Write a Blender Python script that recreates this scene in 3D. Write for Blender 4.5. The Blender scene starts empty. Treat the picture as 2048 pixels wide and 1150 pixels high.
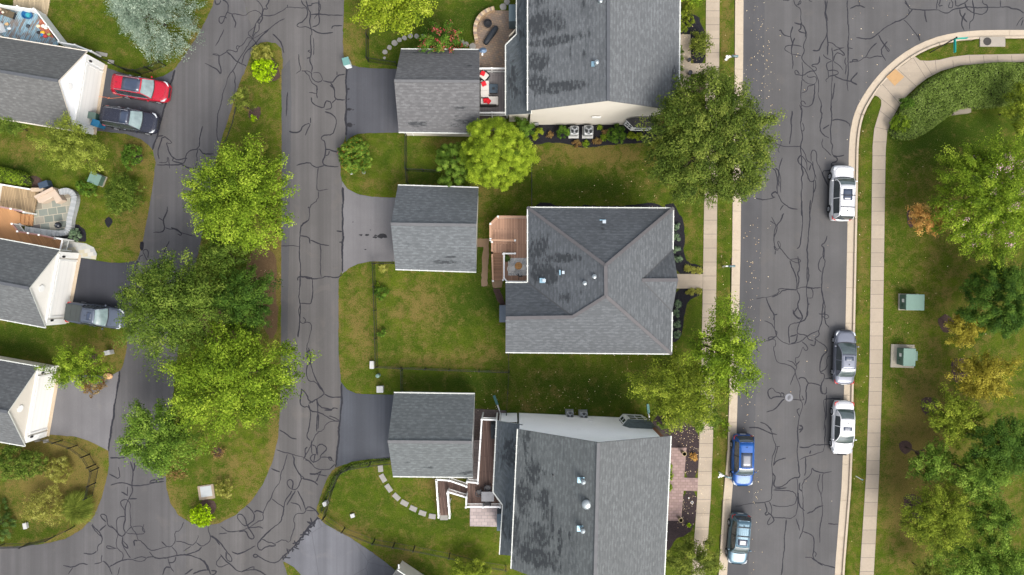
import bpy, bmesh, math, random
import numpy as np
from mathutils import Vector, Matrix
from mathutils.geometry import tessellate_polygon
R = math.radians
scene = bpy.context.scene
# ---------------------------------------------------------------- camera, sky, sun, exposure
CAM_H = 58.0
S = 22.0                                   # photo pixels per metre on the ground
cd = bpy.data.cameras.new("camera"); cam = bpy.data.objects.new("camera", cd)
scene.collection.objects.link(cam)
cam.location = (0, 0, CAM_H); cam.rotation_euler = (0, 0, 0)
cd.sensor_width = 36; cd.lens = 36 * CAM_H / (2048 / S); cd.clip_start = 0.5; cd.clip_end = 5000
scene.camera = cam
SUN_EL, SUN_AZ = 50, 148                   # azimuth clockwise from north (top of the photo)
w = bpy.data.worlds.new("World"); scene.world = w; w.use_nodes = True
wn = w.node_tree; bg = wn.nodes['Background']
sky = wn.nodes.new('ShaderNodeTexSky'); sky.sky_type = 'NISHITA'; sky.sun_disc = False
sky.sun_elevation = R(SUN_EL); sky.sun_rotation = R(SUN_AZ)
sky.air_density = 1.0; sky.dust_density = 4.0; sky.ozone_density = 0.6
hs = wn.nodes.new('ShaderNodeHueSaturation'); hs.inputs['Saturation'].default_value = .42      # overcast: a paler sky
wn.links.new(sky.outputs[0], hs.inputs['Color']); wn.links.new(hs.outputs[0], bg.inputs[0]); bg.inputs[1].default_value = 0.15
sd = bpy.data.lights.new("sun", 'SUN'); sd.energy = 1.05; sd.angle = R(26); sd.color = (1, .955, .89)
sun = bpy.data.objects.new("sun", sd); scene.collection.objects.link(sun)
sv = Vector((math.sin(R(SUN_AZ)) * math.cos(R(SUN_EL)), math.cos(R(SUN_AZ)) * math.cos(R(SUN_EL)), math.sin(R(SUN_EL))))
sun.rotation_euler = sv.to_track_quat('Z', 'Y').to_euler(); sun.location = (0, 0, 40)
vs = scene.view_settings; vs.view_transform = 'Standard'; vs.look = 'None'; vs.gamma = 1; vs.exposure = 1.2
try: vs.use_curve_mapping = False
except Exception: pass

# ---------------------------------------------------------------- helpers
def W(px, py, h=0.0):
    """the world point at height h that stands at photo position (px, py)"""
    k = (1 - h / CAM_H) / S
    return Vector(((px - 1024) * k, (575 - py) * k, h))
def tag(o, label=None, cat=None, group=None, kind=None):
    if label: o['label'] = label
    if cat: o['category'] = cat
    if group: o['group'] = group
    if kind: o['kind'] = kind
    return o
def empty(name, loc, rz=0, label=None, cat=None, group=None):
    o = bpy.data.objects.new(name, None); scene.collection.objects.link(o)
    o.location = loc; o.rotation_euler = (0, 0, rz); o.empty_display_size = .3
    return tag(o, label, cat, group)
def copy_tree(o, parent=None):
    c = o.copy(); scene.collection.objects.link(c); c.parent = parent
    for ch in o.children: copy_tree(ch, c)
    return c
class MB:
    def __init__(s): s.v = []; s.f = []; s.uv = None; s.mi = []
    def add(s, vs, fs, mi=0):
        n = len(s.v); s.v += [tuple(p) for p in vs]
        s.f += [tuple(i + n for i in f) for f in fs]; s.mi += [mi] * len(fs); return s
    def box(s, c, size, rz=0, mi=0, taper=1.0, tilt=None):
        x, y, z = (q / 2 for q in size); cs, sn = math.cos(rz), math.sin(rz); vs = []
        for dz in (-z, z):
            t = taper if dz > 0 else 1
            for dx, dy in ((-x, -y), (x, -y), (x, y), (-x, y)):
                p = Vector((dx * t, dy * t, dz))
                if tilt is not None: p = tilt @ p
                vs.append((c[0] + p.x * cs - p.y * sn, c[1] + p.x * sn + p.y * cs, c[2] + p.z))
        return s.add(vs, [(3, 2, 1, 0), (4, 5, 6, 7), (0, 1, 5, 4), (1, 2, 6, 5), (2, 3, 7, 6), (3, 0, 4, 7)], mi)
    def bar(s, a, b, wd, ht, mi=0):
        a = Vector(a); b = Vector(b); d = (b - a).normalized()
        sd_ = d.cross(Vector((0, 0, 1)))
        if sd_.length < 1e-4: sd_ = Vector((1, 0, 0))
        sd_.normalize(); up = sd_.cross(d).normalized(); vs = []
        for p in (a, b):
            for u, v_ in ((-1, -1), (1, -1), (1, 1), (-1, 1)): vs.append(p + sd_ * (u * wd / 2) + up * (v_ * ht / 2))
        return s.add(vs, [(0, 1, 2, 3), (7, 6, 5, 4), (0, 4, 5, 1), (1, 5, 6, 2), (2, 6, 7, 3), (3, 7, 4, 0)], mi)
    def prism(s, poly, z0, z1, mi=0):
        poly = [Vector((p[0], p[1], 0)) for p in poly]; n = len(poly)
        a = sum(poly[i].x * poly[(i + 1) % n].y - poly[(i + 1) % n].x * poly[i].y for i in range(n))
        if a < 0: poly.reverse()
        tri = tessellate_polygon([poly])
        vs = [(p.x, p.y, z0) for p in poly] + [(p.x, p.y, z1) for p in poly]
        fs = []
        for t in tri:
            A, B, C_ = (poly[i] for i in t)
            if (B - A).cross(C_ - A).z < 0: t = t[::-1]
            fs += [tuple(i + n for i in t), tuple(t[::-1])]
        for i in range(n): j = (i + 1) % n; fs.append((i, j, j + n, i + n))
        return s.add(vs, fs, mi)
    def tube(s, pts, r, n=8, mi=0, cap=True):
        pts = [Vector(p) for p in pts]; rs = r if isinstance(r, (list, tuple)) else [r] * len(pts)
        vs = []; fs = []
        for i, p in enumerate(pts):
            d = (pts[min(i + 1, len(pts) - 1)] - pts[max(i - 1, 0)]).normalized()
            a = d.orthogonal().normalized() if abs(d.z) > .9 else d.cross(Vector((0, 0, 1))).normalized()
            b = d.cross(a)
            for k in range(n):
                t = 2 * math.pi * k / n; vs.append(p + (a * math.cos(t) + b * math.sin(t)) * rs[i])
        for i in range(len(pts) - 1):
            for k in range(n): fs.append((i * n + k, i * n + (k + 1) % n, (i + 1) * n + (k + 1) % n, (i + 1) * n + k))
        if cap: fs += [tuple(range(n))[::-1], tuple(range((len(pts) - 1) * n, len(pts) * n))]
        return s.add(vs, fs, mi)
    def lathe(s, c, prof, n=20, mi=0, sx=1, sy=1):
        vs = []; fs = []; m = len(prof)
        for r, z in prof:
            for k in range(n):
                t = 2 * math.pi * k / n; vs.append((c[0] + r * sx * math.cos(t), c[1] + r * sy * math.sin(t), c[2] + z))
        for i in range(m - 1):
            for k in range(n): fs.append((i * n + k, i * n + (k + 1) % n, (i + 1) * n + (k + 1) % n, (i + 1) * n + k))
        fs += [tuple(range(n))[::-1], tuple(range((m - 1) * n, m * n))]
        return s.add(vs, fs, mi)
    def build(s, name, mats, parent=None, smooth=False, bevel=0, world=True, z0=0):
        me = bpy.data.meshes.new(name); vs = s.v
        if parent is not None and world:
            L = parent.location; vs = [(x - L.x, y - L.y, z - L.z) for x, y, z in s.v]
        me.from_pydata(vs, [], s.f)
        if not isinstance(mats, (list, tuple)): mats = [mats]
        for m in mats: me.materials.append(m)
        me.polygons.foreach_set('material_index', s.mi)
        if s.uv:
            ul = me.uv_layers.new(name='UVMap'); k = 0
            for p in me.polygons:
                for _ in p.loop_indices: ul.data[k].uv = s.uv[k]; k += 1
        if smooth: me.polygons.foreach_set('use_smooth', [True] * len(me.polygons))
        me.update()
        o = bpy.data.objects.new(name, me); scene.collection.objects.link(o)
        if parent is not None: o.parent = parent
        if bevel:
            b = o.modifiers.new('bevel', 'BEVEL'); b.width = bevel; b.segments = 2; b.limit_method = 'ANGLE'
        return o
class NB:
    """small node helper for one material"""
    def __init__(s, name):
        s.m = bpy.data.materials.new(name); s.m.use_nodes = True; s.t = s.m.node_tree
        s.b = s.t.nodes['Principled BSDF']; s.out = s.t.nodes['Material Output']
    def n(s, typ, props=None, **inp):
        nd = s.t.nodes.new(typ)
        for k, v in (props or {}).items(): setattr(nd, k, v)
        for k, v in inp.items(): s.set(nd, k, v)
        return nd
    def set(s, nd, k, v):
        i = int(k[1:]) if (k[0] == 'i' and k[1:].isdigit()) else k.replace('_', ' ')
        sk = nd.inputs[i]
        if isinstance(v, bpy.types.NodeSocket): s.t.links.new(v, sk)
        else:
            if isinstance(v, tuple) and len(v) == 3 and sk.type == 'RGBA': v = v + (1,)
            sk.default_value = v
    def obj(s): return s.n('ShaderNodeTexCoord').outputs['Object']
    def uv(s): return s.n('ShaderNodeTexCoord').outputs['UV']
    def map(s, v, scale=(1, 1, 1), rot=0, loc=(0, 0, 0)):
        return s.n('ShaderNodeMapping', None, Vector=v, Scale=scale, Rotation=(0, 0, rot), Location=loc).outputs[0]
    def noise(s, v, scale, detail=4, rough=.55, dist=0):
        return s.n('ShaderNodeTexNoise', None, Vector=v, Scale=scale, Detail=detail, Roughness=rough, Distortion=dist).outputs[0]
    def ramp(s, f, stops, interp='LINEAR'):
        nd = s.n('ShaderNodeValToRGB', None, Fac=f); cr = nd.color_ramp; cr.interpolation = interp
        while len(cr.elements) < len(stops): cr.elements.new(.5)
        for e, (p, c) in zip(cr.elements, stops):
            e.position = p; e.color = (c, c, c, 1) if isinstance(c, (int, float)) else tuple(c) + (1,)
        return nd.outputs[0]
    def mix(s, f, a, b, mode='MIX'):
        nd = s.n('ShaderNodeMix', {'data_type': 'RGBA', 'blend_type': mode})
        s.set(nd, 'i0', f); s.set(nd, 'i6', a); s.set(nd, 'i7', b); return nd.outputs[2]
    def math(s, op, a, b=0.0, clamp=False):
        nd = s.n('ShaderNodeMath', {'operation': op, 'use_clamp': clamp}); s.set(nd, 'i0', a); s.set(nd, 'i1', b); return nd.outputs[0]
    def attr(s, name): return s.n('ShaderNodeAttribute', {'attribute_name': name}).outputs['Fac']
    def bump(s, h, strength=.3, dist=.02):
        nd = s.n('ShaderNodeBump', None, Strength=strength, Distance=dist, Height=h); s.set(s.b, 'Normal', nd.outputs[0])
    def done(s, col=None, rough=.8, metal=0, spec=.5, coat=0):
        if col is not None: s.set(s.b, 'Base_Color', col)
        s.set(s.b, 'Roughness', rough); s.set(s.b, 'Metallic', metal)
        s.set(s.b, 'Specular_IOR_Level', spec); s.set(s.b, 'Coat_Weight', coat); s.set(s.b, 'Coat_Roughness', .16)
        return s.m
def sc(c, k): return tuple(min(1, x * k) for x in c)
def m_plain(name, col, rough=.7, metal=0, spec=.4, var=.15, scale=3.0, coat=0):
    b = NB(name); f = b.noise(b.obj(), scale, 5); g = b.noise(b.obj(), scale * 9, 3)
    c = b.mix(f, sc(col, 1 - var), sc(col, 1 + var)); c = b.mix(b.math('MULTIPLY', g, .35), c, sc(col, 1 - var * 1.6))
    return b.done(c, rough, metal, spec, coat)
def m_paint(name, col, rough=.25, flake=0.0, metal=0.0):
    b = NB(name); f = b.noise(b.obj(), 2.2, 3)
    dust = b.noise(b.obj(), 9, 6)
    c = b.mix(f, sc(col, .93), sc(col, 1.05)); c = b.mix(b.ramp(dust, [(.55, 0), (.85, .05)]), c, (.25, .24, .22))
    return b.done(c, b.ramp(dust, [(.3, rough), (.8, rough + .12)]), metal, .28, .3)
def m_glass(name, col=(.035, .045, .05), rough=.05):
    b = NB(name); f = b.noise(b.obj(), 2.5, 3)
    return b.done(b.mix(f, sc(col, .6), sc(col, 1.7)), rough, 0, .8, .3)
def m_leaf(name, c1, c2, c3=None, trans=.2):
    b = NB(name); t = b.attr('tint'); n = b.noise(b.obj(), 1.3, 3)
    f = b.math('ADD', t, b.math('MULTIPLY', b.math('SUBTRACT', n, .5), .8), True)
    col = b.ramp(f, [(0, c1), (.6, c2), (1, c3 or sc(c2, 1.35))])
    b.done(col, .7, 0, .06)
    tr = b.n('ShaderNodeBsdfTranslucent', None, Color=b.mix(.5, col, sc(c2, 1.5)))
    mx = b.n('ShaderNodeMixShader', None); b.set(mx, 'i0', trans)
    b.t.links.new(b.b.outputs[0], mx.inputs[1]); b.t.links.new(tr.outputs[0], mx.inputs[2])
    b.t.links.new(mx.outputs[0], b.out.inputs[0]); return b.m
def m_asphalt(name, col, rot=0, streak=.18, warm=0.0, skew=0, crackle=False):
    b = NB(name); v = b.obj(); f1 = b.noise(b.map(v, (.9, .012, 1), rot), 1.0, 3, .6)
    f2 = b.noise(v, .22, 5, .6); f3 = b.noise(v, 28, 3, .7); f4 = b.noise(b.map(v, (5.5, .05, 1), rot), 1.0, 2)
    c = b.mix(b.ramp(f2, [(.3, 0), (.7, 1)]), sc(col, 1 - .16), sc(col, 1.15))
    c = b.mix(b.ramp(f1, [(.38, streak * 2.2), (.62, 0)]), c, sc(col, .62))
    c = b.mix(b.ramp(f4, [(.4, streak), (.6, 0)]), c, sc(col, .75))
    patch = b.noise(v, .55, 4, .6, .6); c = b.mix(b.ramp(patch, [(.58, 0), (.68, .22)]), c, (col[0] * 1.25, col[1] * 1.17, col[2] * 1.05))
    oil = b.noise(b.map(v, (1, 1, 1), 0, (7, 3, 0)), .9, 5, .6); c = b.mix(b.ramp(oil, [(.67, 0), (.78, .3)]), c, sc(col, .6))
    c = b.mix(b.ramp(f3, [(.3, .3), (.5, 0), (.51, 0), (.72, 0)]), c, sc(col, .55))
    f5 = b.noise(b.map(v, (1, 1, 1), 0, (1, 9, 2)), 34, 2, .7); c = b.mix(b.ramp(f5, [(.6, 0), (.75, .3)]), c, sc(col, 2.1))
    if crackle:
        vo = b.n('ShaderNodeTexVoronoi', {'feature': 'DISTANCE_TO_EDGE'}, Vector=b.mix(.12, v, b.n('ShaderNodeTexNoise', None, Vector=v, Scale=1.5).outputs[1]), Scale=.28)
        c = b.mix(b.ramp(vo.outputs[0], [(0, .55), (.012, 0)]), c, sc(col, .5))
    b.bump(f3, .35, .01)
    return b.done(c, .9, 0, .25)
def m_concrete(name, col, joints=None, rot=0, stain=.25, slab=0):
    b = NB(name); v = b.obj(); f = b.noise(v, .7, 6, .65); g = b.noise(v, 14, 4, .7)
    c = b.mix(f, sc(col, .82), sc(col, 1.12))
    if slab:
        y = b.n('ShaderNodeSeparateXYZ', None, Vector=v).outputs[1]; k = b.math('FLOOR', b.math('DIVIDE', b.math('ADD', y, .6), slab))
        wn_ = b.n('ShaderNodeTexWhiteNoise', {'noise_dimensions': '1D'}, W=k).outputs[0]; c = b.mix(b.math('MULTIPLY', wn_, .55), c, sc(col, .74))
    c = b.mix(b.ramp(b.noise(b.map(v, (1, 1, 1), 0, (2, 6, 0)), 4.5, 5, .7), [(.5, 0), (.7, .35)]), c, sc(col, .7))
    c = b.mix(b.ramp(g, [(.45, 0), (.8, stain)]), c, sc(col, .6))
    d = b.noise(b.map(v, (1, 1, 1), 0, (5, 5, 0)), 1.9, 6, .7); c = b.mix(b.ramp(d, [(.56, 0), (.72, stain)]), c, (col[0] * .62, col[1] * .58, col[2] * .5))
    b.bump(g, .2, .01); return b.done(c, .9, 0, .2)
def m_shingle(name, col, stain=.5, light=1.0, seed=0, blots=()):
    """blots: damp dark patches (x, y, rx, ry in metres, strength), placed in the world"""
    col = (col[0] * .88, col[1] * .91, col[2] * .91); b = NB(name); uv = b.uv()
    ph = b.noise(b.map(uv, (1, 1, 1), 0, (seed, seed, 0)), .35, 2)
    dk = sc(col, .62); lt = sc(col, 1.28)
    def br(scale, w_, h_, off):
        nd = b.n('ShaderNodeTexBrick', {'offset': .5, 'squash': 1.0}, Vector=b.map(uv, (scale, scale, 1), 0, (off, off, 0)), Color1=(0, 0, 0), Color2=(1, 1, 1), Mortar=(0, 0, 0), Scale=1.0, Mortar_Size=.008, Bias=0.0, Brick_Width=w_, Row_Height=h_)
        return nd
    b1 = br(1, .30, .145, 0.0); b2 = br(1, .26, .145, 3.0 * .145 + .07)
    c = b.mix(b.ramp(b1.outputs[0], [(0, .1), (.55, .35), (.8, .8), (1, 1)]), sc(col, .78), sc(col, 1.24))
    c = b.mix(b.math('MULTIPLY', b.ramp(b2.outputs[0], [(.74, 0), (.92, 1)]), .45), c, sc(col, 1.6))
    # course shadow lines
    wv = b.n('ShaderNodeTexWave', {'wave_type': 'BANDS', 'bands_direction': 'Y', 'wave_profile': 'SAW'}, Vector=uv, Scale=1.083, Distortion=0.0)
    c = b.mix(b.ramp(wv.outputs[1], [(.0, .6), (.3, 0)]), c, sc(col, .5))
    c = b.mix(b.ramp(ph, [(.35, .22), (.65, 0)]), c, sc(col, .75))
    # algae and damp streaks running with the courses
    n1 = b.noise(b.map(uv, (.22, .75, 1), 0, (seed * 3.1, seed, 0)), 1.0, 4, .65)
    n2 = b.noise(b.map(uv, (.9, 5.5, 1), 0, (seed, 2, 0)), 1.0, 3, .6)
    n3 = b.noise(b.map(uv, (5, 7, 1)), 1.0, 2, .6)
    m_ = b.math('MULTIPLY', b.ramp(n1, [(.60 - .2 * min(stain, 1), 0), (.72 - .2 * min(stain, 1), 1)]), b.ramp(n2, [(.35, .25), (.6, 1)]))
    m_ = b.math('MULTIPLY', m_, b.ramp(n3, [(.35, .45), (.6, 1)]))
    c = b.mix(b.math('MULTIPLY', m_, min(stain, .92)), c, (.014, .017, .021))
    if blots:
        pos = b.n('ShaderNodeNewGeometry').outputs['Position']; tot = None
        for x, y, rx, ry, a in blots:
            q = b.n('ShaderNodeVectorMath', {'operation': 'MULTIPLY_ADD'}); b.set(q, 'i0', pos); q.inputs[1].default_value = (1 / rx, 1 / ry, 0); q.inputs[2].default_value = (-x / rx, -y / ry, 0)
            L = b.n('ShaderNodeVectorMath', {'operation': 'LENGTH'}); b.set(L, 'i0', q.outputs[0])
            g = b.math('MULTIPLY', b.math('SUBTRACT', 1.25, L.outputs['Value'], True), a); tot = g if tot is None else b.math('MAXIMUM', tot, g)
        nz = b.noise(b.map(uv, (.8, 3.2, 1), 0, (seed, seed, 0)), 1.0, 5, .7); nz2 = b.noise(uv, .9, 4, .6)
        k = b.math('ADD', tot, b.math('MULTIPLY', b.math('SUBTRACT', nz, .5), 1.9)); k = b.math('ADD', k, b.math('MULTIPLY', b.math('SUBTRACT', nz2, .5), 1.3))
        k = b.math('MULTIPLY', b.ramp(k, [(.36, 0), (.62, 1)]), b.ramp(tot, [(.02, 0), (.15, 1)])); k = b.math('MULTIPLY', k, b.ramp(b1.outputs[0], [(.55, .9), (.85, .45)]))
        c = b.mix(k, c, (.016, .019, .022))
    fine = b.noise(uv, 60, 2); c = b.mix(b.math('MULTIPLY', fine, .25), c, sc(col, .6))
    b.bump(wv.outputs[1], .25, .02)
    return b.done(c, .82, 0, .35)
def m_siding(name, col, pitch=.15):
    b = NB(name); g = b.n('ShaderNodeNewGeometry').outputs['Position']
    z = b.n('ShaderNodeSeparateXYZ', None, Vector=g).outputs[2]
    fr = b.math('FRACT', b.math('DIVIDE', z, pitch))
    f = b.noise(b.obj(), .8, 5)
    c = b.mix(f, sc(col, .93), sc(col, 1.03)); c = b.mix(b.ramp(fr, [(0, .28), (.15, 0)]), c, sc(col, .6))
    c = b.mix(b.ramp(b.noise(b.map(b.obj(), (1, 1, .2)), 2.2, 5), [(.6, 0), (.8, .12)]), c, (.35, .34, .28))
    b.bump(fr, .3, .02); return b.done(c, .6, 0, .3)
def m_boards(name, col, rot=0, wd=.14, worn=None, var=.18):
    b = NB(name); v = b.map(b.obj(), (1, 1, 1), rot)
    br = b.n('ShaderNodeTexBrick', {'offset': .37}, Vector=v, Color1=(0, 0, 0), Color2=(1, 1, 1), Mortar=(.5, .5, .5), Scale=1.0, Mortar_Size=.012, Brick_Width=3.6, Row_Height=wd)
    c = b.mix(br.outputs[0], sc(col, 1 - var), sc(col, 1 + var))
    gr = b.noise(b.map(v, (1.2, 30, 1)), 1.0, 4); c = b.mix(b.math('MULTIPLY', gr, .3), c, sc(col, .62))
    if worn: c = b.mix(b.ramp(b.noise(b.map(v, (.8, 5, 1)), 1.0, 5, .7), [(.5, 0), (.56, .85)]), c, worn)
    c = b.mix(b.math('MULTIPLY', br.outputs[1], .8), c, sc(col, .18))
    b.bump(b.math('SUBTRACT', 1.0, br.outputs[1]), .4, .01)
    return b.done(c, .75, 0, .25)
def m_pavers(name, cols, sx=.5, sy=.3, rot=0, mort=(.2, .19, .17), ms=.02):
    b = NB(name); v = b.map(b.obj(), (1, 1, 1), rot)
    br = b.n('ShaderNodeTexBrick', {'offset': .5}, Vector=v, Color1=(0, 0, 0), Color2=(1, 1, 1), Mortar=(.5, .5, .5), Scale=1.0, Mortar_Size=ms, Brick_Width=sx, Row_Height=sy)
    k = len(cols) - 1
    c = b.ramp(br.outputs[0], [(.15 + .7 * i / k, q) for i, q in enumerate(cols)])
    f = b.noise(b.obj(), 3, 6, .7); c = b.mix(b.math('MULTIPLY', f, .5), c, sc(cols[0], .6))
    c = b.mix(b.math('MULTIPLY', br.outputs[1], .8), c, mort); b.bump(b.math('SUBTRACT', 1.0, br.outputs[1]), .3, .01)
    return b.done(c, .85, 0, .25)
def m_mulch(name, col, lt):
    b = NB(name); v = b.obj(); f = b.noise(b.map(v, (1, 1.6, 1)), 17, 6, .75, 1.5); g = b.noise(v, 1.2, 4)
    c = b.ramp(f, [(.3, sc(col, .45)), (.52, col), (.68, lt)]); c = b.mix(b.math('MULTIPLY', g, .5), c, sc(col, .6))
    b.bump(f, .7, .04); return b.done(c, .95, 0, .15)
def inside(poly, X, Y):
    r = np.zeros(X.shape, bool); n = len(poly)
    for i in range(n):
        x1, y1 = poly[i]; x2, y2 = poly[(i + 1) % n]
        if y1 == y2: continue
        c = ((Y < y1) != (Y < y2)) & (X < (x2 - x1) * (Y - y1) / (y2 - y1) + x1); r ^= c
    return r
def dist_to(poly, X, Y, closed=True):
    d = np.full(X.shape, 1e9); n = len(poly)
    for i in range(n if closed else n - 1):
        x1, y1 = poly[i]; x2, y2 = poly[(i + 1) % n]; dx, dy = x2 - x1, y2 - y1; L = dx * dx + dy * dy + 1e-9
        t = np.clip(((X - x1) * dx + (Y - y1) * dy) / L, 0, 1); d = np.minimum(d, np.hypot(X - x1 - t * dx, Y - y1 - t * dy))
    return d
def smooth_line(pts, closed=False, it=2):
    for _ in range(it):
        q = []; n = len(pts)
        for i in range(n if closed else n - 1):
            a, b = pts[i], pts[(i + 1) % n]
            q += [(a[0] * .75 + b[0] * .25, a[1] * .75 + b[1] * .25), (a[0] * .25 + b[0] * .75, a[1] * .25 + b[1] * .75)]
        if not closed: q = [pts[0]] + q + [pts[-1]]
        pts = q
    return pts
def resample(pts, step, closed=False):
    out = []; n = len(pts)
    for i in range(n if closed else n - 1):
        a, b = pts[i], pts[(i + 1) % n]; L = math.hypot(b[0] - a[0], b[1] - a[1]); k = max(1, int(L / step))
        for j in range(k): out.append((a[0] + (b[0] - a[0]) * j / k, a[1] + (b[1] - a[1]) * j / k))
    if not closed: out.append(pts[-1])
    return out
def px2w(pts, h=0): return [tuple(W(x, y, h)[:2]) for x, y in pts]
def jitter(pts, a, seed=1, closed=True):
    rg = random.Random(seed); return [(x + rg.gauss(0, a), y + rg.gauss(0, a)) for x, y in pts]
def offset_line(pts, d):
    out = []
    for i, p in enumerate(pts):
        a = pts[max(i - 1, 0)]; b = pts[min(i + 1, len(pts) - 1)]; dx, dy = b[0] - a[0], b[1] - a[1]; L = math.hypot(dx, dy) or 1
        out.append((p[0] - dy / L * d, p[1] + dx / L * d))
    return out
def sheet(name, outer, z, mat, holes=(), thick=.05, parent=None, kind='structure', jit=0, seed=1):
    """flat slab with a skirt; outer/holes are world xy"""
    if jit: outer = jitter(resample(outer, .25, True), jit, seed); holes = [jitter(resample(h, .25, True), jit, seed + i) for i, h in enumerate(holes)]
    loops = [[Vector((x, y, 0)) for x, y in l] for l in [outer] + list(holes)]
    flat = [p for l in loops for p in l]; tri = tessellate_polygon(loops); b = MB(); fs = []
    for t in tri:
        A, B, C_ = (flat[i] for i in t)
        if (B - A).cross(C_ - A).z < 0: t = t[::-1]
        fs.append(tuple(t))
    b.add([(p.x, p.y, z) for p in flat], fs); o = 0
    for l in loops:
        n = len(l); b.add([(p.x, p.y, z) for p in l] + [(p.x, p.y, z - thick) for p in l], [(i, i + n, (i + 1) % n + n, (i + 1) % n) for i in range(n)])
    ob = b.build(name, mat, parent)
    if kind and parent is None: ob['kind'] = kind
    return ob
# ---------------------------------------------------------------- surfaces
ST_Z = -0.12
ASPH = (.135, .132, .135)
M = {}
M['street'] = m_asphalt('street_asphalt', (0.08347, 0.08107, 0.08107), 0, .16)
M['alley_e'] = m_asphalt('alley_asphalt', (0.09729, 0.09264, 0.09048), 0, .34)
M['alley_w'] = m_asphalt('alley_asphalt_worn', (0.0871, 0.08397, 0.08469), R(-17), .3)
M['drive_dark'] = m_asphalt('driveway_fresh', (0.03629, 0.03764, 0.04489), R(90), .2)
M['drive_blue'] = m_asphalt('driveway_sealed', (0.06, 0.06489, 0.0763), R(90), .3)
M['drive_mid'] = m_asphalt('driveway_mid', (0.06678, 0.06876, 0.07817), R(90), .3)
M['drive_light'] = m_asphalt('driveway_light', (0.1307, 0.1266, 0.1303), R(90), .15)
M['drive_crack'] = m_asphalt('driveway_cracked', (0.1198, 0.1216, 0.134), R(35), .3, crackle=True)
M['seal'] = m_plain('crack_seal', (.024, .024, .029), .85, 0, .15, .2, 4)
M['conc'] = m_concrete('sidewalk_concrete', (.335, .28, .215), stain=.3, slab=1.26)
M['conc_grey'] = m_concrete('ramp_concrete', (.26, .235, .20), stain=.4)
M['kerb'] = m_concrete('kerb_concrete', (.40, .335, .255), stain=.4)
M['mulch'] = m_mulch('mulch', (.035, .026, .028), (.12, .08, .07))
M['mulch_black'] = m_mulch('mulch_black', (.014, .014, .018), (.05, .045, .05))
M['needles'] = m_mulch('needle_litter', (.11, .07, .035), (.20, .13, .07))
M['mulch_brown'] = m_mulch('mulch_brown', (.06, .038, .032), (.17, .11, .09))

def grass_mat():
    b = NB('lawn_grass'); v = b.obj(); dry = b.attr('dry'); deep = b.attr('deep')
    n0 = b.noise(v, .22, 4, .6); n1 = b.noise(v, 1.1, 6, .68, .4); n2 = b.noise(v, 7, 5, .75); n3 = b.noise(v, 15, 4, .8)
    g = b.mix(b.ramp(n0, [(.35, 0), (.65, 1)]), (.044, .073, .0065), (.083, .110, .009))
    g = b.mix(b.ramp(b.noise(b.map(v, (1, 1, 1), 0, (3, 8, 0)), .9, 6, .7), [(.38, .75), (.58, 0)]), g, (.025, .051, .005))
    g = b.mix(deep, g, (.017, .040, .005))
    d = b.math('ADD', dry, b.math('MULTIPLY', b.math('SUBTRACT', n1, .5), 2.6)); d = b.math('ADD', d, b.math('MULTIPLY', b.math('SUBTRACT', n2, .5), 2.3))
    straw = b.mix(b.noise(b.map(v, (1, 1, 1), 0, (4, 4, 0)), .8, 4), (.185, .130, .045), (.135, .088, .032))
    c = b.mix(b.ramp(d, [(.3, 0), (.95, .85)]), g, straw)
    c = b.mix(b.ramp(n3, [(.36, .9), (.54, 0)]), c, (.018, .028, .003))
    c = b.mix(b.ramp(b.noise(b.map(v, (1, 1, 1), 0, (9, 2, 0)), 18, 4, .8), [(.52, 0), (.68, .75)]), c, (.17, .19, .04))
    wd_ = b.noise(b.map(v, (1, 1, 1), 0, (6, 1, 0)), 2.6, 5, .75); c = b.mix(b.ramp(wd_, [(.56, 0), (.66, .6)]), c, (.024, .055, .004)); c = b.mix(b.ramp(wd_, [(.3, .5), (.38, 0)]), c, (.15, .115, .045))
    b.bump(b.math('ADD', n3, b.math('MULTIPLY', n2, .7)), .6, .05)
    return b.done(c, 1, 0, .0)
M['grass'] = grass_mat()

# ---------------------------------------------------------------- outlines (photo pixels, on the ground)
street_l = [(1487, -700), (1487, 0), (1486, 150), (1483, 300), (1482, 400), (1481, 500), (1478, 640), (1475, 800), (1472, 900), (1463, 1000), (1454, 1150), (1425, 1900)]
street_r = [(2900, 60), (2048, 60), (1990, 60), (1950, 61), (1905, 66), (1862, 77), (1820, 97), (1783, 124), (1753, 154), (1730, 185), (1712, 217), (1703, 247), (1698, 285), (1697, 340), (1694, 500), (1691, 650), (1688, 770), (1685, 950), (1677, 1050), (1669, 1150), (1630, 1900)]
street_poly = px2w(street_l[::-1] + [(1705, -700), (1705, -230), (1730, -190), (1780, -170), (2900, -165)] + street_r, ST_Z)
SL = px2w(street_l, ST_Z); SR = px2w(smooth_line(street_r, it=1), ST_Z)
alley_left = [(455, -700), (455, -60), (428, 0), (424, 14), (412, 40), (396, 70), (373, 105), (357, 128), (346, 141), (306, 300), (311, 325), (309, 350), (301, 400), (292, 450), (284, 490), (275, 521), (262, 620), (254, 690), (252, 706), (247, 728), (240, 742), (217, 901), (218, 930), (213, 960), (205, 990), (190, 1030), (165, 1058), (130, 1078), (80, 1089), (30, 1093), (-700, 1094)]
alley_right = [(-700, 1700), (575, 1700), (575, 1150), (566, 1122), (636, 1033), (633, 1018), (640, 995), (655, 955), (672, 933), (684, 800), (683, 768), (680, 745), (677, 700), (677, 560), (680, 548), (685, 543), (687, 375), (684, 365), (681, 350), (680, 300), (690, 278), (693, 270), (692, 135), (688, 118), (686, 100), (686, 60), (688, 0), (688, -700)]
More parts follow.
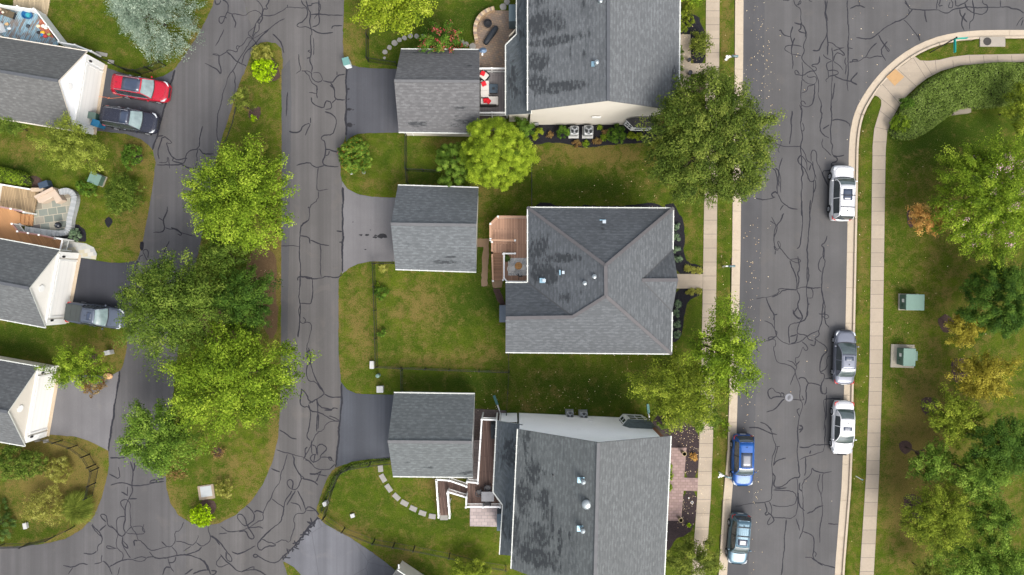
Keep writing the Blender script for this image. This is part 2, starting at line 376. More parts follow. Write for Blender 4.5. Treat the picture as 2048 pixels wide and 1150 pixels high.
island = [(537, 84), (521, 85), (508, 94), (501, 112), (492, 135), (480, 165), (462, 220), (447, 265), (437, 300), (428, 340), (415, 410), (401, 485), (378, 590), (357, 690), (345, 800), (334, 905), (331, 950), (333, 978), (341, 1006), (357, 1031), (381, 1046), (410, 1052), (440, 1046), (470, 1031), (500, 1005), (525, 970), (545, 925), (556, 875), (560, 830), (562, 700), (563, 400), (565, 200), (566, 120), (562, 97), (551, 86)]
split = [(537, 84), (505, 60), (470, -60), (470, -700)]
alley_poly = px2w(alley_left + alley_right)
ISL = px2w(island)
dr = {
 'd1': ([(190, 128), (235, 143), (270, 154), (300, 158), (325, 153), (346, 141), (306, 300), (297, 290), (281, 278), (252, 268), (200, 262), (170, 262)], 'drive_mid'),
 'd2': ([(130, 513), (150, 514), (182, 519), (215, 525), (245, 526), (275, 521), (262, 620), (256, 655), (228, 652), (190, 646), (110, 636)], 'drive_dark'),
 'd3': ([(85, 750), (108, 753), (170, 750), (215, 752), (228, 748), (240, 742), (217, 901), (201, 893), (176, 881), (150, 873), (100, 869), (60, 866)], 'drive_light'),
 'd4': ([(692, 122), (701, 129), (720, 135), (752, 137), (825, 139), (825, 265), (740, 266), (715, 268), (700, 275), (692, 284)], 'drive_mid'),
 'd5': ([(684, 362), (695, 378), (715, 388), (745, 394), (825, 397), (825, 523), (740, 523), (715, 528), (697, 537), (684, 548)], 'drive_light'),
 'd6': ([(683, 765), (694, 779), (712, 787), (750, 789), (825, 790), (825, 918), (740, 918), (705, 923), (672, 935)], 'drive_blue'),
 'd7': ([(636, 1033), (650, 1048), (700, 1075), (745, 1105), (788, 1138), (830, 1180), (760, 1300), (590, 1300), (603, 1150), (588, 1134), (566, 1122)], 'drive_crack'),
}
sw_east = [(2900, 107), (2048, 108), (1935, 110), (1902, 114), (1878, 120), (1855, 122), (1840, 121), (1829, 113), (1790, 142), (1764, 168), (1748, 190), (1756, 193), (1762, 200), (1762, 211), (1756, 232), (1748, 258), (1745, 290), (1743.5, 380), (1741, 560), (1738.5, 750), (1732, 950), (1719, 1150), (1670, 1900), (1700, 1900), (1747, 1150), (1758, 950), (1764, 750), (1767, 560), (1769.5, 380), (1771, 300), (1774, 265), (1785, 236), (1796, 215), (1815, 190), (1835, 171), (1855, 156), (1882, 142), (1920, 131), (1980, 126), (2048, 124), (2900, 122)]
sw_west = [(1412, -700), (1412, 0), (1411, 150), (1408, 420), (1405, 600), (1402, 750), (1398, 900), (1394, 1000), (1389, 1070), (1383, 1150), (1340, 1900), (1368, 1900), (1410, 1150), (1416, 1070), (1421, 1000), (1425, 900), (1429, 750), (1432, 600), (1434, 420), (1438, 150), (1439, 0), (1439, -700)]
walks = [[(1340, 548), (1405.5, 548), (1405, 577), (1340, 577)],
         [(1345, 69), (1381, 69), (1381.5, 127), (1411.5, 127), (1411, 147), (1381, 148), (1380, 178), (1345, 178)]]

# ---------------------------------------------------------------- the ground: one sheet out to the horizon
def axis(lo, hi, step):
    a = np.arange(lo, hi + 1e-6, step); far = np.array([3, 8, 20, 60, 200, 700, 2500.])
    return np.concatenate([lo - far[::-1], a, hi + far])
gx = axis(-48, 48, .2); gy = axis(-28, 28, .2); X, Y = np.meshgrid(gx, gy); Z = np.zeros_like(X)
ns = inside(street_poly, X, Y); nd_ = dist_to(street_poly, X, Y)
Z[ns | (nd_ < .8)] = -.3
PX = X * S + 1024; PY = 575 - Y * S
dry = np.full(X.shape, .34); deep = np.zeros(X.shape)
def blob(arr, x, y, rx, ry, a):
    d = ((PX - x) / rx) ** 2 + ((PY - y) / ry) ** 2; arr += a * np.exp(-d * 1.3)
for q in [(720, 650, 30, 95, .45), (705, 620, 14, 90, .2), (700, 100, 20, 50, .4), (725, 60, 18, 40, .3), (840, 620, 70, 55, .45), (865, 590, 40, 30, .25), (880, 722, 120, 16, .5), (975, 700, 30, 22, .35),
          (1180, 305, 130, 22, .65), (1240, 330, 60, 30, .3), (1310, 365, 30, 20, .3), (1000, 375, 60, 20, .3), (960, 395, 25, 30, .35), (960, 440, 15, 50, .25), (900, 285, 60, 10, .4), (720, 255, 40, 10, .2),
          (760, 370, 60, 14, .3), (880, 965, 60, 45, .45), (905, 990, 30, 30, .2), (1100, 775, 120, 40, .22), (1060, 815, 30, 15, .4), (1250, 850, 60, 12, .4), (1450, 60, 12, 120, .5), (1448, 900, 10, 140, .3), (1440, 540, 14, 60, .15),
          (1385, 460, 14, 40, .3), (530, 560, 30, 120, .8), (550, 500, 14, 160, .4), (548, 880, 14, 90, .7), (480, 940, 70, 60, .4), (500, 205, 50, 70, .22), (470, 160, 18, 60, .25), (510, 60, 50, 30, .0), (350, 1000, 20, 50, .3),
          (1850, 850, 70, 120, .7), (1830, 1020, 60, 120, .7), (1800, 960, 50, 140, .3), (1880, 420, 90, 80, .25), (1900, 600, 130, 200, .2), (1850, 330, 70, 50, .15), (1722, 300, 10, 80, .2), (1720, 500, 12, 130, .4), (1714, 860, 12, 220, .15), (1700, 1050, 12, 100, .1),
          (100, 950, 110, 80, 1.0), (60, 880, 70, 15, .5), (170, 970, 40, 60, .4), (190, 960, 20, 80, .4), (150, 900, 30, 20, .3), (100, 1030, 90, 40, .2), (60, 300, 70, 30, .45), (270, 300, 40, 40, .6), (250, 470, 50, 60, .35), (280, 400, 20, 120, .3), (180, 700, 60, 30, .45), (220, 720, 30, 40, .4),
          (110, 80, 60, 50, .15), (400, 80, 30, 60, .35), (330, 140, 40, 12, .2), (700, 1070, 50, 30, .6), (800, 1110, 60, 30, .35), (640, 1050, 20, 30, .5), (1980, 830, 80, 60, .2), (2010, 1000, 40, 80, .25), (1905, 85, 60, 20, .2)]: blob(dry, *q)
for q in [(940, 600, 90, 60, .75), (820, 690, 50, 25, .25), (930, 765, 130, 22, .8), (1180, 770, 160, 40, .7), (1180, 370, 140, 32, .9), (880, 50, 110, 60, .7), (970, 20, 60, 40, .6), (770, 100, 40, 40, .4), (930, 330, 70, 40, .5), (850, 355, 60, 20, .5), (1000, 400, 50, 30, .4), (760, 310, 40, 50, .25),  # deeper green grass, plus shade north of the houses painted into the lawn colour
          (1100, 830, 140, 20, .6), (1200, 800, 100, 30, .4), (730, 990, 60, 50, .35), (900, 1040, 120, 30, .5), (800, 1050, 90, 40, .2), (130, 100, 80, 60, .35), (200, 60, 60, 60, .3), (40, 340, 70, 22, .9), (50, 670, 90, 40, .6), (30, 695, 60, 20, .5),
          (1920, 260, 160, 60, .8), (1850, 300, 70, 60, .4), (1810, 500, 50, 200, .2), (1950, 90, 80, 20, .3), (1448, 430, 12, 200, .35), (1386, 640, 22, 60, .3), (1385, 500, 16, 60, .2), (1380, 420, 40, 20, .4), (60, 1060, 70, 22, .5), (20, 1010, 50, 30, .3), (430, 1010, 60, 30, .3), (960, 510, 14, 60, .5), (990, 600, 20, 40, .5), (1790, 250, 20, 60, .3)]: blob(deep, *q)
for poly, wd, a in ((alley_poly, .5, .6), (ISL, .45, .6)):
    d = dist_to(poly, X, Y); pat = .45 + .3 * np.sin(X * .9 + 1.3 * np.sin(Y * .7)) + .35 * np.sin(Y * 1.3 + 2 * np.sin(X * .5)); dry += a * np.clip(pat, 0, 1.2) * np.exp(-(d / wd) ** 2)
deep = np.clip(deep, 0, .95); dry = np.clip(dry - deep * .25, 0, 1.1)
ny, nx = X.shape; idx = np.arange(ny * nx).reshape(ny, nx)
faces = np.stack([idx[:-1, :-1], idx[:-1, 1:], idx[1:, 1:], idx[1:, :-1]], -1).reshape(-1, 4)
def np_mesh(name, verts, faces, mat, attrs=None, smooth=False):
    me = bpy.data.meshes.new(name); n = len(faces); k = faces.shape[1]
    me.vertices.add(len(verts)); me.vertices.foreach_set('co', verts.astype(np.float32).ravel())
    me.loops.add(n * k); me.loops.foreach_set('vertex_index', faces.astype(np.int32).ravel())
    me.polygons.add(n); me.polygons.foreach_set('loop_start', np.arange(n, dtype=np.int32) * k)
    me.polygons.foreach_set('loop_total', np.full(n, k, np.int32))
    me.update(calc_edges=True)
    for a, val in (attrs or {}).items():
        at = me.attributes.new(a, 'FLOAT', 'POINT'); at.data.foreach_set('value', val.astype(np.float32).ravel())
    if smooth: me.polygons.foreach_set('use_smooth', np.ones(n, bool))
    me.materials.append(mat); return me
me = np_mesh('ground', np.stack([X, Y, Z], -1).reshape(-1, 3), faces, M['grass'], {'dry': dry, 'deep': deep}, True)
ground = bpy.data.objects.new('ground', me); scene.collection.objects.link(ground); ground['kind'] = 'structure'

# ---------------------------------------------------------------- roads, kerbs, driveways, walks
street = sheet('street', street_poly, ST_Z, M['street'])
# the two arms of the alley, met along a seam at the head of the island
west_px = alley_left + [(-700, 1700), (330, 1700), (375, 1044)] + island[20:0:-1] + split
left_w = px2w(alley_left + [(-700, 1700), (372, 1700), (372, 1040)] + [island[i] for i in range(19, -1, -1)] + split[1:])
right_w = px2w([(372, 1040)] + [(372, 1700), (575, 1700)] + alley_right[2:] + [(470, -700), (470, -60), (505, 60)] + [island[0]] + [island[i] for i in range(len(island) - 1, 18, -1)])
sheet('alley', left_w, .012, M['alley_w'], jit=.018, seed=5)
alley = sheet('alley', right_w, .010, M['alley_e'], jit=.018, seed=6)
for k, (pts, m) in dr.items():
    sheet('driveway', px2w(smooth_line(pts, True, 0)), .018, M[m], jit=.012, seed=7)
# gutter pan and kerb
def strip(name, line, d0, d1, z0, z1, mat, joints=3.05, par=None):
    """solid ribbon beside a world polyline, cut by narrow joints"""
    line = resample(line, .5); b = MB(); L = 0; seg = []
    for i, p in enumerate(line):
        seg.append(p)
        if i: L += math.hypot(p[0] - line[i - 1][0], p[1] - line[i - 1][1])
        if L > joints or i == len(line) - 1:
            if len(seg) > 1:
                e0 = Vector(seg[0]); e1 = Vector(seg[1]); seg2 = [tuple(e0 + (e1 - e0).normalized() * .02)] + seg[1:]
                A = offset_line(seg2, d0); B_ = offset_line(seg2, d1); n = len(seg2)
                vs = [(x, y, z) for z in (z0, z1) for l in (A, B_) for x, y in l]; f = []
                for j in range(n - 1):
                    f += [(2 * n + j, 2 * n + j + 1, 3 * n + j + 1, 3 * n + j), (j, j + 1, 2 * n + j + 1, 2 * n + j), (n + j, 3 * n + j, 3 * n + j + 1, n + j + 1)]
                f += [(0, 2 * n, 3 * n, n), (n - 1, 2 * n - 1, 4 * n - 1, 3 * n - 1)]
                b.add(vs, f)
            seg = [p]; L = 0
    o = b.build(name, mat, par)
    if par is None: o['kind'] = 'structure'
    return o
strip('gutter', SL, .0, -.62, -.4, ST_Z + .012, M['kerb']); strip('kerb', SL, -.62, -.80, -.4, .03, M['kerb'])
strip('gutter', SR, .0, .62, -.4, ST_Z + .012, M['kerb']); strip('kerb', SR, .62, .80, -.4, .03, M['kerb'])
M['seam'] = m_plain('seam', (.1, .085, .07), .9)
# seams in the sidewalks come from thin dark joint strips let into the slab
def joints_on(par, quads, z):
    b = MB()
    for a, c in quads: b.bar((a[0], a[1], z), (c[0], c[1], z), .03, .004)
    b.build('joint', M['seam'], par)
swe = sheet('sidewalk', px2w(sw_east), .035, M['conc'], thick=.15); sww = sheet('sidewalk', px2w(sw_west), .035, M['conc'], thick=.15)
q = []
def edge_x(line, y):
    for (x1, y1), (x2, y2) in zip(line, line[1:]):
        if min(y1, y2) <= y <= max(y1, y2) and y1 != y2: return x1 + (x2 - x1) * (y - y1) / (y2 - y1)
for i in range(32):
    y = 284 + i * 27.7
    q.append((W(edge_x(sw_east[15:23], y) + .3, y), W(edge_x(sw_east[23:32], y) - .3, y)))
for x in (1870, 1905, 1938, 1966, 1994, 2022): q.append((W(x, edge_x([(a[1], a[0]) for a in sw_east[1:6]], x) + .6 if False else (111 if x > 1930 else 120)), W(x + 2, 126 if x > 1930 else 141)))
for a, c in (((1846, 122), (1864, 150)), ((1826, 116), (1852, 158)), ((1796, 139), (1832, 173)), ((1764, 168), (1800, 209)), ((1757, 193), (1792, 222)), ((1760, 222), (1783, 241)), ((1748, 254), (1775, 260))): q.append((W(*a), W(*c)))
joints_on(swe, q, .036); q = []
for i in range(42):
    y = -6 + i * 27.9; q.append((W(edge_x(sw_west[0:11], y) + .3, y), W(edge_x(sw_west[11:22], y) - .3, y)))
joints_on(sww, q, .036)
for p in walks: sheet('walk', px2w(p), .030, M['conc'], thick=.12)
pad = m_concrete('ramp_pad', (0.385, 0.238, 0.112), stain=.35); tp = MB(); tp.prism(px2w([(1772, 154), (1790, 138), (1808, 154), (1789, 172)]), .03, .047); tp.build('tactile_pad', pad)['kind'] = 'structure'
M['pav_brown'] = m_pavers('brown_pavers', [(.24, .17, .15), (.30, .21, .19), (.20, .14, .13)], .42, .26, mort=(.13, .09, .08))
M['pav_tan'] = m_pavers('tan_pavers', [(.22, .165, .12), (.30, .21, .14), (.17, .14, .12), (.25, .17, .12)], .30, .2, .2, mort=(.12, .1, .08))
M['pav_pink'] = m_pavers('pink_pavers', [(.36, .30, .28), (.42, .35, .33), (.31, .26, .25)], .5, .3, mort=(.18, .16, .16))
M['pav_slate'] = m_pavers('slate_flags', [(.17, .19, .16), (.27, .28, .22), (.20, .14, .10), (.13, .11, .11), (.34, .31, .24), (.20, .22, .19)], .85, .65, R(-8), mort=(.4, .36, .28), ms=.03)
M['pav_mix'] = m_pavers('mixed_flags', [(.36, .37, .34), (.42, .36, .22), (.46, .45, .42), (.30, .31, .30)], .5, .34, R(-8), mort=(.34, .33, .3))
M['pav_dark'] = m_pavers('dark_pavers', [(.12, .095, .085), (.16, .12, .105), (.10, .08, .075)], .3, .15, mort=(.06, .05, .05))
sheet('paved_walk', px2w([(1318, 895), (1373, 895), (1368, 955), (1396, 956), (1395, 982), (1367, 981), (1362, 1041), (1312, 1041)]), .045, M['pav_brown'], thick=.14)
sheet('patio', px2w([(952, 145), (950, 120), (949, 85), (952, 60), (962, 40), (978, 26), (990, 21), (1060, 22), (1060, 140), (952, 140)][1:]), .04, M['pav_tan'], thick=.12)
sheet('patio', px2w([(940, 880), (985, 880), (1032, 900), (1032, 1054), (940, 1052)]), .04, M['pav_pink'], thick=.12)
sheet('path', px2w([(944, 817), (1012, 821), (1012, 990), (944, 990)]), .03, M['pav_dark'], thick=.1)
sheet('path', px2w([(953, 232), (1012, 232), (1012, 262), (953, 262)]), .03, M['pav_dark'], thick=.1)
sheet('patio', px2w([(70, 400), (124, 385), (150, 386), (158, 400), (146, 445), (143, 465), (130, 473), (62, 455)]), .04, M['pav_slate'], thick=.12)
sheet('path', px2w([(128, 478), (150, 484), (172, 487), (188, 495), (194, 508), (192, 519), (150, 514), (124, 512)]), .03, M['pav_mix'], thick=.1)
M['trodden'] = m_concrete('bare_earth', (0.21, 0.1435, 0.091), stain=.5)
sheet('path', px2w([(950, 477), (978, 477), (978, 492), (974, 572), (962, 572), (966, 494), (950, 494)]), .012, M['trodden'], jit=.03)
sheet('path', px2w([(982, 560), (1005, 556), (1004, 575), (996, 577), (985, 575)]), .013, M['trodden'], jit=.03)
sheet('path', px2w([(985, 577), (1000, 577), (1008, 602), (1018, 618), (1008, 622), (994, 600)]), .011, M['mulch_brown'], jit=.03)
# mulch beds
beds = [([(1325, 410), (1345, 404), (1354, 420), (1367, 440), (1370, 480), (1366, 505), (1374, 525), (1405, 532), (1404, 548), (1346, 548), (1340, 470)], 'mulch_black'),
        ([(1346, 577), (1404, 577), (1401, 590), (1382, 596), (1371, 612), (1368, 640), (1364, 662), (1356, 682), (1340, 686), (1330, 640)], 'mulch_black'),
        ([(1062, 420), (1075, 406), (1095, 404), (1120, 412), (1150, 412), (1175, 411), (1200, 412), (1255, 412), (1290, 406), (1315, 406), (1330, 418), (1330, 430), (1062, 430)], 'mulch_black'),
        ([(1350, 28), (1362, 30), (1398, 30), (1402, 48), (1411, 66), (1411, 127), (1382, 127), (1382, 68), (1350, 68)], 'mulch_black'),
        ([(1382, 148), (1411, 147), (1411, 185), (1380, 190)], 'mulch_brown'),
        ([(1330, 178), (1380, 178), (1380, 230), (1330, 230)], 'mulch_brown'),
        ([(1042, 242), (1330, 244), (1335, 270), (1300, 285), (1260, 287), (1225, 289), (1180, 295), (1155, 294), (1120, 285), (1090, 286), (1065, 292), (1045, 280)], 'mulch_black'),
        ([(1300, 828), (1352, 836), (1380, 848), (1400, 865), (1397, 956), (1368, 956), (1372, 896), (1318, 896)], 'mulch'),
        ([(1312, 1041), (1362, 1041), (1366, 982), (1394, 982), (1391, 1040), (1384, 1060), (1372, 1070), (1350, 1078), (1335, 1110), (1312, 1100)], 'mulch'),
        ([(548, 120), (556, 130), (562, 150), (556, 160), (535, 164), (520, 158), (518, 120), (535, 110)], 'mulch_brown'),
        ([(497, 226), (503, 214), (512, 211), (521, 217), (521, 232), (514, 242), (500, 238)], 'mulch_brown'),
        ([(500, 505), (520, 490), (545, 500), (556, 530), (550, 580), (558, 640), (545, 690), (520, 640), (495, 600), (490, 540)], 'needles'), ([(400, 620), (490, 610), (505, 680), (430, 700), (380, 680)], 'needles'),
        ([(148, 448), (160, 449), (172, 462), (175, 478), (168, 485), (140, 481), (60, 472), (60, 460), (135, 474)], 'mulch_black'),
        ([(60, 352), (75, 350), (88, 368), (112, 372), (112, 390), (70, 400)], 'mulch_brown'),
        ([(1874, 640), (1886, 629), (1903, 632), (1910, 650), (1900, 667), (1882, 662)], 'mulch_brown'), ([(1812, 422), (1826, 420), (1834, 436), (1830, 452), (1816, 455)], 'mulch_brown'),
        ([(1795, 890), (1808, 878), (1824, 886), (1824, 902), (1806, 910)], 'mulch_brown'), ([(1840, 800), (1855, 792), (1880, 800), (1875, 830), (1845, 830)], 'mulch_brown'), ([(1900, 725), (1915, 715), (1950, 720), (1930, 760), (1905, 765)], 'mulch_brown'),
        ([(1805, 1000), (1818, 985), (1850, 1000), (1850, 1040), (1812, 1045)], 'mulch_brown'),
        ([(425, 902), (432, 894), (442, 896), (448, 904), (440, 914), (428, 912)], 'mulch_brown'), ([(400, 1000), (425, 998), (435, 1012), (425, 1030), (400, 1025)], 'mulch_brown'),
        ([(209, 438), (220, 433), (226, 440), (221, 456), (212, 452)], 'mulch_black'), ([(280, 485), (288, 482), (287, 500), (281, 502)], 'mulch_black'),
        ([(172, 700), (185, 706), (198, 712), (200, 722), (185, 726), (172, 716)], 'mulch_brown'), ([(270, 300), (283, 305), (288, 320), (276, 330), (262, 326)], 'mulch_brown')]
for i, (p, m) in enumerate(beds): sheet('mulch_bed', px2w(smooth_line(p, True, 1)), .014 + .0005 * i, M[m], jit=.035, seed=i + 20)

# darker resurfaced strips along the road edges and stains on the driveways
M['strip'] = m_asphalt('asphalt_strip', (0.073, 0.0721, 0.07521), 0, .2); M['oil'] = m_plain('oil_stain', (.025, .025, .028), .8, 0, .15, .5, 8)
a_ = edge = [(1486.5, y) for y in (-60, 150)]
sheet('road_strip', px2w([(1487, -700), (1487, 0), (1486, 150), (1483, 300), (1482, 400), (1481, 500), (1478, 640), (1475, 800), (1472, 900), (1463, 1000), (1454, 1150), (1440, 1500), (1478, 1500), (1496, 1150), (1505, 1000), (1512, 800), (1521, 600), (1524, 400), (1529, 150), (1530, -700)], ST_Z), ST_Z + .0016, M['strip'], thick=.001, jit=.01)
sheet('road_strip', px2w([(563, 140), (580, 118), (583, 200), (580, 430), (576, 600), (574, 760), (563, 700), (564, 400)]), .0128, M['strip'], thick=.001, jit=.012)
def blot(px, py, r, n=3, seed=0, z=.0205):
    g = random.Random(seed); c = W(px, py)
    for k in range(n):
        a = g.uniform(0, 6.28); d = g.uniform(0, r * 1.1) / S if k else 0; rr = r / S * g.uniform(.35, 1) * (1 if k == 0 else .5); cx, cy = c.x + d * math.cos(a) * 1.6, c.y + d * math.sin(a)
        sheet('oil_stain', [(cx + rr * g.uniform(.6, 1.2) * 1.3 * math.cos(t), cy + rr * g.uniform(.5, 1.1) * .8 * math.sin(t)) for t in [2 * math.pi * i / 14 for i in range(14)]], z + .0003 * k + .0001 * (seed % 9), M['oil'], thick=.0005)
for i, (x, y, r_, n) in enumerate(((765, 472, 9, 3), (734, 470, 4, 2), (722, 470, 3, 2), (731, 499, 2.5, 1), (706, 444, 3, 1), (697, 219, 6, 2), (699, 250, 7, 3), (698, 198, 4, 2), (697, 178, 3, 2), (741, 460, 2, 1))): blot(x, y, r_, n, i)
# ---------------------------------------------------------------- sealed cracks, traced from the road surface
CR = {}
CR['A'] = (380, 0, 6.3875, '310,0 320,50 350,62 385,45 395,0|420,0 460,15 492,50 490,100 475,150 440,215 420,290 400,308 375,280 370,240 380,212 440,215 470,240|475,150 520,178 600,172 700,198 760,150 830,135 880,155 915,190|530,178 560,240 588,290 572,355|435,380 380,490 330,582|850,0 900,30 935,110 915,190 870,240 840,300 820,350 770,390 740,420 760,460 800,490 865,580|1015,0 990,50 965,85 1000,115 935,115|935,110 920,200 925,240 890,300 860,300 870,260 900,240|890,300 880,400 820,430 800,490|840,300 810,400 800,470|915,190 1060,202 1120,175 1200,135 1240,90 1300,92 1350,105 1490,105|1240,90 1245,60|1210,240 1130,285 1040,340 950,400 850,470 770,520 730,600 680,690 600,790 550,900 490,980 470,1060 430,1150 350,1500 340,1800 400,1840 480,1760 560,1500 590,1300 570,1000|1000,370 900,470 850,550 760,620 700,690 650,830|790,490 740,470 720,510 690,560 640,590 600,575 590,610 610,630 640,590|610,630 595,668 540,640 480,635 475,665 380,718 340,680 270,685 340,700 380,718|380,718 370,790 400,880 390,950 350,890 290,855 195,805|480,665 540,730 600,790 680,820 720,850|550,900 585,970 570,1060|1055,435 1100,480 1150,520 1185,590 1205,680|1420,0 1440,50 1500,100 1500,200 1450,270 1380,300 1368,335 1410,355 1490,345 1550,380|1480,0 1500,100 1550,190 1530,290 1550,380 1560,440 1535,460 1545,600 1540,720 1540,800 1570,850 1555,920|1550,45 1620,35 1670,60 1665,130 1640,180 1590,240|1500,75 1560,70 1560,40|1650,0 1640,180 1660,260 1640,320 1560,355|1550,185 1700,182 1800,192 1945,202|1560,380 1620,420 1700,430 1830,417|1945,330 1815,328 1812,370|1535,640 1500,650 1540,670|1540,730 1490,745|1575,480 1580,600 1580,710|1390,690 1395,800 1418,900 1350,942|1418,900 1480,900 1555,920 1560,1000 1620,1055 1700,1035 1670,940 1640,925 1570,940|1450,900 1520,970 1550,1050 1620,1100 1630,1150|1700,1035 1810,1058 1850,1010 1880,960 1985,945|1880,960 1880,915|1800,1060 1850,1140')
CR['W'] = (240, 180, 4.425, '725,320 710,420 698,520 620,530 580,580 570,640 540,660 440,668 330,662|698,520 740,570 830,565|698,520 670,580 685,600 670,690|540,655 610,688 670,690 730,718|670,690 730,692|600,605 560,605 510,622 450,590 420,500 405,460 440,475 470,465 380,400 345,500 335,560 345,615|320,412 380,405|440,695 430,600 415,590 420,640 350,645|450,590 480,600 460,630 560,650|420,1030 415,1100 385,1150')
CR['W2'] = (240, 420, 5.228, '497,0 470,60 455,110 475,190 440,230 345,237|400,80 455,115|475,190 540,208 580,190 640,240 700,255 760,275|540,180 600,205 650,250 640,270 600,250|515,318 470,410 450,510 450,590 420,620 360,610 330,580 280,520 250,450 240,450 245,420 280,408 305,440 290,500|330,575 400,595|240,470 205,490 200,525|450,520 490,520')
CR['B'] = (560, 170, 4.107, '240,60 300,72|300,0 305,110|255,100 265,150 300,170 360,190 370,150 385,130 425,150 425,195 380,200 370,195|410,0 445,30 450,90 460,118 530,118|460,118 425,150|370,215 430,235 465,290 455,350 430,410 345,418 340,445 375,460 375,530 370,580 345,625 360,660 480,673|375,528 420,535 475,552|375,580 400,570 405,540|75,378 110,392 170,378 185,330 250,315 225,365 210,415|250,315 252,265|60,55 58,160 52,255|138,658 240,632 265,665 315,675 360,658|315,675 300,800 310,875 395,858|310,875 315,940 240,1000 245,1090 215,1130 165,1150|240,1000 230,1010')
CR['C'] = (560, 440, 4.107, '240,0 170,40 165,100 160,220 168,460 160,600 163,700 165,850 148,960|165,130 240,135 248,195|250,165 325,195 410,212|325,195 338,290 328,400 345,470|10,213 90,210 160,222|168,465 230,470 265,490 330,482 380,460 470,482 510,440|150,500 148,475 190,465 240,490 255,465 270,510 265,680 240,690 165,683|165,683 155,750 165,800 170,850 235,835 262,880 240,980 220,1030 225,1150|235,1050 255,1100 245,1150|190,800 215,820 200,850|465,88 510,95|485,182 510,182')
CR['D'] = (540, 700, 4.423, '340,0 325,50 360,110 370,180 400,250 440,310 480,380 460,405 400,440 340,468|340,0 365,50 350,120 322,140 325,240 345,280 400,270 480,380|480,385 530,415 620,420 635,400|410,430 440,510 500,515 540,530 570,512 600,520|480,530 550,535|275,340 335,400 340,440 380,465|275,340 268,480 300,505 340,500 360,550 355,640 340,700 320,765 360,800|340,480 365,545 420,548 480,570 560,625 620,632|520,585 560,590 620,632 510,632 465,715 415,725 370,820 300,970|420,430 415,720|430,570 420,700|365,800 375,920|370,840 410,855 410,930|420,930 415,860 455,828 505,860 490,890 440,925 445,960 390,1000 350,970 370,925 410,925|400,925 385,1000|310,970 340,980 370,1010|330,860 310,880 310,950|85,710 150,740 180,775 235,785|60,885 130,915 160,910 250,940 300,950 370,1000 410,1050 510,1065 570,1010|200,930 220,970 215,1030 260,1100 320,1150|445,945 520,945 560,990|510,950 540,945 550,975 530,970 515,950|350,1095 410,1100 455,1065')
CR['E'] = (180, 900, 4.6, '185,72 240,68 300,78 345,55|180,220 275,275 265,160|195,320 280,295 330,305 385,330 490,322 680,290|680,262 620,265 560,280 545,305 610,300 610,268|380,110 395,200 385,330 395,370 355,450 320,560 325,610 305,720 330,770 300,800 260,775 230,720 160,690 155,610 115,578 88,600 150,665|410,120 415,160 395,200|345,340 345,420|290,385 345,420|355,450 430,450|320,560 275,490 300,455 350,455 380,500 360,580 375,650 380,705 430,770 440,830 480,835 545,930 600,925 700,885 750,890 790,840 780,745 830,740 858,665|325,612 260,620 240,660 255,740 265,780 235,840 245,900 310,950 295,1020|380,705 350,735 330,770 490,775 512,740 470,695 390,708|480,720 495,685|480,720 490,750 510,750|190,695 240,740|300,800 295,870 350,910 350,890 300,830|300,870 350,960 370,990|245,905 160,880 150,900 180,915 240,905|85,745 150,690|15,690 60,760 100,795|25,680 105,780 115,850 70,880 65,930|40,1050 120,1035 100,1010 110,965|120,1020 180,1070 200,1150|180,1070 260,1025 380,1000 430,1025 490,1025 520,990 580,985 620,1000 700,990 800,970 890,955 1000,1000 1070,1030 1110,1150|405,1000 460,980 520,990|545,935 600,1000|410,880 400,830 440,830|715,990 740,1080 770,1120|740,1080 690,1075 670,1150|790,980 780,1030 720,1040|660,845 700,885|750,885 800,940 800,970|790,840 850,845 930,880 975,850 1000,810 1000,785|975,850 1030,885 1100,850 1110,800 1085,740 1090,700|930,882 860,930|1030,890 990,930 890,960|1110,790 1160,820 1196,870|255,1150 275,1080|945,1090 870,1150|950,1140 1010,1110 1080,1105|1115,1110 1160,1105 1150,1140|-20,1050 -80,1040 -160,1080 -240,1060|-160,1080 -200,1140|60,930 20,960 -60,950')
CR['F'] = (400, 900, 4.6, '810,40 770,150 740,220 740,290 680,360 660,450 610,490 580,580 585,630 570,655 530,660 440,725 350,748 260,750 190,700|655,170 740,205|870,70 865,130 900,200 940,250 920,310 880,365 840,360 810,330 805,290 835,272 860,300 850,360|940,260 1050,290 1085,325|1060,300 1090,240 1115,190|1010,215 1090,225 1170,238|1090,240 1075,290|840,370 830,410 790,460 770,520 770,550 755,620 740,670 670,710 600,790 570,820 520,870 550,930 620,880 690,885 690,860 570,820|880,370 830,450 800,510|660,450 710,490 775,530|900,370 930,430 975,550|835,480 910,495 935,560|975,550 945,590 885,575 860,640 880,690 850,760 830,855 770,820 690,862|975,550 1000,520 1060,550 1090,600|880,870 780,970 700,1040 620,1035 550,985 520,955 490,965 500,990 530,980|980,555 1060,560|425,510 500,580 500,640 460,670 430,690 400,700 350,640 345,600 380,585 415,620 430,700 500,790 480,820 440,805 430,740 360,750|500,570 530,555 580,580|440,720 500,715 550,705 580,720|110,790 170,830 240,930 300,990 290,1030 240,1000 240,940|190,960 280,1060 360,1130 440,1100 540,1105 620,1150|195,975 145,1040 180,1085 270,1050|290,935 360,960 430,930 510,880|170,770 250,765|105,1110 155,1110 140,1140 100,1150|0,1000 50,1040 75,1110|380,1120 500,1065 500,1100')
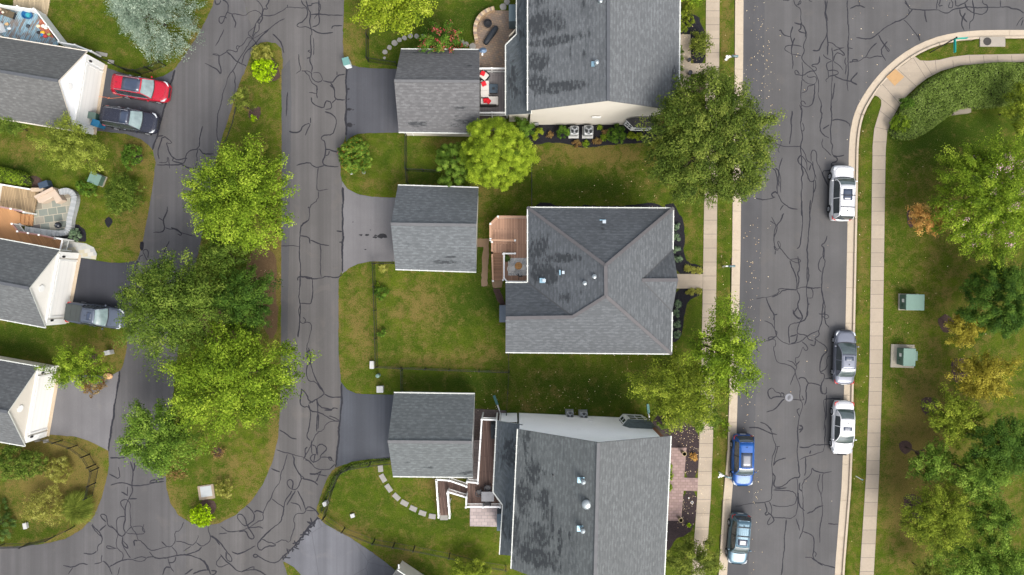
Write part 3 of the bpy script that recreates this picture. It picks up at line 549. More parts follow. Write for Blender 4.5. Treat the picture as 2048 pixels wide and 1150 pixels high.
CR['G'] = (1480, 0, 5.229, '565,0 580,60 640,100 635,240 685,320 700,380 660,480 680,530 645,590 650,630 740,715 820,820 830,900 810,1000 860,1090 840,1150|580,60 645,30 625,0 610,60|640,240 640,300 600,330 690,345|655,260 690,320 680,390|570,240 650,260|415,320 430,310 440,340 470,370 530,385|555,280 530,340 530,400 550,470|575,395 550,440 540,550 550,610 545,715|645,485 560,475 490,480 465,515 500,545 560,575 640,585|830,590 828,665 760,675 745,690 800,700 800,735 740,740 655,795 610,785 575,780 570,740 600,738 620,775|650,640 660,740 655,795 650,830 720,880 780,885 800,840 790,805 720,810 705,785|650,830 635,960 640,1080 630,1150|780,885 700,900 710,945 640,975|775,885 780,1000 760,1090 700,1125 640,1100 640,1060 670,1050 685,1085|890,0 905,70 880,150 910,250 915,360 845,490 820,530 755,523|910,0 905,70 890,120 915,220|915,350 920,580|925,445 980,460 1010,500 1080,500|965,500 970,800 950,1000 955,1150|975,530 1000,520 1090,495|975,640 1000,560 1030,545 1090,580 1080,550 1030,510|875,570 890,600 965,640|965,640 910,650 900,700 930,800 900,830 905,855|980,640 1040,680 1075,730|925,735 1010,740 1035,770 990,790 930,800|990,790 1060,835 1125,850 1170,855 1225,885|1122,0 1135,350 1130,600 1125,850 1132,950|1225,765 1170,820 1165,850|1110,600 1090,640 1110,700 1100,780|1140,650 1180,650 1180,625 1240,630|1135,500 1180,510|990,870 970,1040|445,5 520,5|715,0 755,20')
CR['H'] = (1500, 210, 5.227, '520,0 545,90 530,230 550,340 525,430 535,530 545,640 560,720 530,765 545,850 530,930 545,1040 540,1150|545,190 567,240 555,275 540,260|435,60 440,100 430,150 435,260 415,410|525,430 420,437 330,425 270,400 245,385 300,350 330,380 325,425 295,470 310,500|520,430 570,500 590,580 645,610 680,720 670,780 665,920 640,1020 625,1150|535,520 500,550 505,600 550,640 590,680 610,790 650,812 680,780 690,850 665,920|535,530 590,580 600,690|640,590 635,500 660,470 700,500 700,590 740,680 760,750 830,860|655,590 660,650 690,770|620,680 640,620|845,0 855,160 845,260 850,350 840,380 860,430 850,490 865,525 920,540 985,520|865,160 900,145 1030,180 1045,220|750,0 730,60 755,100 730,250 760,320 830,350|830,205 760,250|760,350 745,430 800,480 850,530|865,530 915,550 910,590 850,605 850,650|850,620 900,650 830,690 760,690 770,750 820,860|340,555 305,650 300,700 320,800 325,920|235,660 280,700 290,930 310,960 330,1020 430,1085 495,1090|270,660 300,690 300,850|285,930 260,905 225,925 230,960 270,970 160,992 50,970|350,1045 310,1100')
CR['I'] = (1470, 400, 4.792, '350,160 390,240 380,300 375,400 385,470 420,470 440,440 420,395 405,405 425,450 460,490 530,575 600,605 630,580 600,560 530,575|335,200 400,240|465,130 440,200 400,240 405,280 380,360|375,440 385,480 410,480|525,580 600,780 585,860 620,920 600,1020 650,1130 620,1140 555,1090 600,1030|607,545 620,670 595,700 620,760 590,850|385,485 385,525|640,0 640,160 650,270 640,330 620,450 595,470|725,0 710,250 690,560 695,780 685,840 695,1000 690,1120|700,640 712,720 700,780|880,340 865,405 825,430 860,460 840,540 865,600 835,700 830,850 850,960 835,1020 832,1150|855,460 855,560|835,540 810,580 800,650 830,690|830,855 845,920|850,960 870,1040 850,1100|585,860 470,855 405,855 430,880 340,930 200,942|585,865 470,860 420,905 350,935|300,940 340,1040 375,1100 365,1150|375,1100 405,1097|590,850 650,828 740,845 750,920 735,942 695,940|690,840 820,840|695,1000 715,998')
CR['J'] = (1470, 620, 4.792, '345,0 370,45 385,130 380,200 400,270 480,315 545,325 640,300 700,240 800,200|280,105 345,125 380,180|385,190 405,215 390,260 330,260 310,290 350,280 385,260|195,320 300,305 385,270 395,345 365,355 380,450 410,500 500,520 570,560 580,620 620,720 620,850 660,900 610,1030 600,1150|205,320 210,390 240,405|625,0 650,80 625,100 590,190 600,240 690,245 695,280 760,295|555,0 560,50 625,90|700,0 690,60 650,110 540,125 505,180 530,320|600,240 585,310 540,320|530,250 600,235|640,300 690,345 695,375 670,390 655,340 640,400 610,460 570,460 590,540 580,580|500,480 560,500 585,540|620,490 590,525|580,600 530,715|835,0 830,110 800,190 815,240 770,270 770,290 880,350 885,400 835,440 815,500 820,600 860,610 855,660 820,710 830,790 875,805 875,740|770,290 770,350 720,330|820,600 880,555 875,450 935,435|860,660 930,650|820,720 750,700 700,700 680,650 630,640 605,660|700,700 685,750 685,850 660,920|860,0 865,110 900,170|800,40 880,40 905,65 870,90 840,60|820,720 820,790 845,805|850,860 850,940 870,1000 850,1150|1015,852 930,845 850,860|875,810 880,990 860,1060|550,855 620,862 665,860|480,850 440,880 370,960 300,975|490,840 440,835 370,830 340,850 305,800 320,755 360,745 390,785 440,795 440,835|440,795 470,800 465,825|620,940 590,960 615,1030|640,820 665,860|135,1130 200,1120 280,1150|245,1075 300,1100 350,1150|630,1100 650,1130 610,1150')
CR['K'] = (1450, 850, 3.835, '185,20 260,20 350,60 400,75|320,0 360,50 370,110 395,160 375,210 355,250 370,370 360,470 355,560 340,590 200,600 80,620|395,165 420,165|400,160 385,260 370,310|370,310 400,270 465,255|365,370 385,400 370,450 390,480 450,470 510,410 570,400|380,490 470,480|370,500 460,500 540,520 555,570 530,610 440,630 360,610|340,590 360,640 350,700 400,715 545,718 558,600 555,400|305,595 325,660 305,680 315,695 340,680|330,670 375,710 380,740 340,770 320,755 345,700|470,725 460,850 435,1150|545,718 575,810|558,0 555,200 565,340 575,390 560,410|570,0 600,20 570,60|570,170 630,175 680,145 700,152 800,152|765,0 765,200 720,215 625,240 570,270|615,250 622,350 610,390|650,220 655,195|670,330 690,350 740,365 820,355|670,335 665,380 590,430 595,560 605,660 600,810 565,875|575,440 570,490 590,510|560,520 570,620 610,655|725,370 710,470 740,540 750,620 735,740 725,850 728,900|755,370 745,420 750,470 735,540|750,615 700,630 680,660 630,680|600,810 650,835 685,860 680,960 665,1010 700,1050 760,1070 845,1098|615,1015 665,1015|665,1015 750,1080|790,758 870,760|685,970 705,990 690,1010')
CR['L'] = (1700, 0, 5.885, '80,445 220,470 320,405 400,330 510,260 620,240 700,160 735,110|645,0 700,95 735,110 870,115 1020,110 1100,160 1160,155 1210,110 1290,100 1380,85 1520,90 1770,80 1870,80 1900,110 1990,110 2048,160|640,30 700,80|1030,0 1020,110|1070,0 1040,80 1090,65|1180,0 1210,50 1200,100 1155,90 1180,20|1240,0 1250,90 1340,40 1385,0|1355,40 1370,100 1430,150 1500,170 1570,170 1620,130 1630,60 1560,35 1560,0|1440,0 1465,150 1450,230 1400,270 1400,350|1290,110 1300,170 1330,210 1310,280 1340,355|1355,150 1330,210 1380,260|1770,0 1770,80|2040,200 1990,240 1960,310|2040,230 2010,310|630,240 700,300 760,380 800,440|800,400 820,480|700,160 690,110|880,120 880,200 905,260|330,410 380,490 440,560 470,590 450,610 410,540|440,490 400,540 365,600 415,720|380,670 310,655 240,690 180,670 100,730 30,730 40,695 90,710|320,510 230,580 180,670|0,100 90,62 175,92|85,855 15,930 10,960 80,1000|105,0 108,65')
JOINT = '350,140 306,300|275,521 262,622|240,742 217,901|693,137 692,270|686,375 685,543|684,768 684,800 672,933|636,1033 600,1078|1,1'
def ribbon(b, pts, wd, z, rg):
    pts = smooth_line(pts, False, 1); pts = resample(pts, .15); n = len(pts)
    if n < 2: return
    ph = rg.random() * 9; vs = []
    wv = [wd * (.95 + .3 * math.sin(ph + i * .31) * math.sin(i * .11 + ph) + rg.uniform(-.12, .3)) for i in range(n)]
    wv[0] *= .5; wv[-1] *= .5
    k1, k2, k3 = (rg.uniform(0, 6) for _ in range(3)); am = min(.05, n * .004)
    pts = [(x + am * math.sin(i * .42 + k1) * math.sin(i * .13 + k3) + rg.gauss(0, .012), y + am * math.sin(i * .35 + k2) * math.sin(i * .17 + k1) + rg.gauss(0, .012)) for i, (x, y) in enumerate(pts)]
    A = [0] * n; B_ = [0] * n
    for i, p in enumerate(pts):
        a = pts[max(i - 1, 0)]; c = pts[min(i + 1, n - 1)]; dx, dy = c[0] - a[0], c[1] - a[1]; L = math.hypot(dx, dy) or 1
        h = wv[i] / 2; vs += [(p[0] - dy / L * h, p[1] + dx / L * h, z + i * 2e-5), (p[0] + dy / L * h, p[1] - dx / L * h, z + i * 2e-5)]
    b.add(vs, [(2 * i, 2 * i + 1, 2 * i + 3, 2 * i + 2) for i in range(n - 1)])
rg = random.Random(4); cs_, ca_ = MB(), MB(); ci = 0
for key, (x0, y0, k, txt) in CR.items():
    st = x0 > 1400; b = cs_ if st else ca_; base = ST_Z if st else .012
    for ln in txt.split('|'):
        p = [tuple(float(q) for q in t.split(',')) for t in ln.split()]; ci += 1
        fine = rg.random()
        ribbon(b, px2w([(x0 + x / k, y0 + y / k) for x, y in p], base), (.088 if fine < .6 else .062) * (1 if st else 1.05), base + .004 + (ci % 60) * .0001, rg)
for ln in JOINT.split('|')[:-1]:
    p = [tuple(float(q) for q in t.split(',')) for t in ln.split()]; ci += 1; ribbon(ca_, px2w(p), .15, .0195 + ci * 2e-5, rg)
for i in range(46):   # splatter of sealer along the rough joint
    t = rg.random(); c = W(636 - t * 70, 1033 + t * 89); a = rg.uniform(0, 6.28); L = rg.uniform(.2, .55)
    ribbon(ca_, [(c.x, c.y), (c.x + math.cos(a) * L, c.y + math.sin(a) * L)], .1, .021 + i * 3e-5, rg)
tag(cs_.build('crack_sealant', M['seal'], street), kind='structure'); tag(ca_.build('crack_sealant', M['seal'], alley), kind='structure')
# ---------------------------------------------------------------- houses
WHITE = m_plain('white_trim', (.70, .70, .68), .5, 0, .4, .06)
CREAM = m_plain('cream_trim', (.58, .53, .45), .6, 0, .3, .08)
GUT = m_plain('gutter_white', (.50, .51, .47), .5, 0, .4, .12)
DARK = m_plain('dark_metal', (.02, .02, .023), .45, .3, .4, .2)
BLACKP = m_plain('black_plastic', (.018, .02, .025), .5, 0, .5, .3)
GREYM = m_plain('grey_metal', (.22, .235, .24), .45, .5, .5, .15)
GALV = m_plain('galvanised', (.24, .27, .28), .35, .6, .5, .1)
GLASS = m_glass('window_glass', (.03, .045, .05), .06)
def _bl(h, *q): return [(W(x, y, h).x, W(x, y, h).y, rx / S, ry / S, a) for x, y, rx, ry, a in q]
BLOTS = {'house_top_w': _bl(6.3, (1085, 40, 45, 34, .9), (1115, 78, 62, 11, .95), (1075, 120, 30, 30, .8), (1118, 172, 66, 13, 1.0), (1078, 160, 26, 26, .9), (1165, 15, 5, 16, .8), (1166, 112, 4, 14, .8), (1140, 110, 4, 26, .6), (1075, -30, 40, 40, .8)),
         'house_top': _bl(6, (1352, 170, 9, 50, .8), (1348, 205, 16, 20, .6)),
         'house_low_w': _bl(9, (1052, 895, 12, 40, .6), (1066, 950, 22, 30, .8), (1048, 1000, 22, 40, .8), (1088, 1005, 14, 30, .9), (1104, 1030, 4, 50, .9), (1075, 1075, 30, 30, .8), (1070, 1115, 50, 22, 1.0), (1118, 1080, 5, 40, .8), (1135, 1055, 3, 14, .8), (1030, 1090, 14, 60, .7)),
         'house_mid_stain_shade': _bl(7, (1082, 492, 24, 34, .75), (1118, 517, 42, 10, .95), (1092, 548, 34, 22, .95), (1070, 520, 18, 60, .6), (1130, 590, 30, 14, .5), (1200, 470, 12, 30, .3)),
         'garage_mid': _bl(3.2, (890, 524, 45, 5, .8), (900, 514, 22, 3, .8)), 'garage_top': _bl(3.2, (835, 248, 26, 6, .8), (925, 244, 34, 10, .6), (925, 221, 16, 3, .8), (850, 103, 50, 5, .7), (925, 140, 30, 8, .3)), 'garage_low': _bl(3.2, (820, 920, 12, 6, .6), (856, 934, 16, 5, .7), (930, 948, 30, 6, .6)),
         'wing': _bl(4, (1025, 160, 16, 50, .7), (1020, 905, 30, 40, .7), (1010, 1040, 20, 60, .5), (1040, 40, 14, 60, .5))}
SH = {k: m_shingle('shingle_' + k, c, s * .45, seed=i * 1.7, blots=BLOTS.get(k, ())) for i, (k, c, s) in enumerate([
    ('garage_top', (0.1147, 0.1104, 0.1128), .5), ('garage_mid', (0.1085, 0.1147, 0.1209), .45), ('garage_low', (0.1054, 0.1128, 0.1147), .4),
    ('house_top', (0.1147, 0.1178, 0.1228), .12), ('house_top_w', (.108, .112, .118), 1.0), ('house_mid', (.092, .096, .102), .12), ('house_low', (0.1085, 0.1116, 0.1141), .1), ('house_low_w', (.112, .118, .118), .95), ('house_mid_stain_shade', (.085, .090, .098), .85),
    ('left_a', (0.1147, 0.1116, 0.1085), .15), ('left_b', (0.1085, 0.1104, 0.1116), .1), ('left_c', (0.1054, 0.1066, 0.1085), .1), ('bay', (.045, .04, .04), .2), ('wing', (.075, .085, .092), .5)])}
CAP = {k: m_plain('ridge_cap_' + k, c, .85, 0, .2, .22, 2.5) for k, c in (('a', (.12, .12, .123)), ('b', (.075, .08, .088)), ('mid', (.098, .093, .095)))}
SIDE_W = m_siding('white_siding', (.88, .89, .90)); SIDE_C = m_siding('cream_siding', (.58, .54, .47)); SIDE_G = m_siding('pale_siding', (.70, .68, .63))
DOORW = NB('garage_door'); _z = DOORW.n('ShaderNodeSeparateXYZ', None, Vector=DOORW.n('ShaderNodeNewGeometry').outputs['Position']).outputs[2]
_l = DOORW.ramp(DOORW.math('FRACT', DOORW.math('DIVIDE', _z, .53)), [(0, .8), (.05, 0), (.12, 0), (.14, .3), (.17, 0), (.85, 0), (.88, .3), (.91, 0)])
DOORM = DOORW.done(DOORW.mix(_l, (.72, .71, .68), (.45, .44, .42)), .5, 0, .4)
BRICK = m_pavers('red_brick', [(.25, .10, .06), (.32, .14, .08), (.20, .08, .05)], .22, .08, ms=.01)

def roof(par, P3, faces, mat, trim=WHITE, name='roof', th=.11, alt=None, altf=()):
    """alt = second shingle material for the faces numbered in altf"""
    b = MB(); b.uv = []
    for fi, f in enumerate(faces):
        pts = [Vector(P3[k]) for k in f]; n = (pts[1] - pts[0]).cross(pts[2] - pts[0])
        e = (pts[1] - pts[0]).normalized()
        if n.z < 0: pts = pts[::-1]; n = -n
        n.normalize(); v = n.cross(e)
        if v.z < 0: v = -v
        o = Vector(P3[f[0]]); b.add(pts, [tuple(range(len(pts)))], 2 if fi in altf else 0)
        hh = hash(f[0] + f[1]) if False else sum(map(ord, f[0] + f[-1]))
        b.uv += [((p - o).dot(e) + hh % 37, (p - o).dot(v) + hh % 11 * .29) for p in pts]
    trim = GUT if trim is WHITE else trim; o = b.build(name, [mat, trim] + ([alt] if alt else []), par); s = o.modifiers.new('thick', 'SOLIDIFY'); s.thickness = th; s.offset = -1; s.material_offset_rim = 1 if not altf else 0; s.use_quality_normals = True
    return o
def caps(par, P3, lines, mat, wd=.24):
    b = MB()
    for a, c in lines:
        p, q_ = Vector(P3[a]) + Vector((0, 0, .03)), Vector(P3[c]) + Vector((0, 0, .03)); b.bar(p, q_, wd, .04)
    return b.build('ridge_cap', mat, par)
def gutter(par, P3, lines, mat=None, name='gutter'):
    mat = GUT if mat is None or mat is WHITE else mat
    for ln in lines:
        b = MB()
        for a, c in zip(ln, ln[1:]):
            a, c = Vector(P3[a]), Vector(P3[c]); b.bar(a + Vector((0, 0, -.03)), c + Vector((0, 0, -.03)), .095, .11)
            L = (c - a).length; k = max(2, int(L / .65))
            for i in range(1, k): b.box(tuple(a + (c - a) * (i / k) + Vector((0, 0, .03))), (.05, .15, .02), math.atan2(c.y - a.y, c.x - a.x))
        b.build(name, mat, par)
def inset_poly(poly, d):
    """shrink a world polygon by d"""
    n = len(poly); a = sum(poly[i][0] * poly[(i + 1) % n][1] - poly[(i + 1) % n][0] * poly[i][1] for i in range(n)); s = 1 if a > 0 else -1; out = []
    for i in range(n):
        p0, p1, p2 = Vector(poly[i - 1][:2]), Vector(poly[i][:2]), Vector(poly[(i + 1) % n][:2])
        e1 = (p1 - p0).normalized(); e2 = (p2 - p1).normalized(); n1 = Vector((-e1.y, e1.x)) * s; n2 = Vector((-e2.y, e2.x)) * s
        k = 1 + n1.dot(n2); out.append(p1 + (n1 + n2) * (d / max(k, .2)))
    return out
def walls(par, poly, z1, mat, gables=(), name='wall', z0=-.05):
    """poly: world xy outline; gables: (i, j, apex) triangles standing on two of its corners"""
    b = MB(); n = len(poly); vs = [(p[0], p[1], z0) for p in poly] + [(p[0], p[1], z1) for p in poly]
    fs = [(i, (i + 1) % n, (i + 1) % n + n, i + n) for i in range(n)]; b.add(vs, fs)
    for i, j, ap in gables:
        a, c = poly[i], poly[j]; b.add([(a[0], a[1], z1), (c[0], c[1], z1), tuple(ap)], [(0, 1, 2)])
    return b.build(name, mat, par)
def gable_building(name, label, cat, A, he, hr, rmat, wmat, ov=.35, rake=.15, cap='a', trim=WHITE, gut=((0, 3), (1, 2)), door=None, group=None, alt=None):
    """A: photo corners in order eave0-front, eave1-front, eave1-back, eave0-back, ridge-front, ridge-back"""
    P3 = {'a': W(*A[0], he), 'b': W(*A[1], he), 'c': W(*A[2], he), 'd': W(*A[3], he), 'r': W(*A[4], hr), 's': W(*A[5], hr)}
    c = (P3['a'] + P3['b'] + P3['c'] + P3['d']) / 4; par = empty(name, (c.x, c.y, 0), 0, label, cat, group)
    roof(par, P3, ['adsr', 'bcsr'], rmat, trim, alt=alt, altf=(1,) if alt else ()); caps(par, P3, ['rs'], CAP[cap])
    nm = 'abcd'; gutter(par, P3, [[nm[i], nm[j]] for i, j in gut], trim)
    ax = (P3['d'] - P3['a']).normalized(); ay = (P3['b'] - P3['a']).normalized()
    q = [P3['a'] + ax * rake + ay * ov, P3['b'] + ax * rake - ay * ov, P3['c'] - ax * rake - ay * ov, P3['d'] - ax * rake + ay * ov]
    slope = (hr - he) / ((P3['b'] - P3['a']).length / 2); zt = he + ov * slope - .14
    walls(par, [p[:2] for p in q], zt, wmat, [(0, 1, P3['r'] + ax * rake - Vector((0, 0, .15))), (3, 2, P3['s'] - ax * rake - Vector((0, 0, .15)))])
    return par, P3, q, ax, ay
def wall_door(par, p0, p1, z1, n, mat=DOORM, frame=WHITE, wd=None, name='garage_door', kind=1):
    """a garage door centred on the wall p0-p1, n = outward normal"""
    p0 = Vector((p0[0], p0[1], 0)); p1 = Vector((p1[0], p1[1], 0)); d = (p1 - p0).normalized(); m = (p0 + p1) / 2; wd = wd or 4.9
    a, c = m - d * wd / 2, m + d * wd / 2; up = Vector((0, 0, z1 / 2)); b = MB()
    b.bar(a + up + n * .02, c + up + n * .02, .05, z1); dr_ = b.build(name, mat, par)
    f = MB(); f.bar(a - d * .09 + n * .05, a - d * .09 + n * .05 + Vector((0, 0, z1 + .16)), .10, .16)
    f.bar(c + d * .09 + n * .05, c + d * .09 + n * .05 + Vector((0, 0, z1 + .16)), .10, .16)
    f.bar(a - d * .18 + n * .06 + Vector((0, 0, z1 + .1)), c + d * .18 + n * .06 + Vector((0, 0, z1 + .1)), .12, .2)
    f.build('door_frame', frame, par); return dr_
def vent_pipe(par, x, y, h, kind='pipe'):
    p = W(x, y, h); b = MB()
    if kind == 'box':
        b.box((p.x, p.y, p.z + .08), (.22, .2, .14)); b.box((p.x, p.y, p.z + .15), (.27, .25, .04)); f = MB(); f.box((p.x - .1, p.y, p.z - .02), (.5, .4, .05)); f.build('flashing', FLASH, par); return b.build('roof_vent', m_plain('vent_white', (.36, .41, .45)), par)
    if kind == 'dome':
        b.lathe((p.x, p.y, p.z - .05), [(.28, 0), (.28, .14), (.38, .16), (.36, .22), (.22, .27), (.02, .29)], 24); return b.build('roof_fan', GALV, par, True)
    b.lathe((p.x, p.y, p.z - .1), [(.16, 0), (.15, .25), (.11, .3), (.11, .55), (.17, .56), (.17, .64), (.03, .70)], 16); o = b.build('vent_pipe', GALV, par)
    f = MB(); f.box((p.x - .12, p.y, p.z + .0), (.5, .42, .05)); f.build('flashing', FLASH, o if False else par); return o
FLASH = m_plain('flashing', (.25, .40, .48), .3, .6, .5, .3)

# --- top right house of the row
he, hr = 5.1, 7.75
par, P3, q, ax, ay = gable_building('house', 'large cream sided house at the top with a dark streaked grey gable roof', 'house',
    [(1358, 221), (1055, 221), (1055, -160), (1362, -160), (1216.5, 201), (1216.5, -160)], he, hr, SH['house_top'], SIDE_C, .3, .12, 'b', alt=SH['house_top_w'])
house_top = par
Pw = {'a': W(1011, 230, 3.3), 'b': W(1011, 90, 3.3), 'c': W(1033, 68, 3.3), 'd': W(1033, -160, 3.3), 'e': W(1055, -160, 4.3), 'f': W(1062, 227, 4.55)}
Pw['e'] = W(1064, -160, 4.55)
o = roof(par, Pw, ['abf', 'bcf', 'cdef'], SH['wing']); gutter(par, Pw, ['abcd'])
walls(par, [W(1018, 243)[:2], W(1018, 100)[:2], W(1037, 80)[:2], W(1037, -160)[:2], W(1056, -160)[:2], W(1056, 243)[:2]], 3.3, SIDE_C)
for x, y, k in ((1199.5, 7, 'pipe'), (1192, 128, 'pipe')): vent_pipe(par, x, y, 7.3, k)
for x, y in ((1119, 4), (1121, 149)):
    p = W(x, y, 5.7); b = MB(); b.lathe((p.x, p.y, p.z - .1), [(.06, 0), (.05, .35), (.01, .36)], 10); b.build('plumbing_stack', WHITE, par)
def bay(par, c0, wd, dp, z0, z1, nrm, mroof, mat=WHITE, rise=.62):
    """angled bay window standing out from a wall; c0 = centre on the wall"""
    c0 = Vector((c0[0], c0[1], 0)); n = Vector(nrm).normalized(); d = Vector((-n.y, n.x, 0)); bay_ = MB()
    o_ = [c0 - d * wd / 2, c0 - d * wd * .28 + n * dp, c0 + d * wd * .28 + n * dp, c0 + d * wd / 2]
    bay_.prism([p[:2] for p in o_], z0, z1); bo = bay_.build('bay_window', mat, par)
    e = [c0 - d * (wd / 2 + .12), c0 - d * (wd * .28 + .1) + n * (dp + .15), c0 + d * (wd * .28 + .1) + n * (dp + .15), c0 + d * (wd / 2 + .12)]
    t = [c0 - d * wd * .3, c0 + d * wd * .3]; r = MB(); Z0 = Vector((0, 0, z1 + .03)); Z1 = Vector((0, 0, z1 + rise))
    P = {'0': e[0] + Z0, '1': e[1] + Z0, '2': e[2] + Z0, '3': e[3] + Z0, '4': t[0] + Z1, '5': t[1] + Z1}
    ro = roof(par, P, ['014', '1254', '235'], mroof, mat, 'bay_roof', .06)
    for a, c in zip(o_, o_[1:]):
        m = (a + c) / 2; dd = (c - a).normalized(); nn = Vector((dd.y, -dd.x, 0)); nn = nn if nn.dot(n) >= 0 else -nn; L = (c - a).length
        g = MB(); hgt = (z1 - z0) * .62; zc = (z0 + z1) / 2
        g.bar(a + dd * L * .16 + nn * .02 + Vector((0, 0, zc)), c - dd * L * .16 + nn * .02 + Vector((0, 0, zc)), .03, hgt); g.build('pane', GLASS, par)
        g = MB()
        for tt in (.12, .5, .88): gp = a.lerp(c, tt) + nn * .04; g.bar(gp + Vector((0, 0, zc - hgt / 2)), gp + Vector((0, 0, zc + hgt / 2)), .05, .045)
        for zz in (zc - hgt / 2, zc, zc + hgt / 2): g.bar(a + dd * L * .12 + nn * .04 + Vector((0, 0, zz)), c - dd * L * .12 + nn * .04 + Vector((0, 0, zz)), .05, .05)
        g.build('window_frame', mat, par)
ys = q[1].y
bay(par, (W(1277, 0).x, W(1277, 252).y), 2.9, .55, .5, 2.3, (0, -1, 0), SH['bay'])
b = MB(); p = W(1184, 245); b.box((p.x, W(1184, 252).y - .01, 3.0), (.75, .05, .42)); b.build('wall_vent', WHITE, par)
b = MB(); b.box((W(1073, 0).x, W(0, 252).y - .07, .9), (.3, .16, .45)); b.build('meter_box', GREYM, par)
b = MB(); b.box((q[0].x - .45, q[0].y - .015, 2.4), (.9, .04, 4.9)); b.build('brick_return', BRICK, par)

# --- bottom house
he, hr = 7.4, 11.9
par, P3, q, ax, ay = gable_building('house', 'large white sided house at the bottom with a weathered grey gable roof', 'house',
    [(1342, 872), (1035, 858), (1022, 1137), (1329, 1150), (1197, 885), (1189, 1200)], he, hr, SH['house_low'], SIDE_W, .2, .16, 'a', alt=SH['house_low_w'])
house_low = par
Pw = {'a': W(993, 841, 3.9), 'b': W(986, 984, 3.9), 'c': W(1005, 1010, 3.9), 'd': W(999, 1109, 3.9), 'e': W(1030, 1112, 5.0), 'f': W(1045, 849, 5.2)}
roof(par, Pw, ['abf', 'bcf', 'cdef'], SH['wing']); gutter(par, Pw, ['abcd'])
gx0 = [W(1003, 826)[:2], W(999, 965)[:2], W(1012, 985)[:2], W(1008, 1060)[:2], W(1022, 1061)[:2], W(1034, 826)[:2]]
walls(par, gx0, 3.9, SIDE_W)
for x, y, k, h in ((1165, 960, 'pipe', 11.2), (1173, 1008, 'dome', 11.4), (1164, 1057, 'pipe', 11.2)): vent_pipe(par, x, y, h, k)
p = W(1106, 949, 9.4); b = MB(); b.lathe((p.x, p.y, p.z - .1), [(.08, 0), (.06, .35), (.01, .36)], 10); b.build('plumbing_stack', DARK, par)
nrm = -ax; m = q[0].lerp(q[1], .32)
bay(par, (W(1262, 0).x, W(1262, 843).y), 3.1, .75, .5, 3.5, nrm, m_shingle('shingle_bay', (.085, .105, .11), .0, seed=5), rise=1.35)
b = MB(); e = q[0] + ay * .03; b.bar(Vector((e.x, e.y, 3.7)) - ax * .01, Vector((e.x, e.y, 3.7)) - ax * .01 + ay * .55, .03, 7.4); b.build('brick_return', BRICK, par)
for t in (.45,):
    p = q[0].lerp(q[1], t); b = MB(); b.bar(Vector((p.x, p.y, 2.2)) - ax * .03, Vector((p.x, p.y, 2.2)) - ax * .03 + ay * .5, .04, .12); b.build('dryer_vent', WHITE, par)
# downspouts with splash elbows
def downspout(par, x, y, z, dx, dy, L=1.0):
    p = W(x, y); b = MB(); b.tube([(p.x, p.y, z), (p.x, p.y, .35), (p.x + dx * .35, p.y + dy * .35, .12), (p.x + dx * .8, p.y + dy * .8, .07)], .055, 8); b.build('downspout', WHITE, par)
    b = MB(); b.box((p.x + dx * 1.25, p.y + dy * 1.25, .05), (.22, L * .9, .08), math.atan2(dy, dx) - math.pi / 2); b.build('splash_block', m_plain('splash_green', (.04, .13, .12), .5), par)
downspout(par, 1001, 826, 3.7, -.35, .94); downspout(par, 1299, 845, 5.8, -.1, 1)

# --- centre house
he, hr, hw, hg = 5.8, 9.2, 8.0, 7.45
P3 = {'a': W(1055, 414.5, he), 'b': W(1347, 416, he), 'c': W(1343, 708, he), 'd': W(1011, 705, he), 'e': W(1011, 565, he), 'f': W(1055, 565, he),
      'r': W(1211, 531, hr), 's': W(1212, 592, hr), 'w': W(1145, 634, hw), 'v': W(1011.5, 636, hw), 'g': W(1284, 560, hg), 'h': W(1356, 560, hg), 'i': W(1341, 499, he + .06), 'j': W(1344, 624, he + .06), 'k': W(1346, 499, he), 'l': W(1344.5, 624, he)}
house_mid = par = empty('house', (W(1200, 560).x, W(1200, 560).y, 0), 0, 'hip roofed house in the middle with a front gable and a wooden deck', 'house')
P3['a2'] = P3['a']
roof(par, P3, ['abr', 'bcsr', 'dcswv', 'afwsr', 'efwv'], SH['house_mid']) if False else None
roof(par, P3, [['a', 'b', 'r'], ['k', 'b', 'r', 's', 'c', 'l', 'g'], ['d', 'c', 's', 'w', 'v'], ['a', 'f', 'w', 's', 'r'], ['e', 'f', 'w', 'v'], ['k', 'h', 'g'], ['l', 'h', 'g']], SH['house_mid'], alt=SH['house_mid_stain_shade'], altf=(0, 3, 4))  # second shingle: stained west slope; on north slopes its darkness also paints in shade
caps(par, P3, [('a', 'r'), ('b', 'r'), ('r', 's'), ('c', 's'), ('s', 'w'), ('w', 'v'), ('g', 'h')], CAP['mid'], .26)
gutter(par, P3, [['a', 'b'], ['b', 'k'], ['l', 'c'], ['c', 'd'], ['e', 'f', 'a']])
VAL = m_plain('valley', (.05, .052, .055), .7)
for a, c in (('g', 'k'), ('g', 'l'), ('f', 'w')):
    vb = MB(); vb.bar(P3[a] + Vector((0, 0, .012)), P3[c] + Vector((0, 0, .012)), .16, .02); vb.build('valley_flashing', VAL, par)
fp = inset_poly([tuple(P3[k][:2]) for k in 'abcdef'], .35); walls(par, fp, he - .1, SIDE_G)
iw = P3['v'] + Vector((.15, 0, -.15)); b = MB(); b.add([(fp[3][0], fp[3][1], he - .1), (fp[4][0], fp[4][1], he - .1), tuple(iw)], [(0, 1, 2)]); b.build('gable_wall', SIDE_G, par)
b = MB(); b.add([tuple(P3['k'] + Vector((-.1, 0, -.05))), tuple(P3['l'] + Vector((-.1, 0, -.05))), tuple(P3['h'] + Vector((-.15, 0, -.15)))], [(0, 1, 2)]); b.build('gable_wall', SIDE_G, par)
vent_pipe(par, 1208, 444, 6.6, 'box')
for x, y, h in ((1127, 545, 7.3), (1088, 561, 6.6)): vent_pipe(par, x, y, h, 'box')
for x, y, h in ((1187, 553, 8.4), (1168, 566, 8.0)): vent_pipe(par, x, y, h)
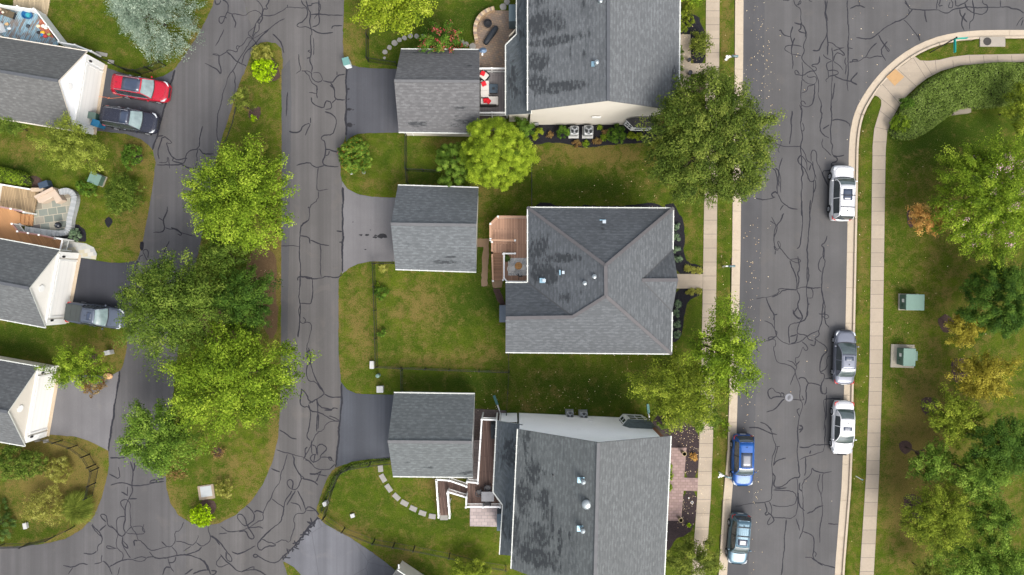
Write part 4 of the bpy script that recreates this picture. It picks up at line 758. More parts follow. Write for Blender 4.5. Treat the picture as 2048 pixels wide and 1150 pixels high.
p = W(1136, 509, 7.5); b = MB(); b.lathe((p.x, p.y, p.z - .1), [(.07, 0), (.055, .35), (.01, .36)], 10); b.build('plumbing_stack', BLACKP, par)
b = MB(); p = W(1005, 627, .9); b.box((p.x + .1, p.y, .75), (.75, 1.5, 1.5)); b.build('bulkhead', m_plain('bulkhead', (.07, .09, .115), .5), par)
b = MB(); b.box((W(1347, 0).x - .62, W(0, 562).y, .1), (.9, 1.9, .25)); b.build('front_step', M['conc'], par)
for y in (465, 655):
    b = MB(); b.box((fp[1][0] + .02, W(0, y, 2.2).y, 2.3), (.06, 1.6, 1.3)); b.build('window', GLASS, par)

# --- the three garages between the alley and the row
G = []
for nm, A, hr_, rm, cp, lab in (
    ('top', [(802, 98), (797.5, 264.5), (959, 267), (959, 99), (788.5, 162), (959, 163)], 5.5, 'garage_top', 'a', 'detached garage with a brownish grey gable roof below the red flowering tree'),
    ('mid', [(796, 370), (791, 539), (952.4, 544.4), (956.8, 375), (781.5, 448), (953, 450.5)], 5.3, 'garage_mid', 'a', 'detached garage with a blue grey roof between the centre house and the alley'),
    ('low', [(788, 785), (786, 953), (946, 955), (949.5, 787.5), (775.5, 883), (944, 884.5)], 5.1, 'garage_low', 'a', 'detached garage with a greenish grey roof beside the long white railed deck')):
    par, P3, q, ax, ay = gable_building('garage', lab, 'garage', A, 2.7, hr_, SH[rm], [SIDE_C, SIDE_G, SIDE_W][len(G)], .36, .14, cp)
    wall_door(par, q[0], q[1], 2.1, -ax); G.append((par, P3, q, ax, ay))
b = MB(); p = W(825, 265, 2.7); b.tube([(p.x - .3, G[0][1]['b'].y, 2.6), (p.x - .3, G[0][2][1].y + .02, 2.2), (p.x - .3, G[0][2][1].y - .02 , .1)], .045); b.build('downspout', WHITE, G[0][0])

# --- the three gable fronted garages down the left edge
for i, (N_, Sx, Ap, rm, wm, lab) in enumerate((
    ((174, 102), (148, 261.6), (116.5, 161.7), 'left_a', SIDE_W, 'white gable fronted garage facing the red and black cars in the upper left'),
    ((120, 499.3), (91, 655.5), (58.4, 576.5), 'left_b', SIDE_G, 'cream gable fronted garage behind the silver pickup on the left edge'),
    ((77.6, 733), (49.9, 892.5), (15.5, 823.8), 'left_c', SIDE_C, 'beige gable fronted garage with a round white vent, lowest on the left edge'))):
    he, hr = 2.6, 5.3; n0, s0, a0 = W(*N_, he), W(*Sx, he), W(*Ap, hr); f = (n0 - s0); f.z = 0; f.normalize(); bk = Vector((-f.y, f.x, 0)) * (9.0 if i == 0 else 8.0)
    def topx(v):
        k = S / (1 - v.z / CAM_H); return (v.x * k + 1024, 575 - v.y * k)
    A = [topx(s0), topx(n0), topx(n0 + bk), topx(s0 + bk), topx(a0), topx(a0 + bk)]
    par, P3, q, ax, ay = gable_building('garage', lab, 'garage', A, he, hr, SH[rm], wm, .3, .16, 'b', trim=(WHITE if i else CREAM))
    n = -ax; wall_door(par, q[0], q[1], 2.13, n, frame=WHITE)
    m = (q[0] + q[1]) / 2
    for s_ in (-1, 1):
        b = MB(); c = m + ay * s_ * 2.85 + n * .12; b.lathe((c.x, c.y, 1.75), [(.05, 0), (.09, .06), (.1, .25), (.05, .34), (.02, .38)], 8); b.build('wall_lamp', DARK, par)
        b = MB(); c = m + ay * s_ * 3.02 + n * .05; b.box((c.x, c.y, 1.25), (.12, .5, 2.5), math.atan2(n.y, n.x)); b.build('corner_board', WHITE, par)
    # a wide board over the door and the round gable vent
    b = MB(); c = m + n * .05; b.bar(Vector((c.x, c.y, 2.50)) - ay * 3.1, Vector((c.x, c.y, 2.50)) + ay * 3.1, .16, .12); b.build('band_board', WHITE, par)
    if True:
        b = MB(); c = m + n * .03 + Vector((0, 0, 3.75 - m.z)); ring = [c + ay * (.3 * math.cos(t)) + Vector((0, 0, .3 * math.sin(t))) for t in [k * math.pi / 12 for k in range(24)]]
        b.add([tuple(p + n * .04) for p in ring] + [tuple(p) for p in ring], [tuple(range(24))] + [(k, (k + 1) % 24, (k + 1) % 24 + 24, k + 24) for k in range(24)]); b.build('gable_vent', WHITE, par)
    gx1 = [q[0] + n * .02, q[1] + n * .02, q[1] + n * .35, q[0] + n * .35]; sheet('apron', [p[:2] for p in gx1], .035, m_concrete('apron_concrete', (0.396, 0.324, 0.2376), stain=.3), kind='structure')
# corners of two more houses at the left edge and one roof corner at the bottom
for nm, x0, x1, y0, y1, z, lab in (('a', -300, 11, 372, 411, 5.5, 'white sided house wall with dark paned windows at the left edge beside the tan deck'),):
    c = W((x0 + x1) / 2, (y0 + y1) / 2); par = empty('house', (c.x, c.y, 0), 0, lab, 'house'); f = [W(x0, y0), W(x0, y1), W(x1 - 6, y1), W(x1, y0)]
    walls(par, [p[:2] for p in f], z, SIDE_G); r_ = MB(); r_.prism([p[:2] for p in f], z, z + .15); r_.build('roof', SH['left_b'] if False else CAP['b'], par)
    for k in range(2):
        b = MB(); a = f[2].lerp(f[3], .22 + k * .42); c2 = f[2].lerp(f[3], .22 + k * .42 + .2); d = (c2 - a).normalized(); nn = Vector((d.y, -d.x, 0))
        b.bar(a + nn * .02 + Vector((0, 0, 1.3)), c2 + nn * .02 + Vector((0, 0, 1.3)), .04, 1.0); b.build('window', GLASS, par)
c = W(-60, 40); par = empty('house', (c.x, c.y, 0), 0, 'white house corner at the left edge beside the worn blue deck', 'house')
f = [W(-300, 20)[:2], W(-300, 150)[:2], W(8, 70)[:2], W(20, 68)[:2], W(14, 52)[:2], W(-6, 34)[:2]]; walls(par, f, 2.3, SIDE_W); r_ = MB(); r_.prism(f, 2.3, 2.4); r_.build('roof', WHITE, par)
par, P3, q, ax, ay = gable_building('garage', 'beige garage corner just showing at the bottom edge beside the cracked driveway', 'garage',
    [(795, 1140), (713, 1262), (838, 1346), (920, 1224), (754 - 6, 1201 + 10), (873, 1300)], 2.7, 4.6, SH['left_a'], SIDE_C, .3, .15, 'a')
b = MB(); p = W(798, 1140, 2.7); b.tube([(p.x, p.y + .1, 2.75), (p.x - .05, p.y + .45, 2.6)], .06); b.build('downspout', WHITE, par)

# ---------------------------------------------------------------- decks and rails
DK = {'mid': m_boards('deck_tan', (.44, .265, .18), R(90), .14), 'mid_h': m_boards('deck_tan_steps', (0.336, 0.192, 0.12), 0, .14), 'brown': m_boards('deck_brown', (.105, .066, .053), R(87), .15, var=.3),
      'grey': m_boards('deck_grey', (0.208, 0.192, 0.192), R(90), .14, var=.08), 'orange': m_boards('deck_orange', (0.4, 0.208, 0.092), R(60), .14), 'tan': m_boards('deck_pale', (0.288, 0.208, 0.12), R(82), .14, var=.25),
      'blue': m_boards('deck_worn_blue', (0.208, 0.32, 0.376), R(118), .15, worn=(.16, .11, .08)), 'wood': m_boards('wood_tan', (0.384, 0.304, 0.192), R(85), .14)}
TANW = m_plain('tan_wood', (.40, .245, .16), .7, 0, .2, .15)
def railing(par, pts, z0, z1, cap_mat, bal_mat, post=1.8, posts=True, capw=.12, names=('top_rail', 'balusters', 'post'), bw=.035, gap=.11):
    """pts: world points; z0/z1 floor and rail heights, may be (start, end) for a stair"""
    t, b, n = MB(), MB(), 0
    L = [0]
    for a, c in zip(pts, pts[1:]): L.append(L[-1] + (Vector(c[:2]) - Vector(a[:2])).length)
    f0 = (lambda s: z0) if not isinstance(z0, tuple) else (lambda s: z0[0] + (z0[1] - z0[0]) * s / L[-1])
    H = (z1 if not isinstance(z1, tuple) else z1[0]) - (z0 if not isinstance(z0, tuple) else z0[0])
    for k, (a, c) in enumerate(zip(pts, pts[1:])):
        a2, c2 = Vector((a[0], a[1], f0(L[k]))), Vector((c[0], c[1], f0(L[k + 1]))); up = Vector((0, 0, H))
        t.bar(a2 + up, c2 + up, capw, .05); b.bar(a2 + up * .12, c2 + up * .12, .05, .05); ln = (c2 - a2).length; m = max(1, int(ln / gap))
        for i in range(m): p = a2.lerp(c2, (i + .5) / m); b.bar(p + up * .12, p + up * .97, bw, bw)
    t.build(names[0], cap_mat, par); b.build(names[1], bal_mat, par)
    if posts:
        for k, (a, c) in enumerate(zip(pts, pts[1:])):
            ln = L[k + 1] - L[k]; m = max(1, round(ln / post))
            for i in range(m + (k == len(pts) - 2)):
                s = L[k] + ln * i / m; p = Vector((a[0], a[1])).lerp(Vector((c[0], c[1])), i / m); z = f0(s)
                q_ = MB(); q_.box((p.x, p.y, z / 2 + H / 2 + .04), (.11, .11, z + H + .08)); q_.box((p.x, p.y, z + H + .10), (.15, .15, .05)); q_.build(names[2], bal_mat, par)
def deck(par, poly, z, mat, skirt=WHITE, th=.12):
    b = MB(); b.prism([p[:2] for p in poly], z - th, z); b.build('deck_floor', mat, par)
def steps(par, a, b_, c, d, z0, z1, n, mat, riser=None):
    """flight from edge a-b (height z0) to edge d-c (height z1)"""
    for i in range(n):
        t0, t1 = i / n, (i + 1) / n; z = z0 + (z1 - z0) * (i + 1) / (n + 1); p = [Vector(a).lerp(Vector(d), t0), Vector(b_).lerp(Vector(c), t0), Vector(b_).lerp(Vector(c), t1), Vector(a).lerp(Vector(d), t1)]
        m = MB(); m.prism([x[:2] for x in p], z - .05, z); m.prism([x[:2] for x in [p[0].lerp(p[3], .02), p[1].lerp(p[2], .02), p[1].lerp(p[2], .1), p[0].lerp(p[3], .1)]], z - .19, z - .052); m.build('tread', mat, par)
# centre deck
c = W(1015, 490); dk = empty('deck', (c.x, c.y, 0), 0, 'tan wooden deck with cut corner and a turning stair on the centre house', 'deck'); z = 1.3; zr = 2.25
Wd = lambda x, y: W(x, y, z)
deck(dk, [Wd(1062, 433), Wd(996, 433), Wd(981, 447), Wd(981, 480), Wd(1030, 480), Wd(1030, 506), Wd(1008, 506), Wd(1008, 556), Wd(1014, 562), Wd(1062, 562)], z, DK['mid'])
z2 = .95; b = MB(); b.prism([W(x, y, z2)[:2] for x, y in ((984, 482.5), (1021, 482.5), (1021, 505), (984, 505))], z2 - .1, z2); b.build('landing', DK['mid'], dk)
b = MB(); b.prism([W(x, y, 1.13)[:2] for x, y in ((1021, 482.5), (1029.5, 482.5), (1029.5, 505), (1021, 505))], 1.03, 1.13); b.build('tread', DK['mid'], dk)
steps(dk, W(985.5, 505, .9), W(1004.5, 505, .9), W(1004, 560, .1), W(986.5, 561, .1), .95, 0, 7, DK['mid_h'])
Wr = lambda x, y: W(x, y, zr)
railing(dk, [Wr(1055, 434), Wr(996, 433.5), Wr(981, 448), Wr(981, 478)], z, zr, TANW, WHITE, 2.2, capw=.2)
railing(dk, [Wr(981, 480), Wr(1030, 481)], z, zr, TANW, WHITE, 2.2, capw=.16)
railing(dk, [Wr(1030, 507), Wr(1008, 507), Wr(1008, 556), Wr(1014, 563), Wr(1053, 563)], z, zr, WHITE, WHITE, 2.0, capw=.12)
railing(dk, [W(984, 484, 2), W(984, 506, 2)], .95, 1.9, TANW, WHITE, 1.5, capw=.14)
railing(dk, [W(984, 506, 2), W(986, 562, 1.2)], (.95, .05), (1.9, 1.0), TANW, WHITE, 2.4, capw=.14)
railing(dk, [W(1006, 508, 2), W(1006, 560, 1.2)], (.95, .05), (1.9, 1.0), TANW, WHITE, 2.4, capw=.12)
# bottom deck
c = W(965, 930); dk = empty('deck', (c.x, c.y, 0), 0, 'long dark brown deck with white vinyl railings and a bent stair beside the bottom house', 'deck'); z = 2.1; zr = 3.05
Wd = lambda x, y: W(x, y, z); Wr = lambda x, y: W(x, y, zr)
deck(dk, [Wd(966, 841), Wd(1000, 842), Wd(992, 975), Wd(1008, 1003), Wd(1008, 1010), Wd(935, 1009), Wd(935, 966), Wd(957, 966)], z, DK['brown'])
z2 = 1.75; Wq = lambda x, y: W(x, y, z2); b = MB(); b.prism([p[:2] for p in (Wq(935, 969), Wq(935, 994), Wq(896, 986), Wq(876, 986), Wq(876, 959), Wq(900, 960))], z2 - .1, z2); b.build('landing', DK['brown'], dk)
steps(dk, W(877, 985, 1.7), W(895, 985, 1.7), W(896, 1030, .1), W(880, 1030, .1), 1.75, 0, 9, DK['brown'])
railing(dk, [Wr(993, 840), Wr(963.5, 839), Wr(955.5, 966), Wr(934, 964)], z, zr, WHITE, WHITE, 2.0)
railing(dk, [W(933, 973, 2.7), W(898, 961, 2.7), W(873, 959.5, 2.7)], z2, 2.7, WHITE, WHITE, 2.0)
railing(dk, [W(872.5, 960, 2.7), W(877, 1035, 1.1)], (1.75, .05), (2.7, 1.0), WHITE, WHITE, 1.7)
railing(dk, [W(895, 986, 2.7), W(899, 1036, 1.1)], (1.75, .05), (2.7, 1.0), WHITE, WHITE, 1.5)
railing(dk, [W(896, 984, 2.7), W(933, 995, 2.7)], z2, 2.7, WHITE, WHITE, 1.6)
railing(dk, [Wr(933, 994), Wr(932, 1014), Wr(1000, 1014)], z, zr, WHITE, WHITE, 1.6)
# top deck
c = W(985, 185); dk = empty('deck', (c.x, c.y, 0), 0, 'grey deck with white railings between the top garage and the top house', 'deck'); z = .7; zr = 1.65
Wd = lambda x, y: W(x, y, z); Wr = lambda x, y: W(x, y, zr)
deck(dk, [Wd(950, 140), Wd(1016, 140), Wd(1016, 229), Wd(950, 229)], z, DK['grey'])
railing(dk, [Wr(953, 137), Wr(1014, 137)], z, zr, WHITE, WHITE, 1.3, capw=.14); railing(dk, [Wr(953, 225.5), Wr(1014, 225.5)], z, zr, WHITE, WHITE, 1.3, capw=.14)
# left orange deck and the pale one
c = W(60, 455); dk = empty('deck', (c.x, c.y, 0), 0, 'orange wooden deck with white posts and three steps on the left edge', 'deck'); z = .55
Wd = lambda x, y: W(x, y, z)
deck(dk, [Wd(-120, 395), Wd(0, 415), Wd(24, 419), Wd(41, 427), Wd(39, 446), Wd(26, 448), Wd(37, 462), Wd(110, 476), Wd(126, 480), Wd(122, 502), Wd(0, 482), Wd(-120, 460)], z, DK['orange'])
z2 = .3
for k in range(3):
    x = 41 + k * 8.6; zz = .42 - k * .13; b = MB(); b.prism([W(x, y0, zz)[:2] if False else W(x + dx, y0, zz)[:2] for dx, y0 in ((0, 427 + k * .6), (8.2, 428 + k * .6), (6.2, 450 + k), (-2, 449 + k))], zz - .12, zz); b.build('tread', DK['orange'], dk)
    b = MB(); b.bar(W(x + .4, 427 + k * .6, zz + .02), W(x - 1.6, 449 + k, zz + .02), .09, .1); b.build('step_edge', WHITE, dk)
railing(dk, [W(26, 448, 1.4), W(37, 463, 1.4), W(80, 470, 1.4), W(112, 477, 1.4)], z, 1.45, TANW if False else m_plain('plum_rail', (.20, .10, .09), .6), WHITE, 1.1)
railing(dk, [W(-10, 412, 1.4), W(24, 418, 1.4), W(50, 425, 1.4)], z, 1.45, m_plain('plum_rail_b', (.30, .18, .17), .6), WHITE, 1.4)
railing(dk, [W(112, 476, 1.4), W(126, 479, 1.4), W(121, 500, 1.4)], z, 1.45, WHITE, WHITE, 1.2)
c = W(40, 400); dk = empty('deck', (c.x, c.y, 0), 0, 'pale weathered deck with a dark stain beside the slate patio on the left', 'deck'); z = .35
deck(dk, [W(-5, 369, z), W(11, 371, z), W(78, 382, z), W(66, 430, z), W(5, 414, z), W(-5, 412, z)], z, DK['tan'])
b = MB(); b.bar(W(-10, 367, .5), W(62, 379, .5), .12, .3); b.build('edge_board', WHITE, dk)
# worn blue deck in the corner
c = W(50, 45); dk = empty('deck', (c.x, c.y, 0), 0, 'worn blue painted deck cluttered with toys in the top left corner', 'deck'); z = .45
deck(dk, [W(-60, 5, z), W(0, 12, z), W(70, 22, z), W(116, 86, z), W(112, 92, z), W(11, 74, z), W(-60, 40, z)], z, DK['blue'])
b = MB(); hp = 1.35
for a, c2 in (((-60, 2), (70, 19)), ((70, 19), (121, 86))): b.bar(W(*a, hp) * 1 - Vector((0, 0, hp / 2)), W(*c2, hp) - Vector((0, 0, hp / 2)), .09, hp)
b.build('privacy_panel', WHITE, dk)
for x, y in ((68, 18), (118, 84), (94, 52), (35, 13), (0, 9)): p = W(x, y, 1.4); b = MB(); b.box((p.x, p.y, .75), (.13, .13, 1.5)); b.build('post', WHITE, dk)
railing(dk, [W(118, 84, 1.3), W(150, 90, 1.3), W(187, 105, 1.0)], .3, 1.25, WHITE, WHITE, 1.6)
sheet('walk', px2w([(27, -60), (104, -60), (100, 5), (94, 34), (66, 19), (27, 12)]), .05, DK['wood'])
# ---------------------------------------------------------------- plants
ORD = ('first', 'second', 'third', 'fourth', 'fifth', 'sixth', 'seventh', 'eighth', 'ninth', 'tenth', 'eleventh', 'twelfth', 'thirteenth', 'fourteenth')
BARK = m_plain('bark', (.085, .065, .05), .9, 0, .1, .35, 6)
def norm(a): return a / (np.linalg.norm(a, axis=1, keepdims=True) + 1e-9)
def leaf_cloud(seed, rx, ry, z0, z1, n, leaf, clumps, cl, elong=1.0, shell=.72, up=.8, rough=.16, low=-.15, aspect=.5, core=.25, pts_out=False, cone=False, droop=.0):
    """leaves in clumps through an uneven crown; returns verts, faces, tint, clump centres"""
    g = np.random.default_rng(seed); K = clumps
    th = g.uniform(0, 2 * np.pi, K); u = low + (1 - low) * g.uniform(0, 1, K) ** .85
    ph = g.uniform(0, 6.28, 6)
    lob = 1 + rough * (np.sin(2 * th + ph[0]) * .35 + np.sin(3 * th + ph[1]) * .5 + np.sin(5 * th + ph[2]) * .5 + np.sin(8 * th + ph[3]) * .3) + rough * .5 * g.normal(size=K)
    sn = np.sqrt(np.clip(1 - u * u, 0, 1)); d = np.stack([np.cos(th) * sn, np.sin(th) * sn, u], 1)
    rad = np.where(g.random(K) < core, g.uniform(.25, shell, K), g.uniform(shell, 1.0, K)) * lob
    rz = (z1 - z0) / 2; zc = (z0 + z1) / 2
    if cone:
        t = g.random(K) ** 1.25; rr = (1 - t) ** .85 * g.uniform(.72, 1.0, K) * lob; C = np.stack([np.cos(th) * rr * rx, np.sin(th) * rr * ry, z0 + t * (z1 - z0)], 1)
        d = norm(np.stack([np.cos(th), np.sin(th), .35 + 0 * th], 1))
    else:
        C = np.stack([d[:, 0] * rad * rx, d[:, 1] * rad * ry, zc + d[:, 2] * rad * rz], 1)
    k = g.integers(0, K, n); ax = d[k].copy(); ax[:, 2] = ax[:, 2] * .3 - droop; ax = norm(ax + g.normal(size=(n, 3)) * .12)
    size = (.6 + .8 * g.random(K))[k]
    q_ = norm(g.normal(size=(n, 3)) * np.array([1, 1, .9]) + d[k] * .35 + np.array([0, 0, .35])); rr_ = g.random(n) ** .45
    off = q_ * rr_[:, None] * (cl * size)[:, None] * np.array([.62, .62, .42]); al = np.sum(off * ax, 1, keepdims=True)
    P = C[k] + off + ax * al * (elong - 1) * 1.1 + g.normal(size=(n, 3)) * leaf * .35
    nr = norm(q_ * .85 + np.array([0, 0, up * .8]) + g.normal(size=(n, 3)) * .38)
    tg = norm(ax * .8 + g.normal(size=(n, 3)) * .7); tg = norm(tg - nr * np.sum(tg * nr, 1, keepdims=True)); bt = np.cross(nr, tg)
    L = leaf * (.65 + .7 * g.random(n))[:, None]; Wd_ = L * aspect
    V = np.stack([P - tg * L * .5, P + bt * Wd_ * .5, P + tg * L * .5, P - bt * Wd_ * .5], 1).reshape(-1, 3)
    ct = g.normal(size=K) * .17; tint = .5 + ct[k] * 1.25 + g.normal(size=n) * .16
    return V, np.arange(4 * n).reshape(n, 4), np.clip(np.repeat(tint, 4), 0, 1), C
def crown_obj(name, V, F, T, mat, par, extra=None):
    me = np_mesh(name, V, F, mat, {'tint': T}); o = bpy.data.objects.new(name, me); scene.collection.objects.link(o); o.parent = par; return o
def limbs(par, C, zt, r0, seed, count=14):
    g = random.Random(seed); b = MB(); C = list(C); g.shuffle(C)
    b.tube([(0, 0, -.1), (.03, .02, zt * .5), (0, 0, zt)], [r0, r0 * .8, r0 * .7], 9)
    b.build('trunk', BARK, par, True, world=False); b = MB()
    for c in C[:count]:
        c = Vector(c); s = Vector((0, 0, zt * g.uniform(.65, 1.0))); m = s.lerp(c, .5) + Vector((0, 0, .1 * (c - s).length))
        b.tube([s, m, s.lerp(c, .97)], [r0 * .45, r0 * .28, r0 * .08], 5)
    b.build('limb', BARK, par, True, world=False)
LF = {}
def leafmat(k, *a, **kw): LF[k] = m_leaf('leaf_' + k, *a, **kw)
leafmat('lime', (.07, .11, .008), (.21, .27, .015), (.36, .41, .05))
leafmat('yellowgreen', (0.03842, 0.0585, 0.0076), (0.1525, 0.2012, 0.0171), (0.3164, 0.3627, 0.04275))
leafmat('bright', (0.03164, 0.0585, 0.0057), (0.1356, 0.2129, 0.0133), (0.3051, 0.392, 0.038))
leafmat('mid', (0.0226, 0.04446, 0.00665), (0.08814, 0.1404, 0.0171), (0.1977, 0.2574, 0.04275))
leafmat('street', (0.0226, 0.03978, 0.00665), (0.08475, 0.1228, 0.0171), (0.1865, 0.2223, 0.0399))
leafmat('dark', (0.01559, 0.03931, 0.00665), (0.05198, 0.1053, 0.0133), (0.1105, 0.1825, 0.0247))
leafmat('deepgreen', (0.01865, 0.04575, 0.00665), (0.07209, 0.1412, 0.0152), (0.1616, 0.2691, 0.03325))
leafmat('cypress', (.055, .095, .008), (.215, .30, .018), (.36, .45, .04))
leafmat('fresh', (0.02712, 0.05616, 0.0076), (0.09944, 0.1755, 0.019), (0.226, 0.3217, 0.0475))
leafmat('silver', (.060, .095, .062), (.185, .245, .18), (.38, .45, .35), trans=.12)
leafmat('olive', (0.03955, 0.0585, 0.00855), (0.1299, 0.1638, 0.02375), (0.2599, 0.2925, 0.0475))
leafmat('golden', (0.084, 0.0728, 0.008), (0.2464, 0.2128, 0.022), (0.4032, 0.3472, 0.055))
leafmat('orange', (.18, .09, .02), (.48, .26, .07), (.56, .40, .12))
leafmat('loose', (0.05085, 0.07254, 0.0095), (0.1695, 0.2106, 0.0266), (0.3277, 0.3744, 0.0665))
leafmat('neon', (0.0662, 0.1054, 0.0020), (0.2522, 0.4000, 0.0055), (0.4685, 0.6670, 0.0127))
leafmat('dry', (.09, .09, .012), (.24, .24, .045), (.42, .42, .11))
leafmat('brown', (.10, .055, .02), (.22, .14, .05), (.30, .24, .08))
leafmat('hedge', (.070, .112, .018), (.145, .205, .04), (.25, .33, .09))
leafmat('blue', (.05, .09, .05), (.15, .22, .12), (.30, .38, .24))
leafmat('red', (.16, .02, .02), (.42, .06, .07), (.55, .16, .18), trans=.2)
leafmat('berry', (.30, .10, .01), (.45, .16, .02), (.5, .2, .03), trans=.1)
leafmat('pink', (.40, .22, .25), (.6, .38, .42), (.7, .5, .5), trans=.2)
leafmat('cone', (.025, .05, .012), (.08, .14, .03), (.17, .25, .06))
def tree(name, px, py, rx, ry, top, label, mat, seed, cat='tree', z0=None, dens=1.0, leaf=.2, cl=.75, elong=1.6, clumps=None, group=None, trunk=True, accent=None, base=None, **kw):
    """px,py = middle of the crown in the photo, rx,ry = its half size in photo pixels, top = height"""
    z0 = top * .28 if z0 is None else z0; zm = z0 + (top - z0) * (.55 if not kw.get('cone') else .12); c = W(px, py, zm); k = (1 - zm / CAM_H) / S; RX, RY = rx * k, ry * k
    bx, by = (c.x, c.y) if base is None else W(*base)[:2]
    root = empty(name, (bx, by, 0), 0, label, cat, group); leaf *= .82
    area = math.pi * RX * RY; n = int(area * 460 * dens * (.2 / leaf) ** 1.75 * .92) + 60; clumps = clumps or max(12, int(area * 6) + 22)
    V, F, T, C = leaf_cloud(seed, max(RX - cl * .38, RX * .6), max(RY - cl * .38, RY * .6), z0, top, n, leaf, clumps, cl, elong, **kw)
    off = np.array([c.x - bx, c.y - by, 0]); V = V + off; C = C + off
    crown_obj('crown', V, F, T, LF[mat], root)
    if accent:
        am, frac, al = accent; g = np.random.default_rng(seed + 99); kk = int(len(C) * frac); ch = C[g.permutation(len(C))[:kk]]
        ch = ch[ch[:, 2] > z0 + (top - z0) * .45]; n2 = max(30, len(ch) * 26); ix = g.integers(0, max(1, len(ch)), n2)
        P = ch[ix] + g.normal(size=(n2, 3)) * np.array([.16, .16, .09]) + np.array([0, 0, cl * .32]); nr = norm(np.array([0, 0, 1.0]) + g.normal(size=(n2, 3)) * .6); tg = norm(np.cross(nr, g.normal(size=(n2, 3)))); bt = np.cross(nr, tg)
        V2 = np.stack([P - tg * al / 2, P + bt * al * .4, P + tg * al / 2, P - bt * al * .4], 1).reshape(-1, 3)
        crown_obj('blossom', V2, np.arange(4 * n2).reshape(n2, 4), np.repeat(g.random(n2), 4), LF[am], root)
    if trunk: limbs(root, C - off * 0, z0 + (top - z0) * .25, .035 * top ** .9 * .55, seed, 16)
    return root
# the big ones
tree('spruce', 316, 40, 78, 68, 8.0, 'silvery blue spruce with pale dense needles beside the alley at the top left', 'silver', 1, z0=.4, leaf=.17, cl=.6, elong=2.4, cone=True, dens=1.6, droop=.15, aspect=.35, clumps=620)
tree('maple_tree', 787, 14, 68, 52, 5.5, 'bright yellow green maple hanging over the black yard fence at the top', 'lime', 2, leaf=.24, cl=.8, elong=1.9, dens=1.0)
tree('crape_myrtle', 884, 84, 44, 30, 3.8, 'small crape myrtle with dark red blossoms against the top garage', 'deepgreen', 3, leaf=.16, cl=.45, elong=2.6, dens=1.0, accent=('red', .4, .13), z0=.8)
tree('cypress', 993, 307, 73, 72, 6.5, 'broad lime green cypress with soft dense lobes beside the top house', 'cypress', 4, z0=.2, leaf=.13, cl=.5, elong=1.1, dens=2.0, clumps=420, low=-.2, rough=.07, shell=.85, core=.15)
tree('holly', 905, 328, 37, 44, 4.2, 'dark green pointed holly to the left of the lime green cypress', 'fresh', 5, z0=.2, leaf=.12, cl=.36, elong=1.2, dens=1.8, rough=.06, clumps=120, shell=.85)
tree('holly', 1046, 262, 22, 24, 3.0, 'dark shrub squeezed between the lime green cypress and the cream wall', 'deepgreen', 55, z0=.2, leaf=.13, cl=.35, elong=1.4, dens=1.5, rough=.08, trunk=False)
tree('oak', 1418, 281, 133, 134, 10.5, 'largest tree of the street, olive green, over sidewalk and gutter by the top house', 'street', 6, leaf=.2, cl=.85, elong=1.5, dens=1.35, clumps=520, rough=.09, low=-.1, base=(1365, 335))
tree('maple_tree', 1447, 700, 66, 92, 8.0, 'yellow green maple on the verge overhanging the left gutter of the street', 'bright', 7, leaf=.2, cl=.7, elong=1.9, dens=.85, rough=.24, base=(1405, 690))
tree('maple_tree', 1358, 782, 88, 74, 7.0, 'sparse yellow green maple on the front lawn between the centre and bottom houses', 'yellowgreen', 8, leaf=.19, cl=.75, elong=1.7, dens=.72, rough=.22)
tree('young_tree', 1400, 832, 32, 36, 4.5, 'small darker tree at the mulch bed beside the sidewalk, under the sparse maple', 'mid', 81, leaf=.18, cl=.5, elong=1.6, dens=.8, rough=.2)
tree('maple_tree', 482, 396, 104, 96, 8.5, 'bright green maple uppermost on the alley island', 'bright', 9, leaf=.21, cl=.8, elong=2.2, dens=1.15, clumps=340, rough=.2)
tree('maple_tree', 452, 516, 50, 44, 6.0, 'small dull green maple below the bright one on the alley island', 'mid', 10, leaf=.18, cl=.6, elong=1.6, dens=1.0)
tree('oak', 349, 612, 98, 102, 9.0, 'wide mid green oak leaning over the silver pickup and the left arm of the alley', 'mid', 11, leaf=.2, cl=.85, elong=2.0, dens=1.2, clumps=360, rough=.16, base=(400, 615))
tree('oak', 487, 602, 66, 66, 6.5, 'dark green tree in the middle of the alley island with bare mulch beside it', 'dark', 12, leaf=.18, cl=.65, elong=1.7, dens=1.1)
tree('maple_tree', 466, 757, 128, 104, 8.5, 'largest bright yellow green maple on the lower half of the alley island', 'bright', 13, leaf=.21, cl=.85, elong=2.3, dens=1.1, clumps=400, rough=.22)
tree('maple_tree', 322, 872, 72, 68, 7.0, 'mid green maple at the lower left side of the alley island', 'fresh', 14, leaf=.2, cl=.75, elong=2.1, dens=1.2, rough=.18, base=(365, 860))
# left side
tree('birch', 146, 294, 70, 54, 5.5, 'loose yellowish birch below the garage with the black car', 'loose', 15, leaf=.15, cl=.55, elong=1.6, dens=.75, rough=.28, core=.4)
tree('young_tree', 152, 732, 58, 44, 4.5, 'feathery young tree half covering the beige garage roof corner', 'bright', 16, leaf=.17, cl=.5, elong=2.2, dens=.75, rough=.25)
tree('myrtle', 20, 250, 36, 20, 3.0, 'green shrub tree at the left edge below the uppermost left garage', 'mid', 17, leaf=.15, cl=.5, dens=1.0)
tree('fir', -4, 1050, 30, 44, 4.0, 'green fir cut by the left edge in the lower left yard', 'cone', 18, cone=True, leaf=.12, cl=.3, elong=1.6, dens=1.6, z0=.2, clumps=160)
